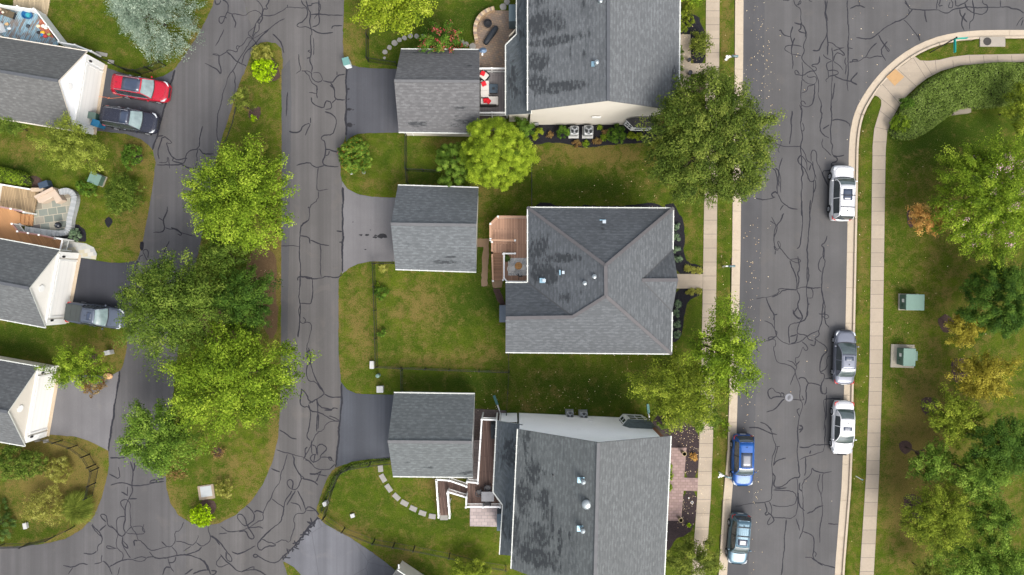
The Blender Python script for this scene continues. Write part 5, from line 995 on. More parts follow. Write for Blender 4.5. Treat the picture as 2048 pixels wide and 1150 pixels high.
# right side
tree('crape_myrtle', 1968, 398, 96, 124, 6.8, 'large light green crape myrtle with pale pink blossoms on the right lawn', 'bright', 20, leaf=.17, cl=.62, elong=2.5, dens=1.15, clumps=480, rough=.16, accent=('pink', .14, .11), z0=.8)
tree('holly', 2000, 600, 86, 78, 6.0, 'dark green holly mass under the pink blossoming crape myrtle', 'dark', 21, leaf=.16, cl=.6, elong=1.5, dens=1.3, z0=.3, rough=.14)
tree('maple_tree', 1860, 434, 44, 32, 3.6, 'small maple turning orange in front of the pink blossoming crape myrtle', 'orange', 22, leaf=.17, cl=.42, elong=1.9, dens=.8, rough=.25, base=(1826, 436))
tree('maple_tree', 1925, 658, 36, 33, 3.8, 'small golden maple beside a dark mulch ring below the green utility box', 'golden', 23, leaf=.17, cl=.42, elong=1.8, dens=1.0, rough=.2, base=(1890, 648))
tree('maple_tree', 1966, 752, 60, 48, 4.5, 'golden green maple, wider of the two below the one with the mulch ring', 'golden', 24, leaf=.18, cl=.5, elong=2.2, dens=.9, rough=.22)
tree('maple_tree', 1905, 836, 57, 50, 4.5, 'olive and gold maple on the dry patch of the right lawn', 'yellowgreen', 25, leaf=.18, cl=.5, elong=2.0, dens=.9, rough=.22)
tree('maple_tree', 1861, 922, 46, 38, 4.0, 'small fresh green maple left of the dark trees on the right lawn', 'fresh', 26, leaf=.2, cl=.5, elong=1.9, dens=.9, rough=.22, base=(1812, 895))
tree('oak', 2002, 888, 67, 60, 6.0, 'dark green oak at the right edge beside the olive and gold maple', 'dark', 27, leaf=.17, cl=.6, elong=1.9, dens=1.2)
tree('oak', 1952, 946, 57, 49, 5.5, 'green oak in the middle of the lower right clump of trees', 'fresh', 28, leaf=.17, cl=.6, elong=1.8, dens=1.2)
tree('oak', 1980, 1035, 42, 37, 5.0, 'small dark green oak below the middle of the lower right clump', 'fresh', 29, leaf=.17, cl=.55, elong=1.8, dens=1.1)
tree('elm', 1872, 1038, 70, 66, 5.5, 'pale yellowish elm with fine leaves on the lower right lawn', 'yellowgreen', 30, leaf=.15, cl=.55, elong=1.7, dens=1.1, rough=.2, clumps=300)
tree('elm', 1970, 1120, 90, 50, 5.5, 'mid green elm along the bottom edge at the right', 'fresh', 31, leaf=.17, cl=.6, elong=1.8, dens=1.1)
tree('young_tree', 1860, 1150, 36, 30, 3.5, 'low olive young tree cut by the bottom edge at the right', 'olive', 32, leaf=.16, cl=.45, dens=.9)
tree('young_tree', 2040, 215, 32, 56, 3.5, 'yellow green young tree growing through the hedge at the right edge', 'yellowgreen', 33, leaf=.17, cl=.45, dens=.9, elong=1.8)
tree('young_tree', 1390, 1116, 58, 44, 3.8, 'olive shrub tree at the bottom edge beside the left sidewalk', 'olive', 34, leaf=.16, cl=.45, elong=1.9, dens=1.0, rough=.2, z0=.3)
tree('young_tree', 940, 1140, 38, 24, 2.4, 'yellow green shrub tree at the bottom edge beside the bottom house', 'yellowgreen', 35, leaf=.16, cl=.4, dens=1.0, z0=.2)
tree('young_tree', 488, 203, 26, 26, 2.6, 'sparse sapling on the upper alley island beside its mulch ring', 'olive', 36, leaf=.14, cl=.35, elong=1.5, dens=.5, rough=.3, base=(506, 224))
tree('young_tree', 1388, -6, 30, 16, 3.0, 'green young tree at the top edge between the top house and the sidewalk', 'bright', 37, leaf=.16, cl=.4, dens=1.0)
# shrubs: one mesh each, no trunk shows
def shrub(px, py, rx, ry, h, label, mat, seed, name='shrub', leaf=.1, dens=1.0, group=None, accent=None, **kw):
    a = dict(cl=.22, elong=1.1, rough=.06, shell=.86, low=-.1, core=.12, up=.5); a.update(kw); zm = h * .55; c = W(px, py, zm); k = (1 - zm / CAM_H) / S; RX, RY = rx * k, ry * k; ar = math.pi * RX * RY + 1.5 * h * (RX + RY)
    n = int(ar * 620 * dens * (.1 / leaf) ** 1.7) + 60; V, F, T, C = leaf_cloud(seed, RX * .93, RY * .93, .0, h, n, leaf, max(16, int(ar * 16)), **a)
    V[:, 2] = np.maximum(V[:, 2], .03)
    o = crown_obj(name, V, F, T, LF[mat], None); o.location = (c.x, c.y, 0); tag(o, label, 'shrub', group)
    if accent:
        am, n2, al = accent; g = np.random.default_rng(seed + 5); P = C[g.integers(0, len(C), n2)] * np.array([1.03, 1.03, 1.0]) + g.normal(size=(n2, 3)) * .1; P[:, 2] += .06; nr = norm(np.array([0, 0, 1.0]) + g.normal(size=(n2, 3)) * .5); tg = norm(np.cross(nr, g.normal(size=(n2, 3)))); bt = np.cross(nr, tg)
        V2 = np.stack([P - tg * al / 2, P + bt * al / 2, P + tg * al / 2, P - bt * al / 2], 1).reshape(-1, 3); crown_obj('berries', V2, np.arange(4 * n2).reshape(n2, 4), np.repeat(g.random(n2), 4), LF[am], o)
    return o
shrub(710, 312, 35, 37, 1.9, 'round green bush speckled with orange berries at the driveway mouth', 'fresh', 40, 'bush', accent=('berry', 300, .055), dens=2.4, core=.3)
shrub(525, 106, 23, 17, 1.1, 'dry yellowish bush at the head of the alley island', 'dry', 41, 'bush'); shrub(529, 140, 26, 23, 1.4, 'neon green broad leaved bush at the head of the alley island', 'neon', 42, 'bush', leaf=.17, dens=.9)
shrub(514, 296, 19, 19, 1.1, 'dry olive bush above the uppermost maple of the alley island', 'dry', 43, 'bush', rough=.15); shrub(403, 1031, 24, 22, 1.2, 'neon green bush at the bottom tip of the alley island', 'neon', 44, 'bush', leaf=.16, dens=.9)
shrub(449, 976, 18, 17, .8, 'yellowing low bush right of the concrete pad on the alley island', 'dry', 45, rough=.2, dens=.7); shrub(437, 905, 14, 12, .5, 'withered brown seedling in a bare spot on the alley island', 'brown', 46, dens=.4); shrub(352, 945, 22, 16, .5, 'withered undergrowth at the left rim of the alley island', 'brown', 47, dens=.4, rough=.3)
shrub(265, 312, 23, 24, 1.3, 'small bright shrub on the lawn between the black car driveway and the alley', 'deepgreen', 48, rough=.14, leaf=.12); shrub(246, 388, 37, 36, 1.8, 'brownish green spreading shrub beside the green utility box on the left', 'mid', 49, rough=.2, cl=.35, elong=1.8, leaf=.12); shrub(174, 374, 19, 18, 1.1, 'dark shrub touching the green utility box on the left', 'deepgreen', 50, rough=.14, leaf=.12)
shrub(151, 470, 12, 12, .7, 'small round blue green shrub in the dark mulch by the slate patio', 'blue', 51, leaf=.07)
shrub(186, 772, 27, 18, 1.1, 'reddish brown shrub under the feathery young tree', 'brown', 52, rough=.25, dens=.7, leaf=.12); shrub(42, 924, 47, 36, 2.0, 'wide green shrub below the lowest garage on the left', 'mid', 53, rough=.2, cl=.4, leaf=.13); shrub(117, 940, 28, 27, 1.2, 'round straw coloured bush in the lower left yard', 'dry', 54, 'bush')
shrub(95, 1012, 40, 36, 1.4, 'loose yellow flowering shrub in the lower left yard', 'dry', 56, rough=.3, dens=.6, cl=.4)
for i, (x, y, r_, l) in enumerate(((1126, 265, 13, 'clipped round bush left of the two air conditioners'), (1233, 268, 19, 'larger clipped round bush left of the bay window'))): shrub(x, y, r_, r_, 1.1, l + ' of the top house', 'deepgreen', 60 + i, 'bush', leaf=.08, dens=1.6)
for i, (x, y) in enumerate(((1078, 264), (1070, 272), (1262, 272), (1277, 273))): shrub(x, y, 7.5 if i != 1 else 5, 7, .5, ('leftmost but one', 'leftmost', 'third from the left', 'rightmost')[i] + ' small golden bush in the mulch bed below the top house', 'lime', 65 + i, 'bush', leaf=.09, group='small golden bushes below the top house')
for i, (x, y, r_) in enumerate(((1153, 288, 8), (1172, 287, 7), (1194, 283, 8), (1206, 276, 7), (1212, 262, 6), (1198, 255, 5), (1100, 270, 6))): shrub(x, y, r_, r_ * .8, .35, ('low green perennial under the left air conditioner', 'low brown perennial between the air conditioners', 'low green perennial under the right air conditioner', 'low brown perennial right of the air conditioners', 'low green perennial beside the right air conditioner', 'low brown perennial against the cream wall', 'low green perennial left of the left clipped bush')[i], 'bright' if i % 2 else 'brown', 70 + i, 'perennial', dens=1.6, rough=.1, core=.3, group='low perennials below the top house')
for i, (x, y) in enumerate(((1378, 16), (1364, 32), (1378, 41), (1364, 57))): shrub(x, y, 9.5, 10, .9, ORD[i] + ' clipped light green ball bush from the top edge beside the top house', 'yellowgreen', 80 + i, 'bush', leaf=.07, dens=1.2, group='clipped ball bushes at the top house')
for i, (x, y) in enumerate(((1361, 100), (1361, 119), (1361, 138), (1361, 156))): shrub(x, y, 5, 7, .5, ORD[i] + ' small bush from the top, under the right gutter of the top house', 'mid', 84 + i, 'bush', group='bushes under the right gutter of the top house')
shrub(1401, 88, 20, 21, 1.3, 'brownish grassy bush reaching over the sidewalk at the top house', 'olive', 88, 'bush', leaf=.14, elong=2.4, cl=.3); shrub(1400, 160, 14, 12, 1.0, 'green bush below the pot at the top house walk', 'mid', 89, 'bush')
# centre house bed
for i, y in enumerate((453, 475, 499, 517, 608, 627, 648, 669)): shrub(1353.5 + (3 if i in (3,) else 0) + (2 if i == 4 else 0), y, 6.5, 7, .45, ORD[i] + ' blue green bush from the top in the black mulch of the centre house', 'blue', 90 + i, 'bush', leaf=.07, dens=1.1, group='blue green bushes along the centre house')
def tuft(px, py, r, h, n, mat, label, seed, group=None, name='ornamental_grass', wd=.03):
    g = np.random.default_rng(seed); c = W(px, py, h * .4); R_ = r * (1 - h * .4 / CAM_H) / S; th = g.uniform(0, 6.283, n); L = R_ * g.uniform(.55, 1.05, n); d = np.stack([np.cos(th), np.sin(th)], 1); s = np.stack([-d[:, 1], d[:, 0]], 1); b0 = g.normal(size=(n, 2)) * R_ * .12; H = h * g.uniform(.6, 1, n)
    def ring(t, z, w_): p = b0 + d * (L * t)[:, None]; return np.concatenate([p - s * w_, z[:, None]], 1), np.concatenate([p + s * w_, z[:, None]], 1)
    a0, a1 = ring(0, H * 0 + .01, wd * .6); m0, m1 = ring(.5, H, wd); e0, e1 = ring(1.0, H * .55, wd * .25)
    V = np.stack([a0, a1, m0, m1, e0, e1], 1).reshape(-1, 3); k = np.arange(n)[:, None] * 6; F = np.concatenate([k + np.array([0, 1, 3, 2]), k + np.array([2, 3, 5, 4])], 0)
    o = crown_obj(name, V, F, np.repeat(np.clip(.5 + g.normal(size=n) * .2, 0, 1), 6), LF[mat], None); o.location = (c.x, c.y, 0); return tag(o, label, 'plant', group)
for i, (x, y) in enumerate(((1375, 537), (1386, 540), (1398, 541), (1383, 583), (1397, 582), (1374, 585))): tuft(x, y, 8 if i != 5 else 4, .35, 140, 'dry', ('left', 'middle', 'right', 'middle', 'right', 'smallest left')[i] + ' yellow tufted plant ' + ('above' if i < 3 else 'below') + ' the front walk of the centre house', 110 + i, 'yellow tufted plants at the front walk', 'tufted_plant')
tuft(157, 1014, 33, 1.3, 2200, 'olive', 'large fountain of ornamental grass in the lower left yard', 120, wd=.016)
tuft(1378, 1050, 5, .3, 80, 'neon', 'yellow green hosta left of the sidewalk at the bottom', 121, name='tufted_plant'); shrub(1387, 914, 7, 7, .4, 'small orange brown plant in the mulch right of the paver walk', 'orange', 122, 'perennial'); shrub(1326, 847, 13, 9, 1.1, 'dark green pointed shrub at the brick corner of the bottom house', 'mid', 123)
for i, (x, y) in enumerate(((1340, 935), (1339, 975), (1341, 952))): shrub(x, y, 4, 8, .4, ('upper', 'lower', 'middle')[i] + ' small yellow green plant under the right gutter of the bottom house', 'bright', 125 + i, 'perennial', group='plants under the gutter of the bottom house')
shrub(762, 586, 13, 14, .8, 'low green shrub inside the left fence of the centre yard', 'deepgreen', 130, rough=.2); shrub(763, 665, 8, 9, .5, 'small clump of green inside the left fence of the centre yard', 'deepgreen', 131, rough=.2)
tuft(766, 537, 10, .3, 120, 'dry', 'yellowed tufted plants in the upper left corner of the centre yard', 132, name='tufted_plant'); shrub(756, 570, 5, 6, .3, 'tiny seedling beside the left fence of the centre yard', 'bright', 133)
shrub(507, 236, 5, 5, .3, 'tiny lime seedling in the mulch ring of the island sapling', 'neon', 134, dens=.8)
shrub(1014, 517.5, 6, 6, 1.9, 'potted green plant at the corner of the wooden deck', 'cone', 135, 'potted_plant', leaf=.1)
for i, (x, y, r_) in enumerate(((1450, 862, 14), (1446, 845, 9), (1450, 775, 10))): shrub(x, y, r_ * .8, r_, .25, ('lowest', 'middle', 'uppermost')[i] + ' patch of low weeds on the verge by the left gutter', 'bright', 140 + i, 'weeds', dens=.3, rough=.3, group='weeds on the left verge')
# the long hedge at the corner and the one by the tan deck: a clipped mass, leaves over its whole surface
def hedge(poly, h, mat, label, seed, leaf=.12, dens=560, taper=.28, mark=None):
    P = px2w(smooth_line(poly, True, 2)); xs = [p[0] for p in P]; ys = [p[1] for p in P]; g = np.random.default_rng(seed); ar = (max(xs) - min(xs)) * (max(ys) - min(ys)); n = int(ar * dens)
    dens_ = dens; x = g.uniform(min(xs), max(xs), n); y = g.uniform(min(ys), max(ys), n); k = inside(P, x, y); x, y = x[k], y[k]; d = dist_to(P, x, y); bump = .10 * np.sin(x * 1.7 + seed) * np.sin(y * 2.1) + .07 * np.sin(x * 4.1) * np.sin(y * 3.7 + 1)
    top = h * np.clip(1 - np.exp(-d / taper * 1.6) * .75, .2, 1) + bump; z = np.clip(top - g.exponential(.1, len(x)), .03, None); n = len(x)
    nr = norm(np.array([0, 0, .9]) + g.normal(size=(n, 3)) * .6); tg = norm(np.cross(nr, g.normal(size=(n, 3)))); bt = np.cross(nr, tg); Pn = np.stack([x, y, z], 1); L = leaf * (.6 + .8 * g.random(n))[:, None]
    V = np.stack([Pn - tg * L / 2, Pn + bt * L * .28, Pn + tg * L / 2, Pn - bt * L * .28], 1).reshape(-1, 3); t = .5 + g.normal(size=n) * .2 + .1 * np.sin(x * 2.3) * np.sin(y * 1.9)
    o = crown_obj('hedge', V, np.arange(4 * n).reshape(n, 4), np.clip(np.repeat(t, 4), 0, 1), LF[mat], None); tag(o, label, 'hedge')
    b = MB(); ip = [tuple(p) for p in inset_poly(P, .18)]; b.prism(ip, -.02, h * .55); b.build('stems', m_plain('hedge_core', (.02, .025, .008), .95), o, world=False); return o
hd = hedge([(2120, 126), (1960, 127), (1900, 138), (1860, 155), (1825, 183), (1800, 212), (1782, 240), (1774, 258), (1776, 272), (1792, 282), (1818, 282), (1850, 268), (1885, 240), (1915, 222), (1965, 220), (2010, 214), (2040, 200), (2120, 190)], 1.0, 'hedge', 'long curved hedge along the inside of the corner sidewalk at the top right', 150)
hedge([(-60, 326), (0, 333), (50, 343), (66, 350), (73, 362), (68, 373), (50, 373), (0, 365), (-60, 358)], 1.5, 'bright', 'clipped hedge above the pale deck at the left edge', 151, dens=420)
shrub(1800, 247, 20, 19, 1.15, 'bright green bush at the left tip of the long corner hedge', 'bright', 152, 'bush'); shrub(1812, 207, 14, 12, 1.2, 'bright green patch of bush halfway up the long corner hedge', 'deepgreen', 153, 'bush')
hedge([(786, 914), (740, 918), (705, 925), (680, 935), (665, 950), (655, 975), (645, 1000), (637, 1022), (645, 1032), (652, 1012), (661, 985), (672, 962), (690, 945), (740, 928), (786, 922)], .3, 'mid', 'low strip of ground cover outside the black fence at the bottom driveway', 154, leaf=.09, dens=300, taper=.1)
# fallen leaves, scattered
def litter(regions, mat, seed, z, size=.09):
    g = np.random.default_rng(seed); X_, Y_ = [], []
    for x, y, sx, sy, n in regions: X_.append(g.normal(x, sx, n)); Y_.append(g.normal(y, sy, n))
    px, py = np.concatenate(X_), np.concatenate(Y_); n = len(px); k = (1 - z / CAM_H) / S; P = np.stack([(px - 1024) * k, (575 - py) * k, np.full(n, z + .006)], 1)
    nr = norm(np.array([0, 0, 1.0]) + g.normal(size=(n, 3)) * .25); tg = norm(np.cross(nr, g.normal(size=(n, 3)))); bt = np.cross(nr, tg); L = size * (.5 + .8 * g.random(n))[:, None]; P[:, 2] += .03
    V = np.stack([P - tg * L / 2, P + bt * L * .35, P + tg * L / 2, P - bt * L * .35], 1).reshape(-1, 3); o = crown_obj('fallen_leaves', V, np.arange(4 * n).reshape(n, 4), np.repeat(g.random(n), 4), LF[mat], None); o['kind'] = 'stuff'
leafmat('fallen', (.45, .30, .15), (.62, .50, .30), (.75, .65, .48), trans=.05)
litter([(1522, 120, 18, 70, 80), (1535, 190, 10, 40, 20), (1510, 560, 14, 120, 60), (1500, 750, 10, 80, 40), (1508, 980, 8, 90, 40), (1600, 500, 50, 300, 25), (1780, 60, 60, 40, 16)], 'fallen', 1, ST_Z)
litter([(1375, 100, 10, 30, 90), (1395, 155, 8, 12, 40), (1380, 890, 14, 30, 120), (1372, 1000, 10, 30, 90), (1415, 850, 8, 20, 60), (1405, 1000, 5, 60, 30), (1450, 500, 8, 300, 80), (1100, 800, 100, 25, 110), (1300, 770, 50, 40, 60), (1840, 600, 60, 250, 80), (1720, 600, 12, 300, 50), (1250, 380, 80, 30, 30), (1800, 160, 30, 40, 15), (520, 600, 25, 40, 40)], 'fallen', 2, .0, .085)
# ---------------------------------------------------------------- vehicles
TYRE = m_plain('tyre', (.018, .018, .019), .85, 0, .2, .2); RIM = m_plain('alloy', (.52, .53, .55), .3, .7, .5, .1); CHROME = m_plain('chrome', (.62, .63, .64), .18, .9, .5, .05)
CG = m_glass('car_glass', (.03, .038, .042), .04); WS = m_glass('windshield_glass', (.045, .062, .062), .08); SR = m_glass('sunroof_glass', (.02, .03, .055), .3)
HL = m_glass('headlight_lens', (.34, .36, .38), .15); TL = m_plain('taillight_lens', (.42, .015, .012), .2, 0, .5, .2, coat=.6); TRIM = m_plain('black_trim', (.022, .023, .026), .55, 0, .4, .2); COVER = m_plain('bed_cover', (.045, .052, .05), .6, 0, .3, .2)
Pt = {'red': m_paint('red_paint', (.32, .008, .022)), 'black': m_paint('black_paint', (.018, .020, .032), .2), 'white': m_paint('white_paint', (.60, .60, .61), .35), 'grey': m_paint('grey_paint', (.155, .165, .20), .3, metal=.4), 'silver': m_paint('silver_paint', (.08, .095, .125), .3, metal=.35), 'blue': m_paint('blue_paint', (.003, .062, .25), .3, metal=.1), 'light': m_paint('pale_blue_paint', (.07, .125, .165), .3, metal=.35)}
def vehicle(name, label, cat, px, py, head, L, Wd_, H, paint, kind='suv', rails=None, sun=None, belt=.60, hood=.26, cowl=None, roof0=None, roof1=None, back=None, rear_black=False, glass_ws=None, cross=(), bar_n=0, hz=.42):
    """head: direction of the nose, clockwise from the top of the photo, in degrees"""
    c = W(px, py, 0); root = empty(name, (c.x, c.y, ST_Z + .005 if px > 1440 else .022), R(-head), label, cat)
    def put(b, nm, m, smooth=False, sub=0, bev=0, par=root):
        o = b.build(nm, m, par, smooth, world=False)
        if bev: q_ = o.modifiers.new('bevel', 'BEVEL'); q_.width = bev; q_.segments = 2; q_.limit_method = 'ANGLE'
        if sub: q_ = o.modifiers.new('sub', 'SUBSURF'); q_.levels = sub; q_.render_levels = sub
        return o
    hw = Wd_ / 2; sed = kind == 'sedan'; bt = H * belt + .02
    yf = L / 2; cow = L / 2 - L * hood if cowl is None else cowl
    if kind == 'sedan': R0, R1, BK = cow - .95, -L * .19, -L * .345
    elif kind == 'pickup': R0, R1, BK = cow - .75, -L * .12, -L * .17
    else: R0, R1, BK = cow - .72, -L * .415, -L * .475
    if roof0 is not None: R0 = roof0
    if roof1 is not None: R1 = roof1
    if back is not None: BK = back
    def topz(y):
        if y > cow: t = (y - cow) / (yf - cow); return bt - .01 - .16 * t ** 1.4 - (.22 * max(0, t - .86) / .14)
        if kind == 'sedan' and y < BK: t = (BK - y) / (BK + L / 2); return bt + .02 - .06 * t - (.18 * max(0, t - .8) / .2)
        if y < -L / 2 + .12: return bt - .12
        return bt
    def wid(y):
        t = abs(y) / (L / 2); f = 1 - .05 * t ** 2 - (.28 if y > 0 else .20) * max(0, (t - .78) / .22) ** 2.3; return hw * f
    ys = [L / 2 * s for s in (-1, -.985, -.955, -.9, -.82, -.7, -.55, -.35, -.15, .05, .25, .42, .56, .68, .78, .86, .92, .96, .985, 1)]; b = MB(); vs = []; prof = 9
    for y in ys:
        w_ = wid(y); tz = topz(y); e = abs(y) > L / 2 * .99; bz = .30 if e else .20
        pts = [(0, tz + .015), (.45 * w_, tz + .01), (.78 * w_, tz - .015), (.93 * w_, tz - .07), (1.0 * w_, tz - .22), (1.0 * w_, .48), (.985 * w_, .34), (.9 * w_, bz), (0, bz)]
        vs += [(-x, y, z) for x, z in pts[::-1][:-1]] + [(x, y, z) for x, z in pts]
    m = 2 * prof - 1; vs2 = vs; nS = len(ys); fs = []
    for i in range(nS - 1):
        for j in range(m - 1): fs.append((i * m + j, (i + 1) * m + j, (i + 1) * m + j + 1, i * m + j + 1))
        # underside is closed by the shared bottom-centre points
    fs += [tuple(range(m)), tuple(range((nS - 1) * m, nS * m))[::-1]]
    b.add(vs2, fs); body = put(b, 'body', paint, True, 1)
    # creases of the bonnet and boot as thin dark shut lines
    g = MB(); zz = topz(cow + .02) + .008
    for s in (-1, 1): g.tube([(s * hw * .84, cow - .02, topz(cow) + .012), (s * hw * .82, (cow + yf) / 2, topz((cow + yf) / 2) + .010), (s * hw * .60, yf - .30, topz(yf - .30) + .012)], .008, 4)
    g.tube([(-hw * .60, yf - .30, topz(yf - .30) + .012), (0, yf - .20, topz(yf - .20) + .016), (hw * .60, yf - .30, topz(yf - .30) + .012)], .008, 4)
    if kind == 'sedan': g.tube([(-hw * .7, BK - .08, bt + .02), (-hw * .66, -L / 2 + .2, bt - .03), (hw * .66, -L / 2 + .2, bt - .03), (hw * .7, BK - .08, bt + .02)], .008, 4)
    put(g, 'shut_line', TRIM)
    # cabin: glass faces, pillars and a painted roof
    wb = hw * .90; wr = hw * .68; zr = H - .035; wrr = wr * .96; wbb = hw * (.84 if sed else .86)
    def P(x, y, z): return (x, y, z)
    def panel(nm, rows, mt, off=0, sub=0, th=0):
        q_ = MB(); n = len(rows[0]); v = [p for r_ in rows for p in r_]; q_.add(v, [(i * n + j, i * n + j + 1, (i + 1) * n + j + 1, (i + 1) * n + j) for i in range(len(rows) - 1) for j in range(n - 1)])
        o = put(q_, nm, mt, True); return o
    xs = (-1, -.6, 0, .6, 1); bow = (0, .07, .10, .07, 0)
    def arc(y):
        """0 at the cowl and the tail of the cabin, 1 over the roof"""
        if y > R0: return math.sin(min(1, max(0, (cow - y) / (cow - R0))) * math.pi / 2) ** .9
        if y < R1: return math.sin(min(1, max(0, (y - BK) / (R1 - BK))) * math.pi / 2) ** .9
        return 1.0
    rows = []
    for k_ in range(6):
        y = cow - (cow - R0) * k_ / 5; f = arc(y); rows.append([((wb + (wr - wb) * f) * x, y + bw * (1.2 - .7 * f), bt + .005 + (zr - bt) * f) for x, bw in zip(xs, bow)])
    panel('windshield', rows, glass_ws or WS)
    rows = []
    for k_ in range(6):
        y = R1 - (R1 - BK) * k_ / 5; f = arc(y); rows.append([((wbb + (wrr - wbb) * f) * x, y - bw * (.8 - .5 * f), bt + .01 + (zr - bt - .01) * f) for x, bw in zip(xs, bow)])
    panel('rear_window', rows, CG if not sed else glass_ws or WS)
    for s in (-1, 1):
        N = 16; ysd = [cow + (BK - cow) * k_ / N for k_ in range(N + 1)]; lo, hi = [], []
        for y in ysd:
            f = arc(y); t = (cow - y) / (cow - BK); w0 = (wb + (wbb - wb) * t) + .05 * math.sin(math.pi * t); w1 = wr + (wrr - wr) * t
            lo.append((s * w0, y, bt - .005)); hi.append((s * (w0 + (w1 - w0) * f), y, bt + .01 + (zr - bt - .01) * f))
        i0, i1 = 1, N - (3 if sed else 2); panel('side_window', [lo[i0:i1 + 1], hi[i0:i1 + 1]], CG)
        panel('quarter_panel', [lo[i1:], hi[i1:]], paint); panel('quarter_panel', [lo[:i0 + 1], hi[:i0 + 1]], paint)
        q_ = MB(); q_.tube([Vector(h_) + Vector((s * .004, 0, -.004)) for h_ in hi], .04, 6); put(q_, 'roof_frame', paint, True)
        q_ = MB(); im = N // 2; m1 = Vector(lo[im]); m2 = Vector(hi[im]); q_.bar(m1 + Vector((s * .01, 0, 0)), m2 + Vector((s * .01, 0, 0)), .06, .035); put(q_, 'pillar', TRIM if kind == 'suv' and paint is not Pt['white'] else paint)
        q_ = MB(); q_.tube([Vector(l) + Vector((s * .012, 0, .012)) for l in lo], .014, 5); put(q_, 'window_trim', CHROME if rails == 'chrome' else TRIM)
    # roof skin, crowned and rounded
    q_ = MB(); ny_ = 9; nx_ = 9; v = []
    for i in range(ny_):
        t = i / (ny_ - 1); y = R0 + .03 + (R1 - R0 - .05) * t
        for j in range(nx_):
            x = -1 + 2 * j / (nx_ - 1); w_ = (wr + .02) * (1 - .04 * t); yb = y + (.05 * (1 - x * x) if t < .1 else 0) - (.05 * (1 - x * x) if t > .9 else 0)
            v.append((w_ * x, yb, zr + .05 * (1 - x ** 4) * math.sin(math.pi * (.12 + .76 * t)) ** .5 + .008))
    q_.add(v, [(i * nx_ + j, (i + 1) * nx_ + j, (i + 1) * nx_ + j + 1, i * nx_ + j + 1) for i in range(ny_ - 1) for j in range(nx_ - 1)]); o = put(q_, 'roof', paint, True); s_ = o.modifiers.new('thick', 'SOLIDIFY'); s_.thickness = .02
    def roofz(x, y): t = min(1, max(0, (R0 - y) / (R0 - R1))); return zr + .05 * (1 - (x / wr) ** 4) * math.sin(math.pi * (.12 + .76 * t)) ** .5 + .01
    if sun:
        for y0, y1, f in sun:
            q_ = MB(); a = R0 - (R0 - R1) * y0; e = R0 - (R0 - R1) * y1; n = 5; v = []
            for i in range(n):
                y = a + (e - a) * i / (n - 1)
                for j in range(n): x = wr * f * (-1 + 2 * j / (n - 1)); v.append((x, y, roofz(x, y) + .006))
            q_.add(v, [(i * n + j, (i + 1) * n + j, (i + 1) * n + j + 1, i * n + j + 1) for i in range(n - 1) for j in range(n - 1)]); o = put(q_, 'sunroof', SR, True); s_ = o.modifiers.new('thick', 'SOLIDIFY'); s_.thickness = .008
    if bar_n:
        q_ = MB()
        for j in range(bar_n): x = wr * (-.72 + 1.44 * j / (bar_n - 1)); q_.tube([(x, R0 - .25, roofz(x, R0 - .25)), (x, (R0 + R1) / 2, roofz(x, (R0 + R1) / 2)), (x, R1 + .2, roofz(x, R1 + .2))], .008, 4)
        put(q_, 'roof_rib', paint)
    if rails:
        for s in (-1, 1):
            q_ = MB(); q_.tube([(s * wr * .93, R0 - .2, zr + .02), (s * wr * .93, R0 - .35, zr + .10), (s * wr * .93, R1 + .35, zr + .09), (s * wr * .93, R1 + .2, zr + .01)], .022, 6); put(q_, 'roof_rail', {'chrome': CHROME, 'paint': paint, 'black': TRIM}[rails])
    for t in cross:
        q_ = MB(); y = R0 - (R0 - R1) * t; q_.bar((-wr * .93, y, zr + .12), (wr * .93, y, zr + .12), .06, .03); put(q_, 'cross_bar', TRIM if rails != 'chrome' else CHROME)
    q_ = MB(); q_.box((0, (R1 + .35), roofz(0, R1 + .35) + .04), (.03, .14, .07), taper=.5); put(q_, 'antenna', TRIM)
    # lamps, grille, bumpers, mirrors, plates
    for s in (-1, 1):
        q_ = MB(); q_.tube([(s * hw * .93, yf - .50, topz(yf - .5) - .09), (s * hw * .84, yf - .26, topz(yf - .25) - .09), (s * hw * .56, yf - .10, topz(yf - .1) - .04)], [.05, .085, .05], 8); put(q_, 'headlight', HL, True)
        q_ = MB(); q_.tube([(s * hw * .95, -yf + .42, topz(-yf + .42) - .13), (s * hw * .90, -yf + .16, bt - .14), (s * hw * .60, -yf + .04, bt - .17)], [.03, .06, .04], 8); put(q_, 'taillight', TL, True)
        mx = MB(); mx.box((s * (hw + .10), cow - .22, bt + .06), (.20, .11, .14), taper=.75); o = put(mx, 'mirror', paint, bev=.03); q_ = MB(); q_.bar((s * (wb - .02), cow - .2, bt + .0), (s * (hw + .04), cow - .22, bt + .03), .05, .04); put(q_, 'mirror_arm', TRIM)
        for yw in (L * .305, -L * .285):
            wx = hw - .115; rr = .335 if kind != 'sedan' else .32; q_ = MB(); pr = [(rr * .60, -.11), (rr * .93, -.115), (rr, -.08), (rr, .08), (rr * .93, .115), (rr * .60, .11)]; v = []; n = 24
            for r_, x in pr:
                for k_ in range(n): t = 2 * math.pi * k_ / n; v.append((s * (wx + x + .02), yw + r_ * math.cos(t), .335 + r_ * math.sin(t)))
            q_.add(v, [(i * n + k_, i * n + (k_ + 1) % n, (i + 1) * n + (k_ + 1) % n, (i + 1) * n + k_) for i in range(len(pr) - 1) for k_ in range(n)]); wh = put(q_, 'wheel', TYRE, True)
            q_ = MB(); xo = s * (wx + .125)
            q_.tube([(xo - s * .05, yw, .335), (xo - s * .02, yw, .335)], rr * .60, 20)
            for k_ in range(5): t = 2 * math.pi * k_ / 5 + .3; q_.bar((xo, yw, .335), (xo, yw + rr * .6 * math.cos(t), .335 + rr * .6 * math.sin(t)), .05, .06)
            q_.build('rim', RIM, wh, world=False)
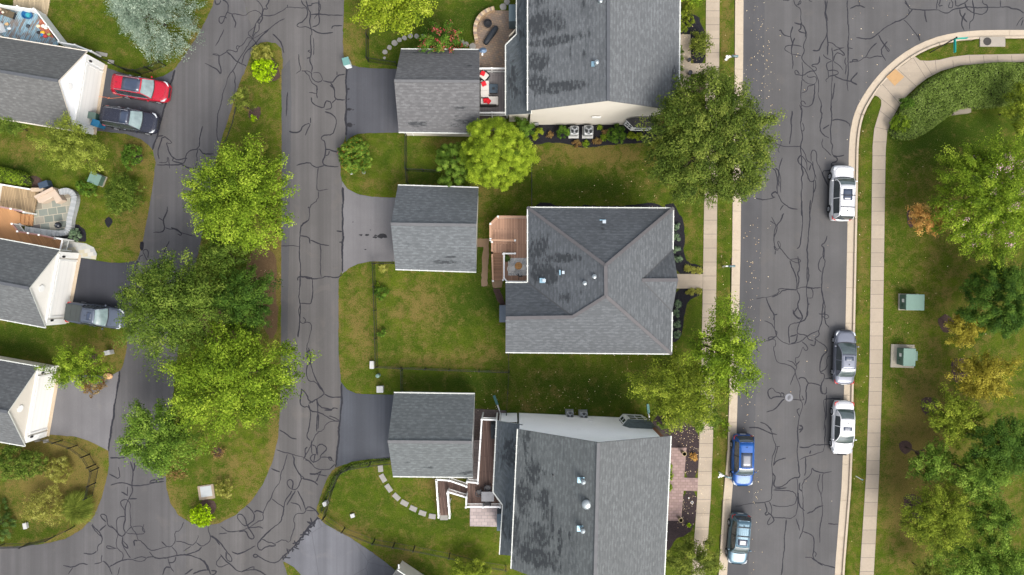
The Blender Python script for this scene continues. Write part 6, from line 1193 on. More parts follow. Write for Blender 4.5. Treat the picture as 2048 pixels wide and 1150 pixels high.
            q_ = MB(); arch = [(s * (hw * 1.0 + .004), yw + (rr + .045) * math.cos(t), .335 + (rr + .045) * math.sin(t)) for t in [math.pi * k_ / 12 for k_ in range(13)]]; q_.tube(arch, .035, 6); put(q_, 'wheel_arch', TRIM if kind != 'sedan' else paint, True)
        for yh in ((R0 + (R0 - R1) * -.28), (R0 - (R0 - R1) * .62)):
            q_ = MB(); q_.box((s * (hw + .012), yh, bt - .14), (.035, .2, .03)); put(q_, 'door_handle', CHROME if rails == 'chrome' else paint)
        q_ = MB(); q_.bar((s * (hw + .0), L * .2, .27), (s * (hw + .0), -L * .18, .27), .06, .07); put(q_, 'sill', TRIM)
    q_ = MB(); q_.box((0, yf + .005, .62), (hw * .95, .05, .22)); put(q_, 'grille', TRIM, bev=.02); q_ = MB(); q_.box((0, -yf - .005, .60), (.52, .03, .14)); put(q_, 'number_plate', m_plain('plate', (.6, .6, .58), .5))
    q_ = MB(); q_.tube([(-wb * .6, cow + .10, bt + .03), (-.05, cow + .02, bt + .04)], .012, 5); q_.tube([(wb * .15, cow + .12, bt + .03), (wb * .7, cow + .0, bt + .04)], .012, 5); put(q_, 'wiper', TRIM)
    q_ = MB(); q_.tube([(-wb * .93, cow + .01, bt + .012), (-wb * .5, cow + .095, bt + .018), (0, cow + .125, bt + .02), (wb * .5, cow + .095, bt + .018), (wb * .93, cow + .01, bt + .012)], .035, 6); put(q_, 'cowl', TRIM)
    if kind == 'pickup':
        q_ = MB(); q_.box((0, (BK - L / 2) / 2 - .05, bt + .035), (hw * 1.55, abs(-L / 2 - BK) - .28, .04)); put(q_, 'bed_cover', COVER, bev=.01)
        q_ = MB()
        for t in (.33, .66): y = BK - .1 + (-L / 2 - BK + .2) * t; q_.box((0, y, bt + .058), (hw * 1.5, .02, .01))
        put(q_, 'cover_seam', TRIM)
    else:
        q_ = MB(); q_.box((0, R1 - .02, zr + .01), (wr * 1.6, .16, .03)); 
        if kind == 'suv': put(q_, 'spoiler', paint, bev=.012)
    return root
WSL = m_glass('windshield_light', (.13, .175, .175), .12)
vehicle('parked_car', 'red sport utility car with black glass roof on the upper left driveway', 'car', 293, 182, 99, 4.9, 1.92, 1.72, Pt['red'], 'suv', 'chrome', [(.02, .66, .86)], rear_black=True, glass_ws=WSL)
vehicle('parked_car', 'black sport utility car with chrome roof rails below the red one', 'car', 271, 244, 99, 4.85, 1.92, 1.74, Pt['black'], 'suv', 'chrome', [(.04, .34, .82)], bar_n=9, glass_ws=WSL)
vehicle('pickup_truck', 'silver blue pickup truck with a black bed cover half under the oak', 'pickup truck', 202, 630, 98, 5.2, 1.9, 1.78, Pt['silver'], 'pickup', 'paint', [(.2, .55, .55)], glass_ws=WSL)
vehicle('parked_car', 'white sport utility car with two roof bars, uppermost at the right kerb', 'car', 1677, 388, 2, 5.0, 1.95, 1.75, Pt['white'], 'suv', 'paint', [(.12, .50, .62)], cross=(.34, .74), hood=.25)
vehicle('parked_car', 'grey sedan with a dark sunroof in the middle of the right kerb', 'car', 1683, 713, 2, 4.9, 1.84, 1.46, Pt['grey'], 'sedan', None, [(.12, .42, .62)], hood=.25)
vehicle('parked_car', 'white sedan parked behind the grey one with its nose to the bottom', 'car', 1680, 853, 182, 4.85, 1.84, 1.45, Pt['white'], 'sedan', None, [(.14, .42, .62)], hood=.25)
vehicle('parked_car', 'deep blue sport utility car with a wide sunroof at the left kerb', 'car', 1481, 917, 181, 4.65, 1.88, 1.66, Pt['blue'], 'suv', None, [(.02, .62, .78)], hood=.25, roof1=-1.75)
vehicle('parked_car', 'pale blue sport utility car with roof bars, lowest at the left kerb', 'car', 1473, 1073, 185, 4.55, 1.78, 1.66, Pt['light'], 'suv', 'paint', [(.05, .30, .72)], cross=(.42, .78), bar_n=6, hood=.27)
# ---------------------------------------------------------------- fences
FEN = m_plain('fence_black', (.012, .013, .014), .5, .2, .4, .2)
def fence(pts, label, h=1.25, post=2.2, gap=.115, name='metal_fence'):
    Wp = px2w(pts); c = Wp[0]; par = empty(name, (c[0], c[1], 0), 0, label, 'fence'); pk, rl = MB(), MB()
    for k, (a, b_) in enumerate(zip(Wp, Wp[1:])):
        a, b_ = Vector((*a, 0)), Vector((*b_, 0)); L = (b_ - a).length; d = (b_ - a) / L
        for z in (.12, h * .82, h * .97): rl.bar(a + Vector((0, 0, z)), b_ + Vector((0, 0, z)), .022, .028)
        for i in range(int(L / gap)): p = a + d * (i + .5) * gap; pk.bar(p + Vector((0, 0, .06)), p + Vector((0, 0, h)), .013, .013)
        m = max(1, round(L / post))
        for i in range(m + (k == len(Wp) - 2)): p = a + d * L * i / m; q_ = MB(); q_.box((p.x, p.y, h / 2 + .02), (.065, .065, h + .1)); q_.box((p.x, p.y, h + .08), (.085, .085, .03)); q_.build('post', FEN, par)
    rl.build('rail', FEN, par); pk.build('pickets', FEN, par); return par
fence([(737, -60), (738, 124), (795, 133)], 'black metal fence round the yard with the stepping stones at the top')
fence([(212, 122), (232, 132), (255, 143), (282, 149), (305, 143), (332, 132)], 'curved black metal fence above the red car')
fence([(814, 272), (814, 340), (817, 368)], 'short black fence running down between the top and middle garages'); fence([(815, 342), (880, 345)], 'short black fence reaching the dark holly', post=1.5)
fence([(788, 527), (750, 527), (753, 620), (756, 732), (900, 738), (1018, 742)], 'black metal fence enclosing the large lawn left of the centre house')
fence([(1017, 707), (1018, 742), (1013, 824)], 'black fence between the centre and bottom houses'); fence([(806, 738), (806, 780)], 'short black fence above the bottom garage')
fence([(1063, 318), (1063, 412)], 'black fence between the lime green cypress and the centre house', h=1.2)
fence([(790, 921), (742, 926), (700, 933), (682, 944), (668, 975), (652, 1030), (690, 1055), (750, 1078), (830, 1092), (900, 1106), (960, 1122), (1012, 1130)], 'long bent black metal fence round the yard of the bottom house')
fence([(92, 873), (125, 880), (155, 890), (180, 908), (192, 928), (198, 935), (192, 965), (186, 990)], 'black metal fence curving round the lower left yard', post=1.8)
fence([(150, 1052), (110, 1072), (60, 1085), (-40, 1088)], 'black metal fence along the bottom of the lower left yard')
# ---------------------------------------------------------------- boxes, bins, units
GRN = m_plain('utility_green', (.115, .19, .155), .5, 0, .4, .14, 2.2); GRND = m_plain('utility_green_dark', (.07, .125, .095), .55, 0, .4, .15); LABEL = m_plain('label_white', (.62, .62, .6), .5)
def utility_box(px, py, w_, d, h, rz, label, name='utility_box', pad=None, yel=False):
    c = W(px, py); par = empty(name, (c.x, c.y, 0), rz, label, 'utility box'); 
    if pad: b = MB(); b.box((0, 0, .04), (pad[0], pad[1], .10)); o = b.build('pad', m_concrete('pad_concrete', (0.3024, 0.2736, 0.216), stain=.5), par, world=False)
    b = MB(); b.box((0, 0, h * .45), (w_, d, h * .9)); b.build('cabinet', GRND, par, bevel=.02, world=False)
    b = MB(); b.box((.03, 0, h * .95), (w_ + .07, d + .08, h * .12), tilt=Matrix.Rotation(.05, 3, 'Y')); b.build('lid', GRN, par, bevel=.025, world=False)
    b = MB(); b.box((-w_ / 2 - .012, .1 * d, h * .6), (.02, .3, .3)); b.build('warning_label', LABEL, par, world=False); b = MB(); b.box((-w_ / 2 - .02, -.2 * d, h * .5), (.05, .06, .16)); b.build('latch', DARK, par, world=False); return par
utility_box(1816, 604, 1.62, 1.35, 1.0, R(-1), 'pale green metal utility box standing on the right lawn without a pad', pad=(1.8, 1.5))
pb = utility_box(1804, 712, 1.05, 1.5, 1.05, R(-2), 'pale green two door utility cabinet on a square concrete pad on the right lawn', pad=(2.1, 2.1))
b = MB(); b.box((.75, .1, .35), (.5, .85, .65)); b.build('side_cabinet', GRN, pb, bevel=.02, world=False); b = MB(); b.box((0, 0, 1.03), (.012, 1.3, .02)); b.build('seam', DARK, pb, world=False)
utility_box(200, 360, .95, .9, .85, R(-22), 'small pale green utility box between two shrubs on the left', pad=(1.1, 1.0))
def small_box(px, py, w_, d, h, mat, label, name, cat, rz=0, lid=None, cyl=False):
    c = W(px, py); par = empty(name, (c.x, c.y, 0), rz, label, cat); b = MB()
    if cyl: b.lathe((0, 0, 0), [(w_ / 2, 0), (w_ / 2, h * .85), (w_ * .45, h), (.02, h * 1.05)], 16)
    else: b.box((0, 0, h / 2), (w_, d, h))
    b.build('housing', mat, par, bevel=0 if cyl else .03, world=False); b = MB()
    (b.lathe((0, 0, h * .84), [(w_ * .53, 0), (w_ * .53, .06)], 16) if cyl else b.box((0, 0, h + .02), (w_ * 1.08, d * 1.08, .06))); b.build('cap', lid or mat, par, bevel=0 if cyl else .02, world=False); return par
WHT = m_plain('weathered_white', (.42, .42, .40), .6, 0, .3, .15)
small_box(758, 750, .34, .34, .7, GRN, 'green round cable pedestal above the bottom garage driveway', 'pedestal', 'pedestal', cyl=True); small_box(762, 777, .55, .55, .5, WHT, 'white square utility box on the lawn corner above the bottom garage driveway', 'utility_box', 'utility box')
small_box(745, 729, .35, .65, .3, WHT, 'narrow white meter lid beside the fence corner of the centre yard', 'meter_lid', 'meter lid'); small_box(223, 704, .5, .38, .6, WHT, 'white pedestal box on the left lawn below the silver pickup', 'pedestal', 'pedestal', rz=.2)
small_box(654, 1003, .32, .36, .7, WHT, 'white pedestal beside the bent black fence at the bottom alley', 'pedestal', 'pedestal', rz=.4); small_box(706, 1030, .35, .32, .18, WHT, 'pale utility lid in the middle of the bottom yard', 'meter_lid', 'meter lid', rz=.3)
small_box(54, 1050, .32, .5, .25, WHT, 'white stone like lid in the lower left yard', 'meter_lid', 'meter lid', rz=.2); small_box(703, 347, .22, .22, .08, WHT, 'small white cap on the lawn under the berry bush', 'cleanout_cap', 'pipe cap', cyl=True); small_box(728, 345, .3, .3, .08, GREYM, 'grey cap on the lawn right of the berry bush', 'cleanout_cap', 'pipe cap', cyl=True)
c = W(1718, 956); par = empty('marker_post', (c.x, c.y, 0), 0, 'thin white marker stake leaning on the right verge', 'marker'); b = MB(); b.tube([(-.3, .18, .02), (.0, 0, .6)], .03); b.build('stake', WHITE, par, world=False); b = MB(); b.box((-.05, .03, .62), (.12, .05, .12)); b.build('flag', m_plain('teal', (.1, .3, .4)), par, world=False)
# wheeled bins
def bin_(px, py, rz, mat, lidm, label):
    c = W(px, py); par = empty('wheeled_bin', (c.x, c.y, .02), rz, label, 'bin'); b = MB(); b.box((0, 0, .5), (.5, .58, .95), taper=1.12); b.build('bin_body', mat, par, bevel=.03, world=False)
    b = MB(); b.box((0, .02, 1.02), (.62, .72, .07)); b.build('lid', lidm, par, bevel=.03, world=False); b = MB(); b.tube([(-.26, .36, .98), (.26, .36, .98)], .02); b.build('handle', BLACKP, par, world=False)
    for s in (-1, 1): b = MB(); b.tube([(s * .22, .3, .12), (s * .28, .3, .12)], .12, 14); b.build('wheel', BLACKP, par, world=False)
BING = m_plain('bin_green', (.045, .10, .085), .5, 0, .4, .2); BINB = m_plain('bin_blue', (.015, .14, .27), .45, 0, .4, .2); BINW = m_plain('bin_white', (.62, .68, .70), .5)
bin_(698, 131, R(15), BINW, m_plain('bin_lid_teal', (.10, .22, .20), .5), 'pale bin with a dark teal lid at the alley edge below the top lawn'); bin_(199, 237, R(80), BING, m_plain('bin_lid_green', (.09, .14, .12), .5), 'dark green bin against the white garage front'); bin_(206, 252, R(70), BINB, BINB, 'blue recycling bin behind the leaves beside the green bin')
# air conditioners
ACG = m_plain('unit_grey', (.33, .34, .34), .45, .4, .5, .1)
def ac(px, py, label, padc=WHT, s=.82):
    c = W(px, py); par = empty('air_conditioner', (c.x, c.y, 0), 0, label, 'air conditioner'); b = MB(); b.box((0, -.04, .05), (s * 1.12, s * 1.22, .1)); b.build('pad', padc, par, world=False)
    b = MB(); b.box((0, 0, .5), (s, s, .8)); b.build('housing', ACG, par, bevel=.12, world=False); r = s * .39; b = MB(); b.lathe((0, 0, .9), [(r + .05, 0), (r + .05, .05), (r, .05), (r, 0)], 28); b.build('fan_ring', GREYM, par, world=False)
    b = MB(); b.lathe((0, 0, .905), [(r, 0), (.001, .0)], 28); b.build('fan_well', DARK, par, world=False); b = MB()
    for k in range(3):
        t = 2.1 * k + .5; b.add([(0.05 * math.cos(t), .05 * math.sin(t), .93), (r * .93 * math.cos(t - .42), r * .93 * math.sin(t - .42), .915), (r * .93 * math.cos(t + .35), r * .93 * math.sin(t + .35), .95)], [(0, 1, 2)])
    b.lathe((0, 0, .91), [(.09, 0), (.09, .04), (.02, .05)], 12); b.build('fan', m_plain('fan_blade', (.42, .44, .46), .4, .3), par, world=False); b = MB()
    for k in range(10): rr = r * (k + 1) / 10; b.tube([(rr * math.cos(t), rr * math.sin(t), .965) for t in [2 * math.pi * i / 24 for i in range(25)]], .004, 4, cap=False)
    b.build('guard', GREYM, par, world=False)
ac(1147, 265, 'left air conditioner below the cream wall of the top house'); ac(1175, 264.5, 'right air conditioner below the cream wall of the top house', s=.88); ac(1138.5, 826, 'left air conditioner against the white wall of the bottom house', GREYM, .66); ac(1165.5, 828, 'right air conditioner against the white wall of the bottom house', GREYM, .72)
# mailboxes
def mailbox(px, py, label, rz=0, paper=True):
    c = W(px, py); par = empty('mailbox', (c.x, c.y, 0), rz, label, 'mailbox'); b = MB(); b.box((-.28, 0, .5), (.11, .11, 1.05)); b.box((-.05, 0, .98), (.6, .10, .08)); b.bar((-.28, 0, .7), (.0, 0, .96), .06, .06); b.build('post', WHITE, par, world=False)
    b = MB(); v = []; n = 10
    for x in (-.12, .42):
        for k in range(n + 1): t = math.pi * k / n; v.append((x, .1 * math.cos(t), 1.16 + .1 * math.sin(t)))
        v += [(x, -.1, 1.03), (x, .1, 1.03)]
    m = n + 3; b.add(v, [(k, (k + 1) % m, (k + 1) % m + m, k + m) for k in range(m)] + [tuple(range(m))[::-1], tuple(range(m, 2 * m))]); b.build('box', m_plain('mailbox_grey', (.13, .19, .20), .4, .2), par, True, world=False)
    b = MB(); b.box((.1, .12, 1.22), (.14, .015, .06)); b.build('flag', m_plain('mail_flag', (.3, .03, .02), .4), par, world=False)
    if paper: b = MB(); b.box((-.45, -.05, .9), (.3, .16, .1), -.7); b.tube([(-.62, -.3, .85), (-.34, .1, .85)], .07); b.build('newspaper_holder', WHITE, par, world=False)
mailbox(1458, 121, 'grey mailbox on a white post at the left kerb below the top corner', R(-5)); mailbox(1445, 946, 'grey mailbox on a white post beside the deep blue car', R(-12)); mailbox(1452, 533, 'mailbox with a green box at the left kerb in front of the centre house', paper=False)
# street sign at the corner
c = W(1860, 105); par = empty('street_sign', (c.x, c.y, 0), 0, 'tall black pole with two green street name blades at the corner', 'street sign'); hp = 3.2
b = MB(); b.tube([(0, 0, 0), (0, 0, hp + .2)], .05, 10); b.lathe((0, 0, hp + .2), [(.07, 0), (.09, .08), (.02, .16)], 10); b.build('pole', DARK, par, world=False)
SG = m_plain('sign_green', (.0, .30, .24), .4, 0, .4, .08)
for a, L in ((R(-90), 1.15), (R(2), 1.0)):
    b = MB(); b.box((math.cos(a) * (L / 2 + .05), math.sin(a) * (L / 2 + .05), hp + .05), (L, .05, .25), a); bl = b.build('sign_blade', SG, par, world=False)
    b = MB(); b.box((math.cos(a) * (L / 2 + .05), math.sin(a) * (L / 2 + .05), hp + .19), (L * .96, .062, .02), a); b.build('blade_edge', m_plain('sign_edge', (.45, .62, .62), .4), bl, world=False) if False else None
# storm drain and manhole
c = W(1984, 84); par = empty('storm_drain', (c.x, c.y, 0), 0, 'concrete storm drain top with a round dark lid behind the corner kerb', 'storm drain'); b = MB(); b.box((0, 0, .02), (2.3, .88, .14)); b.build('slab', m_concrete('drain_concrete', (0.288, 0.2592, 0.216), stain=.5), par, bevel=.015, world=False); b = MB(); b.lathe((-.5, .02, .08), [(.36, 0), (.36, .03), (.33, .03), (.33, .02), (.01, .02)], 24); b.build('lid', m_plain('iron', (.05, .046, .042), .7, .3, .3, .25), par, world=False)
c = W(1578, 795, ST_Z); par = empty('manhole_cover', (c.x, c.y, ST_Z), 0, 'round iron manhole cover among the crack seals in the street', 'manhole cover'); b = MB(); b.lathe((0, 0, .0), [(.36, 0), (.36, .022), (.30, .025), (.30, .018), (.01, .018)], 32); b.build('cover', m_plain('iron_worn', (.15, .155, .17), .5, .4, .4, .2), par, world=False); b = MB()
for k in range(5): b.box((0, -.15 + .075 * k, .022), (.34 - abs(k - 2) * .05, .03, .012), .35)
b.build('slots', DARK, par, world=False)
c = W(413, 984); par = empty('drain_pad', (c.x, c.y, 0), R(8), 'square concrete drain pad in the lower alley island', 'drain'); b = MB(); b.box((0, .0, .02), (1.45, 1.3, .1)); b.build('pad', m_concrete('pad_old', (0.2592, 0.2088, 0.1512), stain=.6), par, bevel=.02, world=False); b = MB(); b.box((.02, .08, .075), (1.02, .95, .03)); b.build('grate', m_plain('zinc', (.34, .36, .36), .6, .2), par, world=False)
b = MB(); c = W(217, 752); b.lathe((c.x, c.y, .02), [(.30, 0), (.40, .06), (.36, .16), (.2, .22), (.02, .23)], 9, sx=1.15, sy=.75); o = b.build('boulder', m_plain('tan_stone', (.50, .30, .15), .9, 0, .1, .35, 5)); tag(o, 'flat tan boulder where the lower left driveway meets the alley', 'boulder')
c = W(1917, 224); b = MB(); b.box((c.x, c.y, .25), (1.6, .5, .5), R(6)); o = b.build('stone_bench', m_concrete('bench_concrete', (0.216, 0.1872, 0.144), stain=.5), bevel=.03); tag(o, 'weathered concrete block showing under the lower rim of the long hedge', 'block')
# stepping stones
STONE = m_concrete('stepping_stone', (.24, .23, .21), stain=.4)
for i, (x, y, r_) in enumerate(((770, 104, 5), (779, 95, 5), (789, 86, 6), (799, 80, 5), (809, 76, 5), (821, 72.5, 5), (833, 72.5, 5), (846, 73, 5), (924, 84, 5), (932, 89, 6), (945, 93, 7), (1006, 14, 7), (1014, 4, 6), (769, 116, 3))):
    g = random.Random(i); c = W(x, y); b = MB(); n = 9; R_ = r_ / S; b.prism([(c.x + R_ * g.uniform(.85, 1.15) * math.cos(t), c.y + R_ * g.uniform(.85, 1.1) * math.sin(t)) for t in [2 * math.pi * k / n for k in range(n)]], -.02, .045); o = b.build('stepping_stone', STONE, bevel=.01); tag(o, (ORD[i] + ' round stepping stone from the left in the fenced yard above the top garage' if i < 8 else ('round stepping stone right of the red flowering tree', 'round stepping stone between the red flowering tree and the patio', 'large round stepping stone nearest the fire pit patio', 'round stepping stone above the fire pit patio', 'round stepping stone cut by the top edge above the patio', 'smallest stepping stone, at the fence corner above the top garage')[i - 8]), 'stepping stone', 'round stepping stones above the top garage')
for i, (x, y, a, w_, h_) in enumerate(((761, 937, 5, 9, 13), (766, 956, 30, 9, 16), (777.5, 976, 35, 9, 16), (793, 993.5, 45, 9, 15), (809, 1006, 62, 9, 15), (826.5, 1017, 66, 9, 14), (845, 1026, 72, 9, 14), (864.5, 1032.5, 82, 9, 13), (888, 1035, 90, 9, 15))):
    c = W(x, y); b = MB(); b.box((c.x, c.y, .015), (w_ * 1.1 / S, h_ * 1.05 / S, .07), R(a)); o = b.build('stepping_stone', STONE, bevel=.012); tag(o, ORD[i] + ' square grey flagstone from the garage in the curved row of the bottom yard', 'stepping stone', 'square flagstones curving through the bottom yard')
for i, (x, y, w_, h_) in enumerate(((203, 108, 24, 7), (222, 124, 12, 8))): c = W(x, y); b = MB(); b.box((c.x, c.y, .015), (w_ / S, h_ / S, .06), R(-12)); o = b.build('stepping_stone', STONE, bevel=.012); tag(o, ('long' if i == 0 else 'short') + ' grey flagstone at the gate above the red car', 'stepping stone')
for i, (x, y) in enumerate(((75, 880), (92, 882))): c = W(x, y); b = MB(); b.box((c.x, c.y, .015), (.5, .3, .06), .2); o = b.build('stepping_stone', STONE, bevel=.012); tag(o, ('left', 'right')[i] + ' small flagstone under the corner of the lowest left garage', 'stepping stone', 'flagstones at the lowest left garage')
# retaining wall and seat walls
def wall_seg(line, z, mats, label, name, wd=.32, block=.38, cat='garden wall'):
    L = px2w(resample(smooth_line(line, False, 2), block * S)); par = empty(name, (L[0][0], L[0][1], 0), 0, label, cat); lo = MB(); hi = [MB() for _ in mats]
    for i, (a, c) in enumerate(zip(L, L[1:])):
        a2, c2 = Vector((*a, z / 2)), Vector((*c, z / 2)); lo.bar(a2, c2, wd * .9, z); d = (c2 - a2); hi[i % len(mats)].bar(a2 + d * .03 + Vector((0, 0, z / 2 + .035)), c2 - d * .03 + Vector((0, 0, z / 2 + .035)), wd, .07)
    lo.build('wall_base', mats[0], par)
    for h_, m in zip(hi, mats): h_.build('cap_stones', m, par)
BL = [m_plain('block_a', (.36, .25, .15), .9), m_plain('block_b', (.24, .18, .14), .9), m_plain('block_c', (.44, .34, .22), .9)]
wall_seg([(954, 86), (950, 65), (953, 48), (962, 34), (975, 25), (989, 21)], .5, BL, 'curved tan block seat wall round the patio with the fire pit', 'seat_wall')
GL = [m_plain('coping_a', (.32, .33, .33), .8), m_plain('coping_b', (.27, .285, .285), .8)]
wall_seg([(126, 386), (140, 382), (152, 387), (157, 398), (150, 425), (146, 440), (145, 458), (136, 468), (110, 467), (58, 459)], .45, GL, 'pale curved stone seat wall round the slate patio on the left', 'seat_wall', .5)
# ---------------------------------------------------------------- furniture
CUS = m_plain('cushion_white', (.56, .53, .49), .85, 0, .1, .08); REDC = m_plain('cushion_red', (.52, .02, .03), .85, 0, .1, .12); WICK = m_plain('wicker', (.03, .028, .027), .8, 0, .2, .3, 20); SLATE = m_plain('slate_top', (.05, .075, .10), .5, 0, .4, .2)
zt = .7
def cushion(b, x, y, z, w_, d, h, rz=0): b.box((x, y, z), (w_, d, h), rz)
c = W(976, 195, zt); par = empty('corner_sofa', (c.x, c.y, zt), 0, 'white cushioned corner sofa on the grey deck', 'sofa'); b = MB(); b.box((-.35, .35, .18), (.85, 2.1, .32)); b.box((.15, -.4, .18), (1.6, .85, .32)); b.box((-.72, .2, .4), (.12, 2.3, .6)); b.box((0, -.86, .4), (1.55, .10, .6)); b.build('frame', WICK, par, bevel=.02, world=False)
for x, y, w_, d in ((-.27, .95, .75, .85), (-.27, .12, .75, .8), (-.27, -.42, .75, .7), (.5, -.42, .85, .78)): b = MB(); b.box((x, y, .42), (w_, d, .16)); b.build('seat_cushion', CUS, par, bevel=.05, world=False)
for x, y, a in ((-.35, 1.05, .4), (.05, -.5, .9), (-.2, -.45, .2)): b = MB(); b.box((x, y, .60), (.42, .42, .16), a, tilt=Matrix.Rotation(.5, 3, 'X')); b.build('pillow', REDC, par, bevel=.06, world=False)
c = W(968, 154, zt); par = empty('armchair', (c.x, c.y, zt), R(-40), 'white cushioned armchair with a red pillow on the grey deck', 'armchair'); b = MB(); b.box((0, 0, .18), (.8, .8, .34)); b.box((-.38, 0, .42), (.1, .8, .5)); b.box((0, .38, .35), (.7, .1, .4)); b.box((0, -.38, .35), (.7, .1, .4)); b.build('frame', WICK, par, bevel=.02, world=False); b = MB(); b.box((.03, 0, .42), (.68, .66, .15)); b.build('seat_cushion', CUS, par, bevel=.05, world=False); b = MB(); b.box((-.15, .05, .6), (.4, .42, .15), .3); b.build('pillow', REDC, par, bevel=.06, world=False)
c = W(987, 180, zt); par = empty('coffee_table', (c.x, c.y, zt), 0, 'square dark slate coffee table on the grey deck', 'table'); b = MB(); b.box((0, 0, .42), (.8, .8, .05)); b.build('tabletop', SLATE, par, bevel=.01, world=False); b = MB(); b.box((0, 0, .2), (.66, .66, .38)); b.build('base', WICK, par, world=False); b = MB(); b.box((0, 0, .45), (.22, .22, .02)); b.build('inset', BLACKP, par, world=False)
c = W(976, 50); par = empty('fire_pit', (c.x, c.y, .04), 0, 'round black fire pit on the tan paver patio', 'fire pit'); b = MB(); b.lathe((0, 0, 0), [(.2, 0), (.36, .2), (.38, .42), (.30, .42), (.26, .3), (.02, .28)], 24); b.build('bowl', DARK, par, world=False)
for k in range(3): t = k * 2.1; b = MB(); b.bar((.25 * math.cos(t), .25 * math.sin(t), 0), (.3 * math.cos(t), .3 * math.sin(t), .3), .05, .03); b.build('leg', DARK, par, world=False)
c = W(982, 73); b = MB(); d = Vector((math.cos(R(55)), math.sin(R(55)), 0)); pts = [d * t for t in (-.98, -.85, -.3, .3, .85, .98)]; b.tube([p + Vector((0, 0, .25)) for p in pts], [.12, .24, .27, .28, .25, .1], 12); o = b.build('folded_umbrella', m_plain('black_cover', (.02, .025, .032), .6, 0, .3, .3, 8), None, True); o.location = (c.x, c.y, .02); tag(o, 'long black covered roll lying on the tan paver patio', 'covered umbrella')
c = W(966, 101, 2.9); par = empty('satellite_dish', (c.x, c.y, 2.5), 0, 'grey blue satellite dish on the right corner of the top garage', 'satellite dish'); b = MB(); b.lathe((0, 0, .35), [(.02, 0), (.2, .03), (.3, .09)], 20, sx=1.1, sy=.8); b.build('dish', m_plain('dish_blue', (.15, .22, .32), .4), par, True, world=False); b = MB(); b.tube([(-.1, -.3, 0), (0, -.1, .3), (0, 0, .35)], .025); b.build('mast', WHITE, par, world=False); b = MB(); b.tube([(0, 0, .35), (-.05, -.35, .5)], .02); b.box((-.05, -.38, .5), (.12, .16, .1)); b.build('receiver_arm', WHITE, par, world=False)
for i, (x, y, w_, d) in enumerate(((1001, 37, .42, 2.1),)): c = W(1026, 42); b = MB(); b.box((c.x, c.y, .9), (.75, 1.5, 1.7)); o = b.build('storage_cabinet', m_plain('cabinet_blue', (.09, .125, .14), .5, 0, .3, .1), bevel=.03); tag(o, 'tall grey blue storage cabinet beside the jog of the top house roof', 'cabinet')
c = W(1000, 1033); b = MB(); c = W(1000, 1032); b.box((c.x + .05, c.y, .8), (.6, 1.5, 1.6)); o = b.build('storage_cabinet', m_plain('cabinet_slate', (.07, .10, .125), .5, 0, .3, .1), bevel=.03); tag(o, 'dark slate blue storage cabinet on the pale patio at the bottom house', 'cabinet')
# centre deck things
z = 1.3; c = W(1031, 532, z); b = MB(); p0 = W(1016, 516, z); p1 = W(1053, 551, z); b.box(((p0.x + p1.x) / 2, (p0.y + p1.y) / 2, z + .012), (p1.x - p0.x, p0.y - p1.y, .018))
nb = NB('rug'); vv = nb.obj(); nn = nb.noise(nb.map(vv, (2, 1, 1), .6), 2.6, 4, .6, 2.0); rugm = nb.done(nb.mix(nb.ramp(nn, [(.44, 0), (.5, .8), (.56, 0)]), (.62, .60, .56), (.22, .25, .3)), .95, 0, .1); o = b.build('outdoor_rug', rugm); tag(o, 'pale patterned rug on the wooden deck', 'rug')
c = W(1037, 532, z); par = empty('round_table', (c.x, c.y, z + .02), 0, 'small round orange wooden table on the pale rug', 'table'); b = MB(); b.lathe((0, 0, .42), [(.32, 0), (.33, .02), (.32, .04), (.01, .04)], 28); b.build('tabletop', m_boards('teak', (.55, .28, .10), 0, .09), par, world=False)
for k in range(3): t = 2.1 * k; b = MB(); b.bar((.22 * math.cos(t), .22 * math.sin(t), 0), (.2 * math.cos(t), .2 * math.sin(t), .42), .04, .04); b.build('leg', BLACKP, par, world=False)
def chair(px, py, rz, z, label, shell, cushm, s=1.0, name='patio_chair'):
    c = W(px, py, z); par = empty(name, (c.x, c.y, z + .02), rz, label, 'chair'); b = MB(); pts = []
    for k in range(13): t = -2.0 + 4.0 * k / 12; pts.append((-.02 + .34 * s * -math.cos(t) * 1.0, .34 * s * math.sin(t), .58 + .06 * math.cos(t)))
    b.tube(pts, .045, 8); b.build('backrest', shell, par, True, world=False); b = MB(); b.box((.03, 0, .38), (.56 * s, .52 * s, .12)); b.build('seat', cushm, par, bevel=.05, world=False)
    for sx in (-1, 1):
        for sy in (-1, 1): b = MB(); b.bar((sx * .2, sy * .2, .34), (sx * .26, sy * .26, 0), .035, .035); b.build('leg', BLACKP, par, world=False)
chair(1023.5, 538, R(15), z, 'white rounded chair left of the round orange table', CUS, CUS); chair(1047.5, 536.5, R(165), z, 'white rounded chair right of the round orange table', CUS, CUS)
c = W(1038, 553, z); par = empty('telescope', (c.x, c.y, z), 0, 'black folded tripod stand at the lower rail of the wooden deck', 'tripod'); b = MB(); b.tube([(-.1, .25, .75), (0, 0, .8), (.3, 0, .85)], .05, 8); b.build('head', BLACKP, par, world=False)
for k in range(3): t = 2.1 * k + .4; b = MB(); b.bar((0, 0, .78), (.3 * math.cos(t), .3 * math.sin(t), 0), .035, .035); b.build('leg', BLACKP, par, world=False)
c = W(1014, 517, z); b = MB(); b.lathe((c.x, c.y, z), [(.12, 0), (.17, .3), (.15, .3), (.14, .26), (.01, .26)], 16); o = b.build('plant_pot', BLACKP); tag(o, 'black pot under the green plant at the corner of the wooden deck', 'pot')
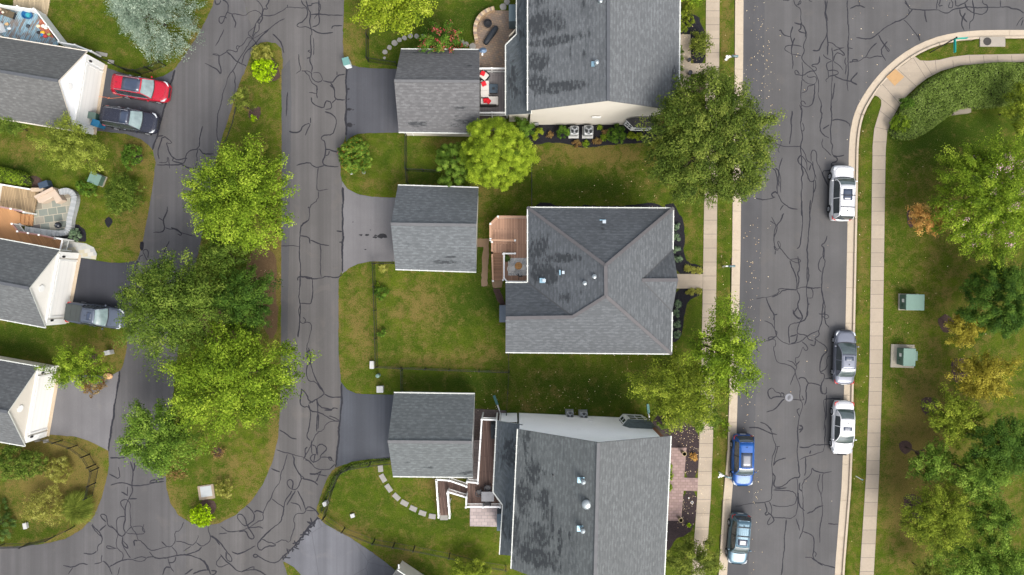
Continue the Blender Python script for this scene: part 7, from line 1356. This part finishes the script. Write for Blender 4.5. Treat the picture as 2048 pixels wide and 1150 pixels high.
# bottom deck
z = 2.1; c = W(987, 858, z); par = empty('covered_grill', (c.x + .15, c.y, z), 0, 'grill under a black cover against the house on the dark brown deck', 'grill'); b = MB(); b.box((0, 0, .5), (.8, 1.45, 1.0), taper=.86); b.box((.02, .0, 1.04), (.5, .8, .14), taper=.7); b.build('cover', m_plain('grill_cover', (.014, .018, .022), .7, 0, .3, .3, 6), par, bevel=.08, world=False); b = MB(); b.box((-.05, 0, .03), (.7, 1.2, .06)); b.build('base', BLACKP, par, world=False)
c = W(976, 988, z); par = empty('dining_table', (c.x, c.y, z), 0, 'grey glass topped table on the dark brown deck', 'table'); b = MB(); b.box((0, 0, .7), (1.1, .85, .03)); b.build('tabletop', m_glass('table_glass', (.10, .10, .105), .25), par, bevel=.01, world=False)
for sx in (-1, 1):
    for sy in (-1, 1): b = MB(); b.bar((sx * .45, sy * .35, .68), (sx * .48, sy * .38, 0), .04, .04); b.build('leg', DARK, par, world=False)
SLG = m_plain('sling_grey', (.06, .058, .06), .7)
for i, (x, y, a, l) in enumerate(((959, 982, 200, 'left of'), (976, 973, 100, 'above'), (975, 1003, -80, 'below'))): chair(x, y, R(a) + math.pi, z, 'dark metal chair %s the grey glass table' % l, DARK, SLG, .85, 'deck_chair')
# left patio
c = W(96, 393); par = empty('corner_sofa', (c.x, c.y, .04), R(-155 + 180 + 0), 'L shaped sofa under a beige cover on the slate patio', 'sofa'); BE = m_plain('beige_cover', (.42, .335, .26), .85, 0, .1, .08, 2); b = MB()
p = lambda x, y: (W(x, y, .7).x - c.x, W(x, y, .7).y - c.y); par.rotation_euler = (0, 0, 0); b.prism([p(70, 393), (p(107, 374)), p(118, 390), p(125, 400), p(112, 407), p(106, 394), p(86, 405), p(77, 406)], 0, .68); b.build('cover', BE, par, bevel=.06, world=False); b = MB(); b.prism([p(70, 393), p(107, 374), p(110, 379), p(73, 398)], .68, .84); b.build('back_cushion', BE, par, bevel=.05, world=False)
c = W(83, 381); b = MB(); b.box((c.x, c.y, .3), (1.15, .35, .55), R(0)); o = b.build('planter', m_plain('planter_tan', (.40, .31, .22), .8), bevel=.05); tag(o, 'long tan planter behind the beige covered sofa', 'planter')
c = W(96, 371); b = MB(); b.box((c.x, c.y, .35), (.95, .6, .6), R(20), taper=.9); o = b.build('storage_box', m_plain('navy_box', (.035, .055, .085), .5, 0, .3, .2), bevel=.04); tag(o, 'dark navy storage box behind the beige covered sofa', 'box')
c = W(128.5, 452); par = empty('kettle_grill', (c.x, c.y, .04), 0, 'round black kettle grill on the slate patio', 'grill'); b = MB(); b.lathe((0, 0, .5), [(.05, 0), (.24, .08), (.29, .24), (.27, .36), (.16, .46), (.02, .5)], 24); b.build('bowl', m_paint('enamel', (.01, .012, .016), .15), par, True, world=False)
for k in range(3): t = 2.1 * k; b = MB(); b.bar((.15 * math.cos(t), .15 * math.sin(t), .6), (.28 * math.cos(t), .28 * math.sin(t), 0), .03, .03); b.build('leg', CHROME, par, world=False)
b = MB(); b.box((0, 0, 1.02), (.14, .03, .04)); b.build('handle', CHROME, par, world=False)
# blue deck clutter
z = .45
c = W(57.5, 31, z); par = empty('play_tub', (c.x, c.y, z), 0, 'round blue tub on the worn blue deck', 'tub'); b = MB(); b.lathe((0, 0, 0), [(.40, 0), (.48, .28), (.44, .28), (.38, .06), (.01, .05)], 24, sy=.85); b.build('tub', m_plain('tub_blue', (.015, .10, .25), .4, 0, .4, .2), par, world=False); b = MB(); b.lathe((.0, 0, .05), [(.25, 0), (.2, .1), (.02, .12)], 14); b.build('contents', m_plain('tub_teal', (.03, .25, .30), .5), par, world=False)
c = W(18, 29, z); par = empty('tool_bench', (c.x, c.y, z), R(-20), 'low dark bench piled with things on the worn blue deck', 'bench'); b = MB(); b.box((0, 0, .35), (1.45, .6, .08)); b.build('bench_top', m_plain('bench_brown', (.10, .08, .05), .8, 0, .2, .4, 8), par, world=False)
for s in (-1, 1): b = MB(); b.box((s * .6, 0, .16), (.12, .55, .32)); b.build('leg', BLACKP, par, world=False)
for k, (x, y, cc) in enumerate(((-.5, .1, (.35, .25, .18)), (-.2, -.05, (.6, .52, .4)), (.1, .1, (.12, .09, .05)), (-.35, -.15, (.1, .03, .03)))): b = MB(); b.lathe((x, y, .39), [(.1, 0), (.12, .08), (.05, .14)], 10); b.build('jar', m_plain('jar%d' % k, cc, .6), par, world=False)
c = W(89, 56, z); b = MB(); q_ = [W(x, y, z)[:2] for x, y in ((80, 38), (88, 40), (108, 76), (96, 73), (76, 55))]; b.prism(q_, z + .005, z + .02); o = b.build('outdoor_rug', m_boards('rug_red', (.36, .12, .07), R(120), .12)); tag(o, 'worn red rug on the blue deck under scattered toys', 'rug')
toys = [(87, 66, (.75, .42, .03), 'yellow'), (86, 70.5, (.02, .2, .5), 'blue'), (92, 73, (.5, .05, .04), 'red'), (78, 66, (.02, .02, .025), 'black'), (99, 70, (.35, .42, .12), 'olive green'), (78, 53, (.62, .5, .32), 'tan'), (88, 53, (.7, .68, .6), 'white'), (93, 57, (.68, .64, .55), 'cream'), (57, 53, (.03, .04, .05), 'dark grey'), (20, 58, (.62, .66, .68), 'pale grey'), (15, 49, (.45, .3, .15), 'brown')]
for k, (x, y, cc, nm) in enumerate(toys):
    c = W(x, y, z); b = MB(); g = random.Random(k); b.lathe((c.x, c.y, z + .02), [(.12, 0), (.17, .07), (.13, .15), (.03, .19)], 7, sx=g.uniform(.9, 1.4), sy=g.uniform(.6, 1.1)); b.box((c.x + .08, c.y + .05, z + .09), (.16, .12, .14), g.random() * 3); o = b.build('toy', m_plain('toy%d' % k, cc, .5), bevel=.01); tag(o, nm + ' toy lying on the blue deck in the top left corner', 'toy')
# pots, path light, cord
for i, (x, y, r_, h_, l) in enumerate(((1377, 122, .17, .4, 'black pot at the upper corner of the top house walk'), (1378, 148, .20, .45, 'black pot at the lower corner of the top house walk'), (1364, 903, .2, .8, 'tall tan rimmed pot at the upper end of the paver walk'), (1357, 1034, .2, .8, 'tall tan rimmed pot at the lower end of the paver walk'))):
    c = W(x, y); par = empty('plant_pot', (c.x, c.y, .04), 0, l, 'pot'); b = MB(); b.lathe((0, 0, 0), [(r_ * .65, 0), (r_, h_), (r_ * .86, h_), (r_ * .82, h_ - .06)], 18); b.build('pot', BLACKP if i < 2 else m_plain('pot_brown', (.10, .085, .06), .7), par, world=False)
    b = MB(); b.lathe((0, 0, h_ - .07), [(r_ * .82, 0), (.01, .01)], 18); b.build('soil', m_plain('soil', (.03, .028, .014), .95), par, world=False)
    if i > 1: b = MB(); b.lathe((0, 0, h_ - .01), [(r_ * 1.03, 0), (r_ * 1.03, .03), (r_ * .86, .03), (r_ * .86, 0)], 18); b.build('rim', m_plain('pot_rim', (.38, .30, .15), .6), par, world=False)
c = W(1381, 1002); par = empty('garden_light', (c.x, c.y, 0), 0, 'leaning black garden light with a white ring in the mulch beside the paver walk', 'garden light'); b = MB(); b.tube([(-.25, .35, .3), (.05, -.02, .05)], .025); b.build('stem', DARK, par, world=False); b = MB(); b.tube([(.12 + .1 * math.cos(t), -.1 + .1 * math.sin(t), .06) for t in [k * math.pi / 8 for k in range(17)]], .02, 6, cap=False); b.build('ring', WHITE, par, world=False); b = MB(); b.lathe((-.25, .38, .3), [(.06, 0), (.05, .06), (.01, .08)], 10); b.build('cap', WHITE, par, world=False)
c = W(200, 195); b = MB(); pts = [W(x, y) + Vector((0, 0, .035)) for x, y in smooth_line([(196, 193), (206, 194), (214, 195), (217, 198), (221, 195), (215, 196), (222, 197), (232, 196), (246, 194)], False, 2)]; b.tube(pts, .02, 6); o = b.build('extension_cord', m_plain('cord_orange', (.60, .20, .10), .5)); tag(o, 'orange extension cord from the white garage to the red car', 'cord')
c = W(1032, 20)
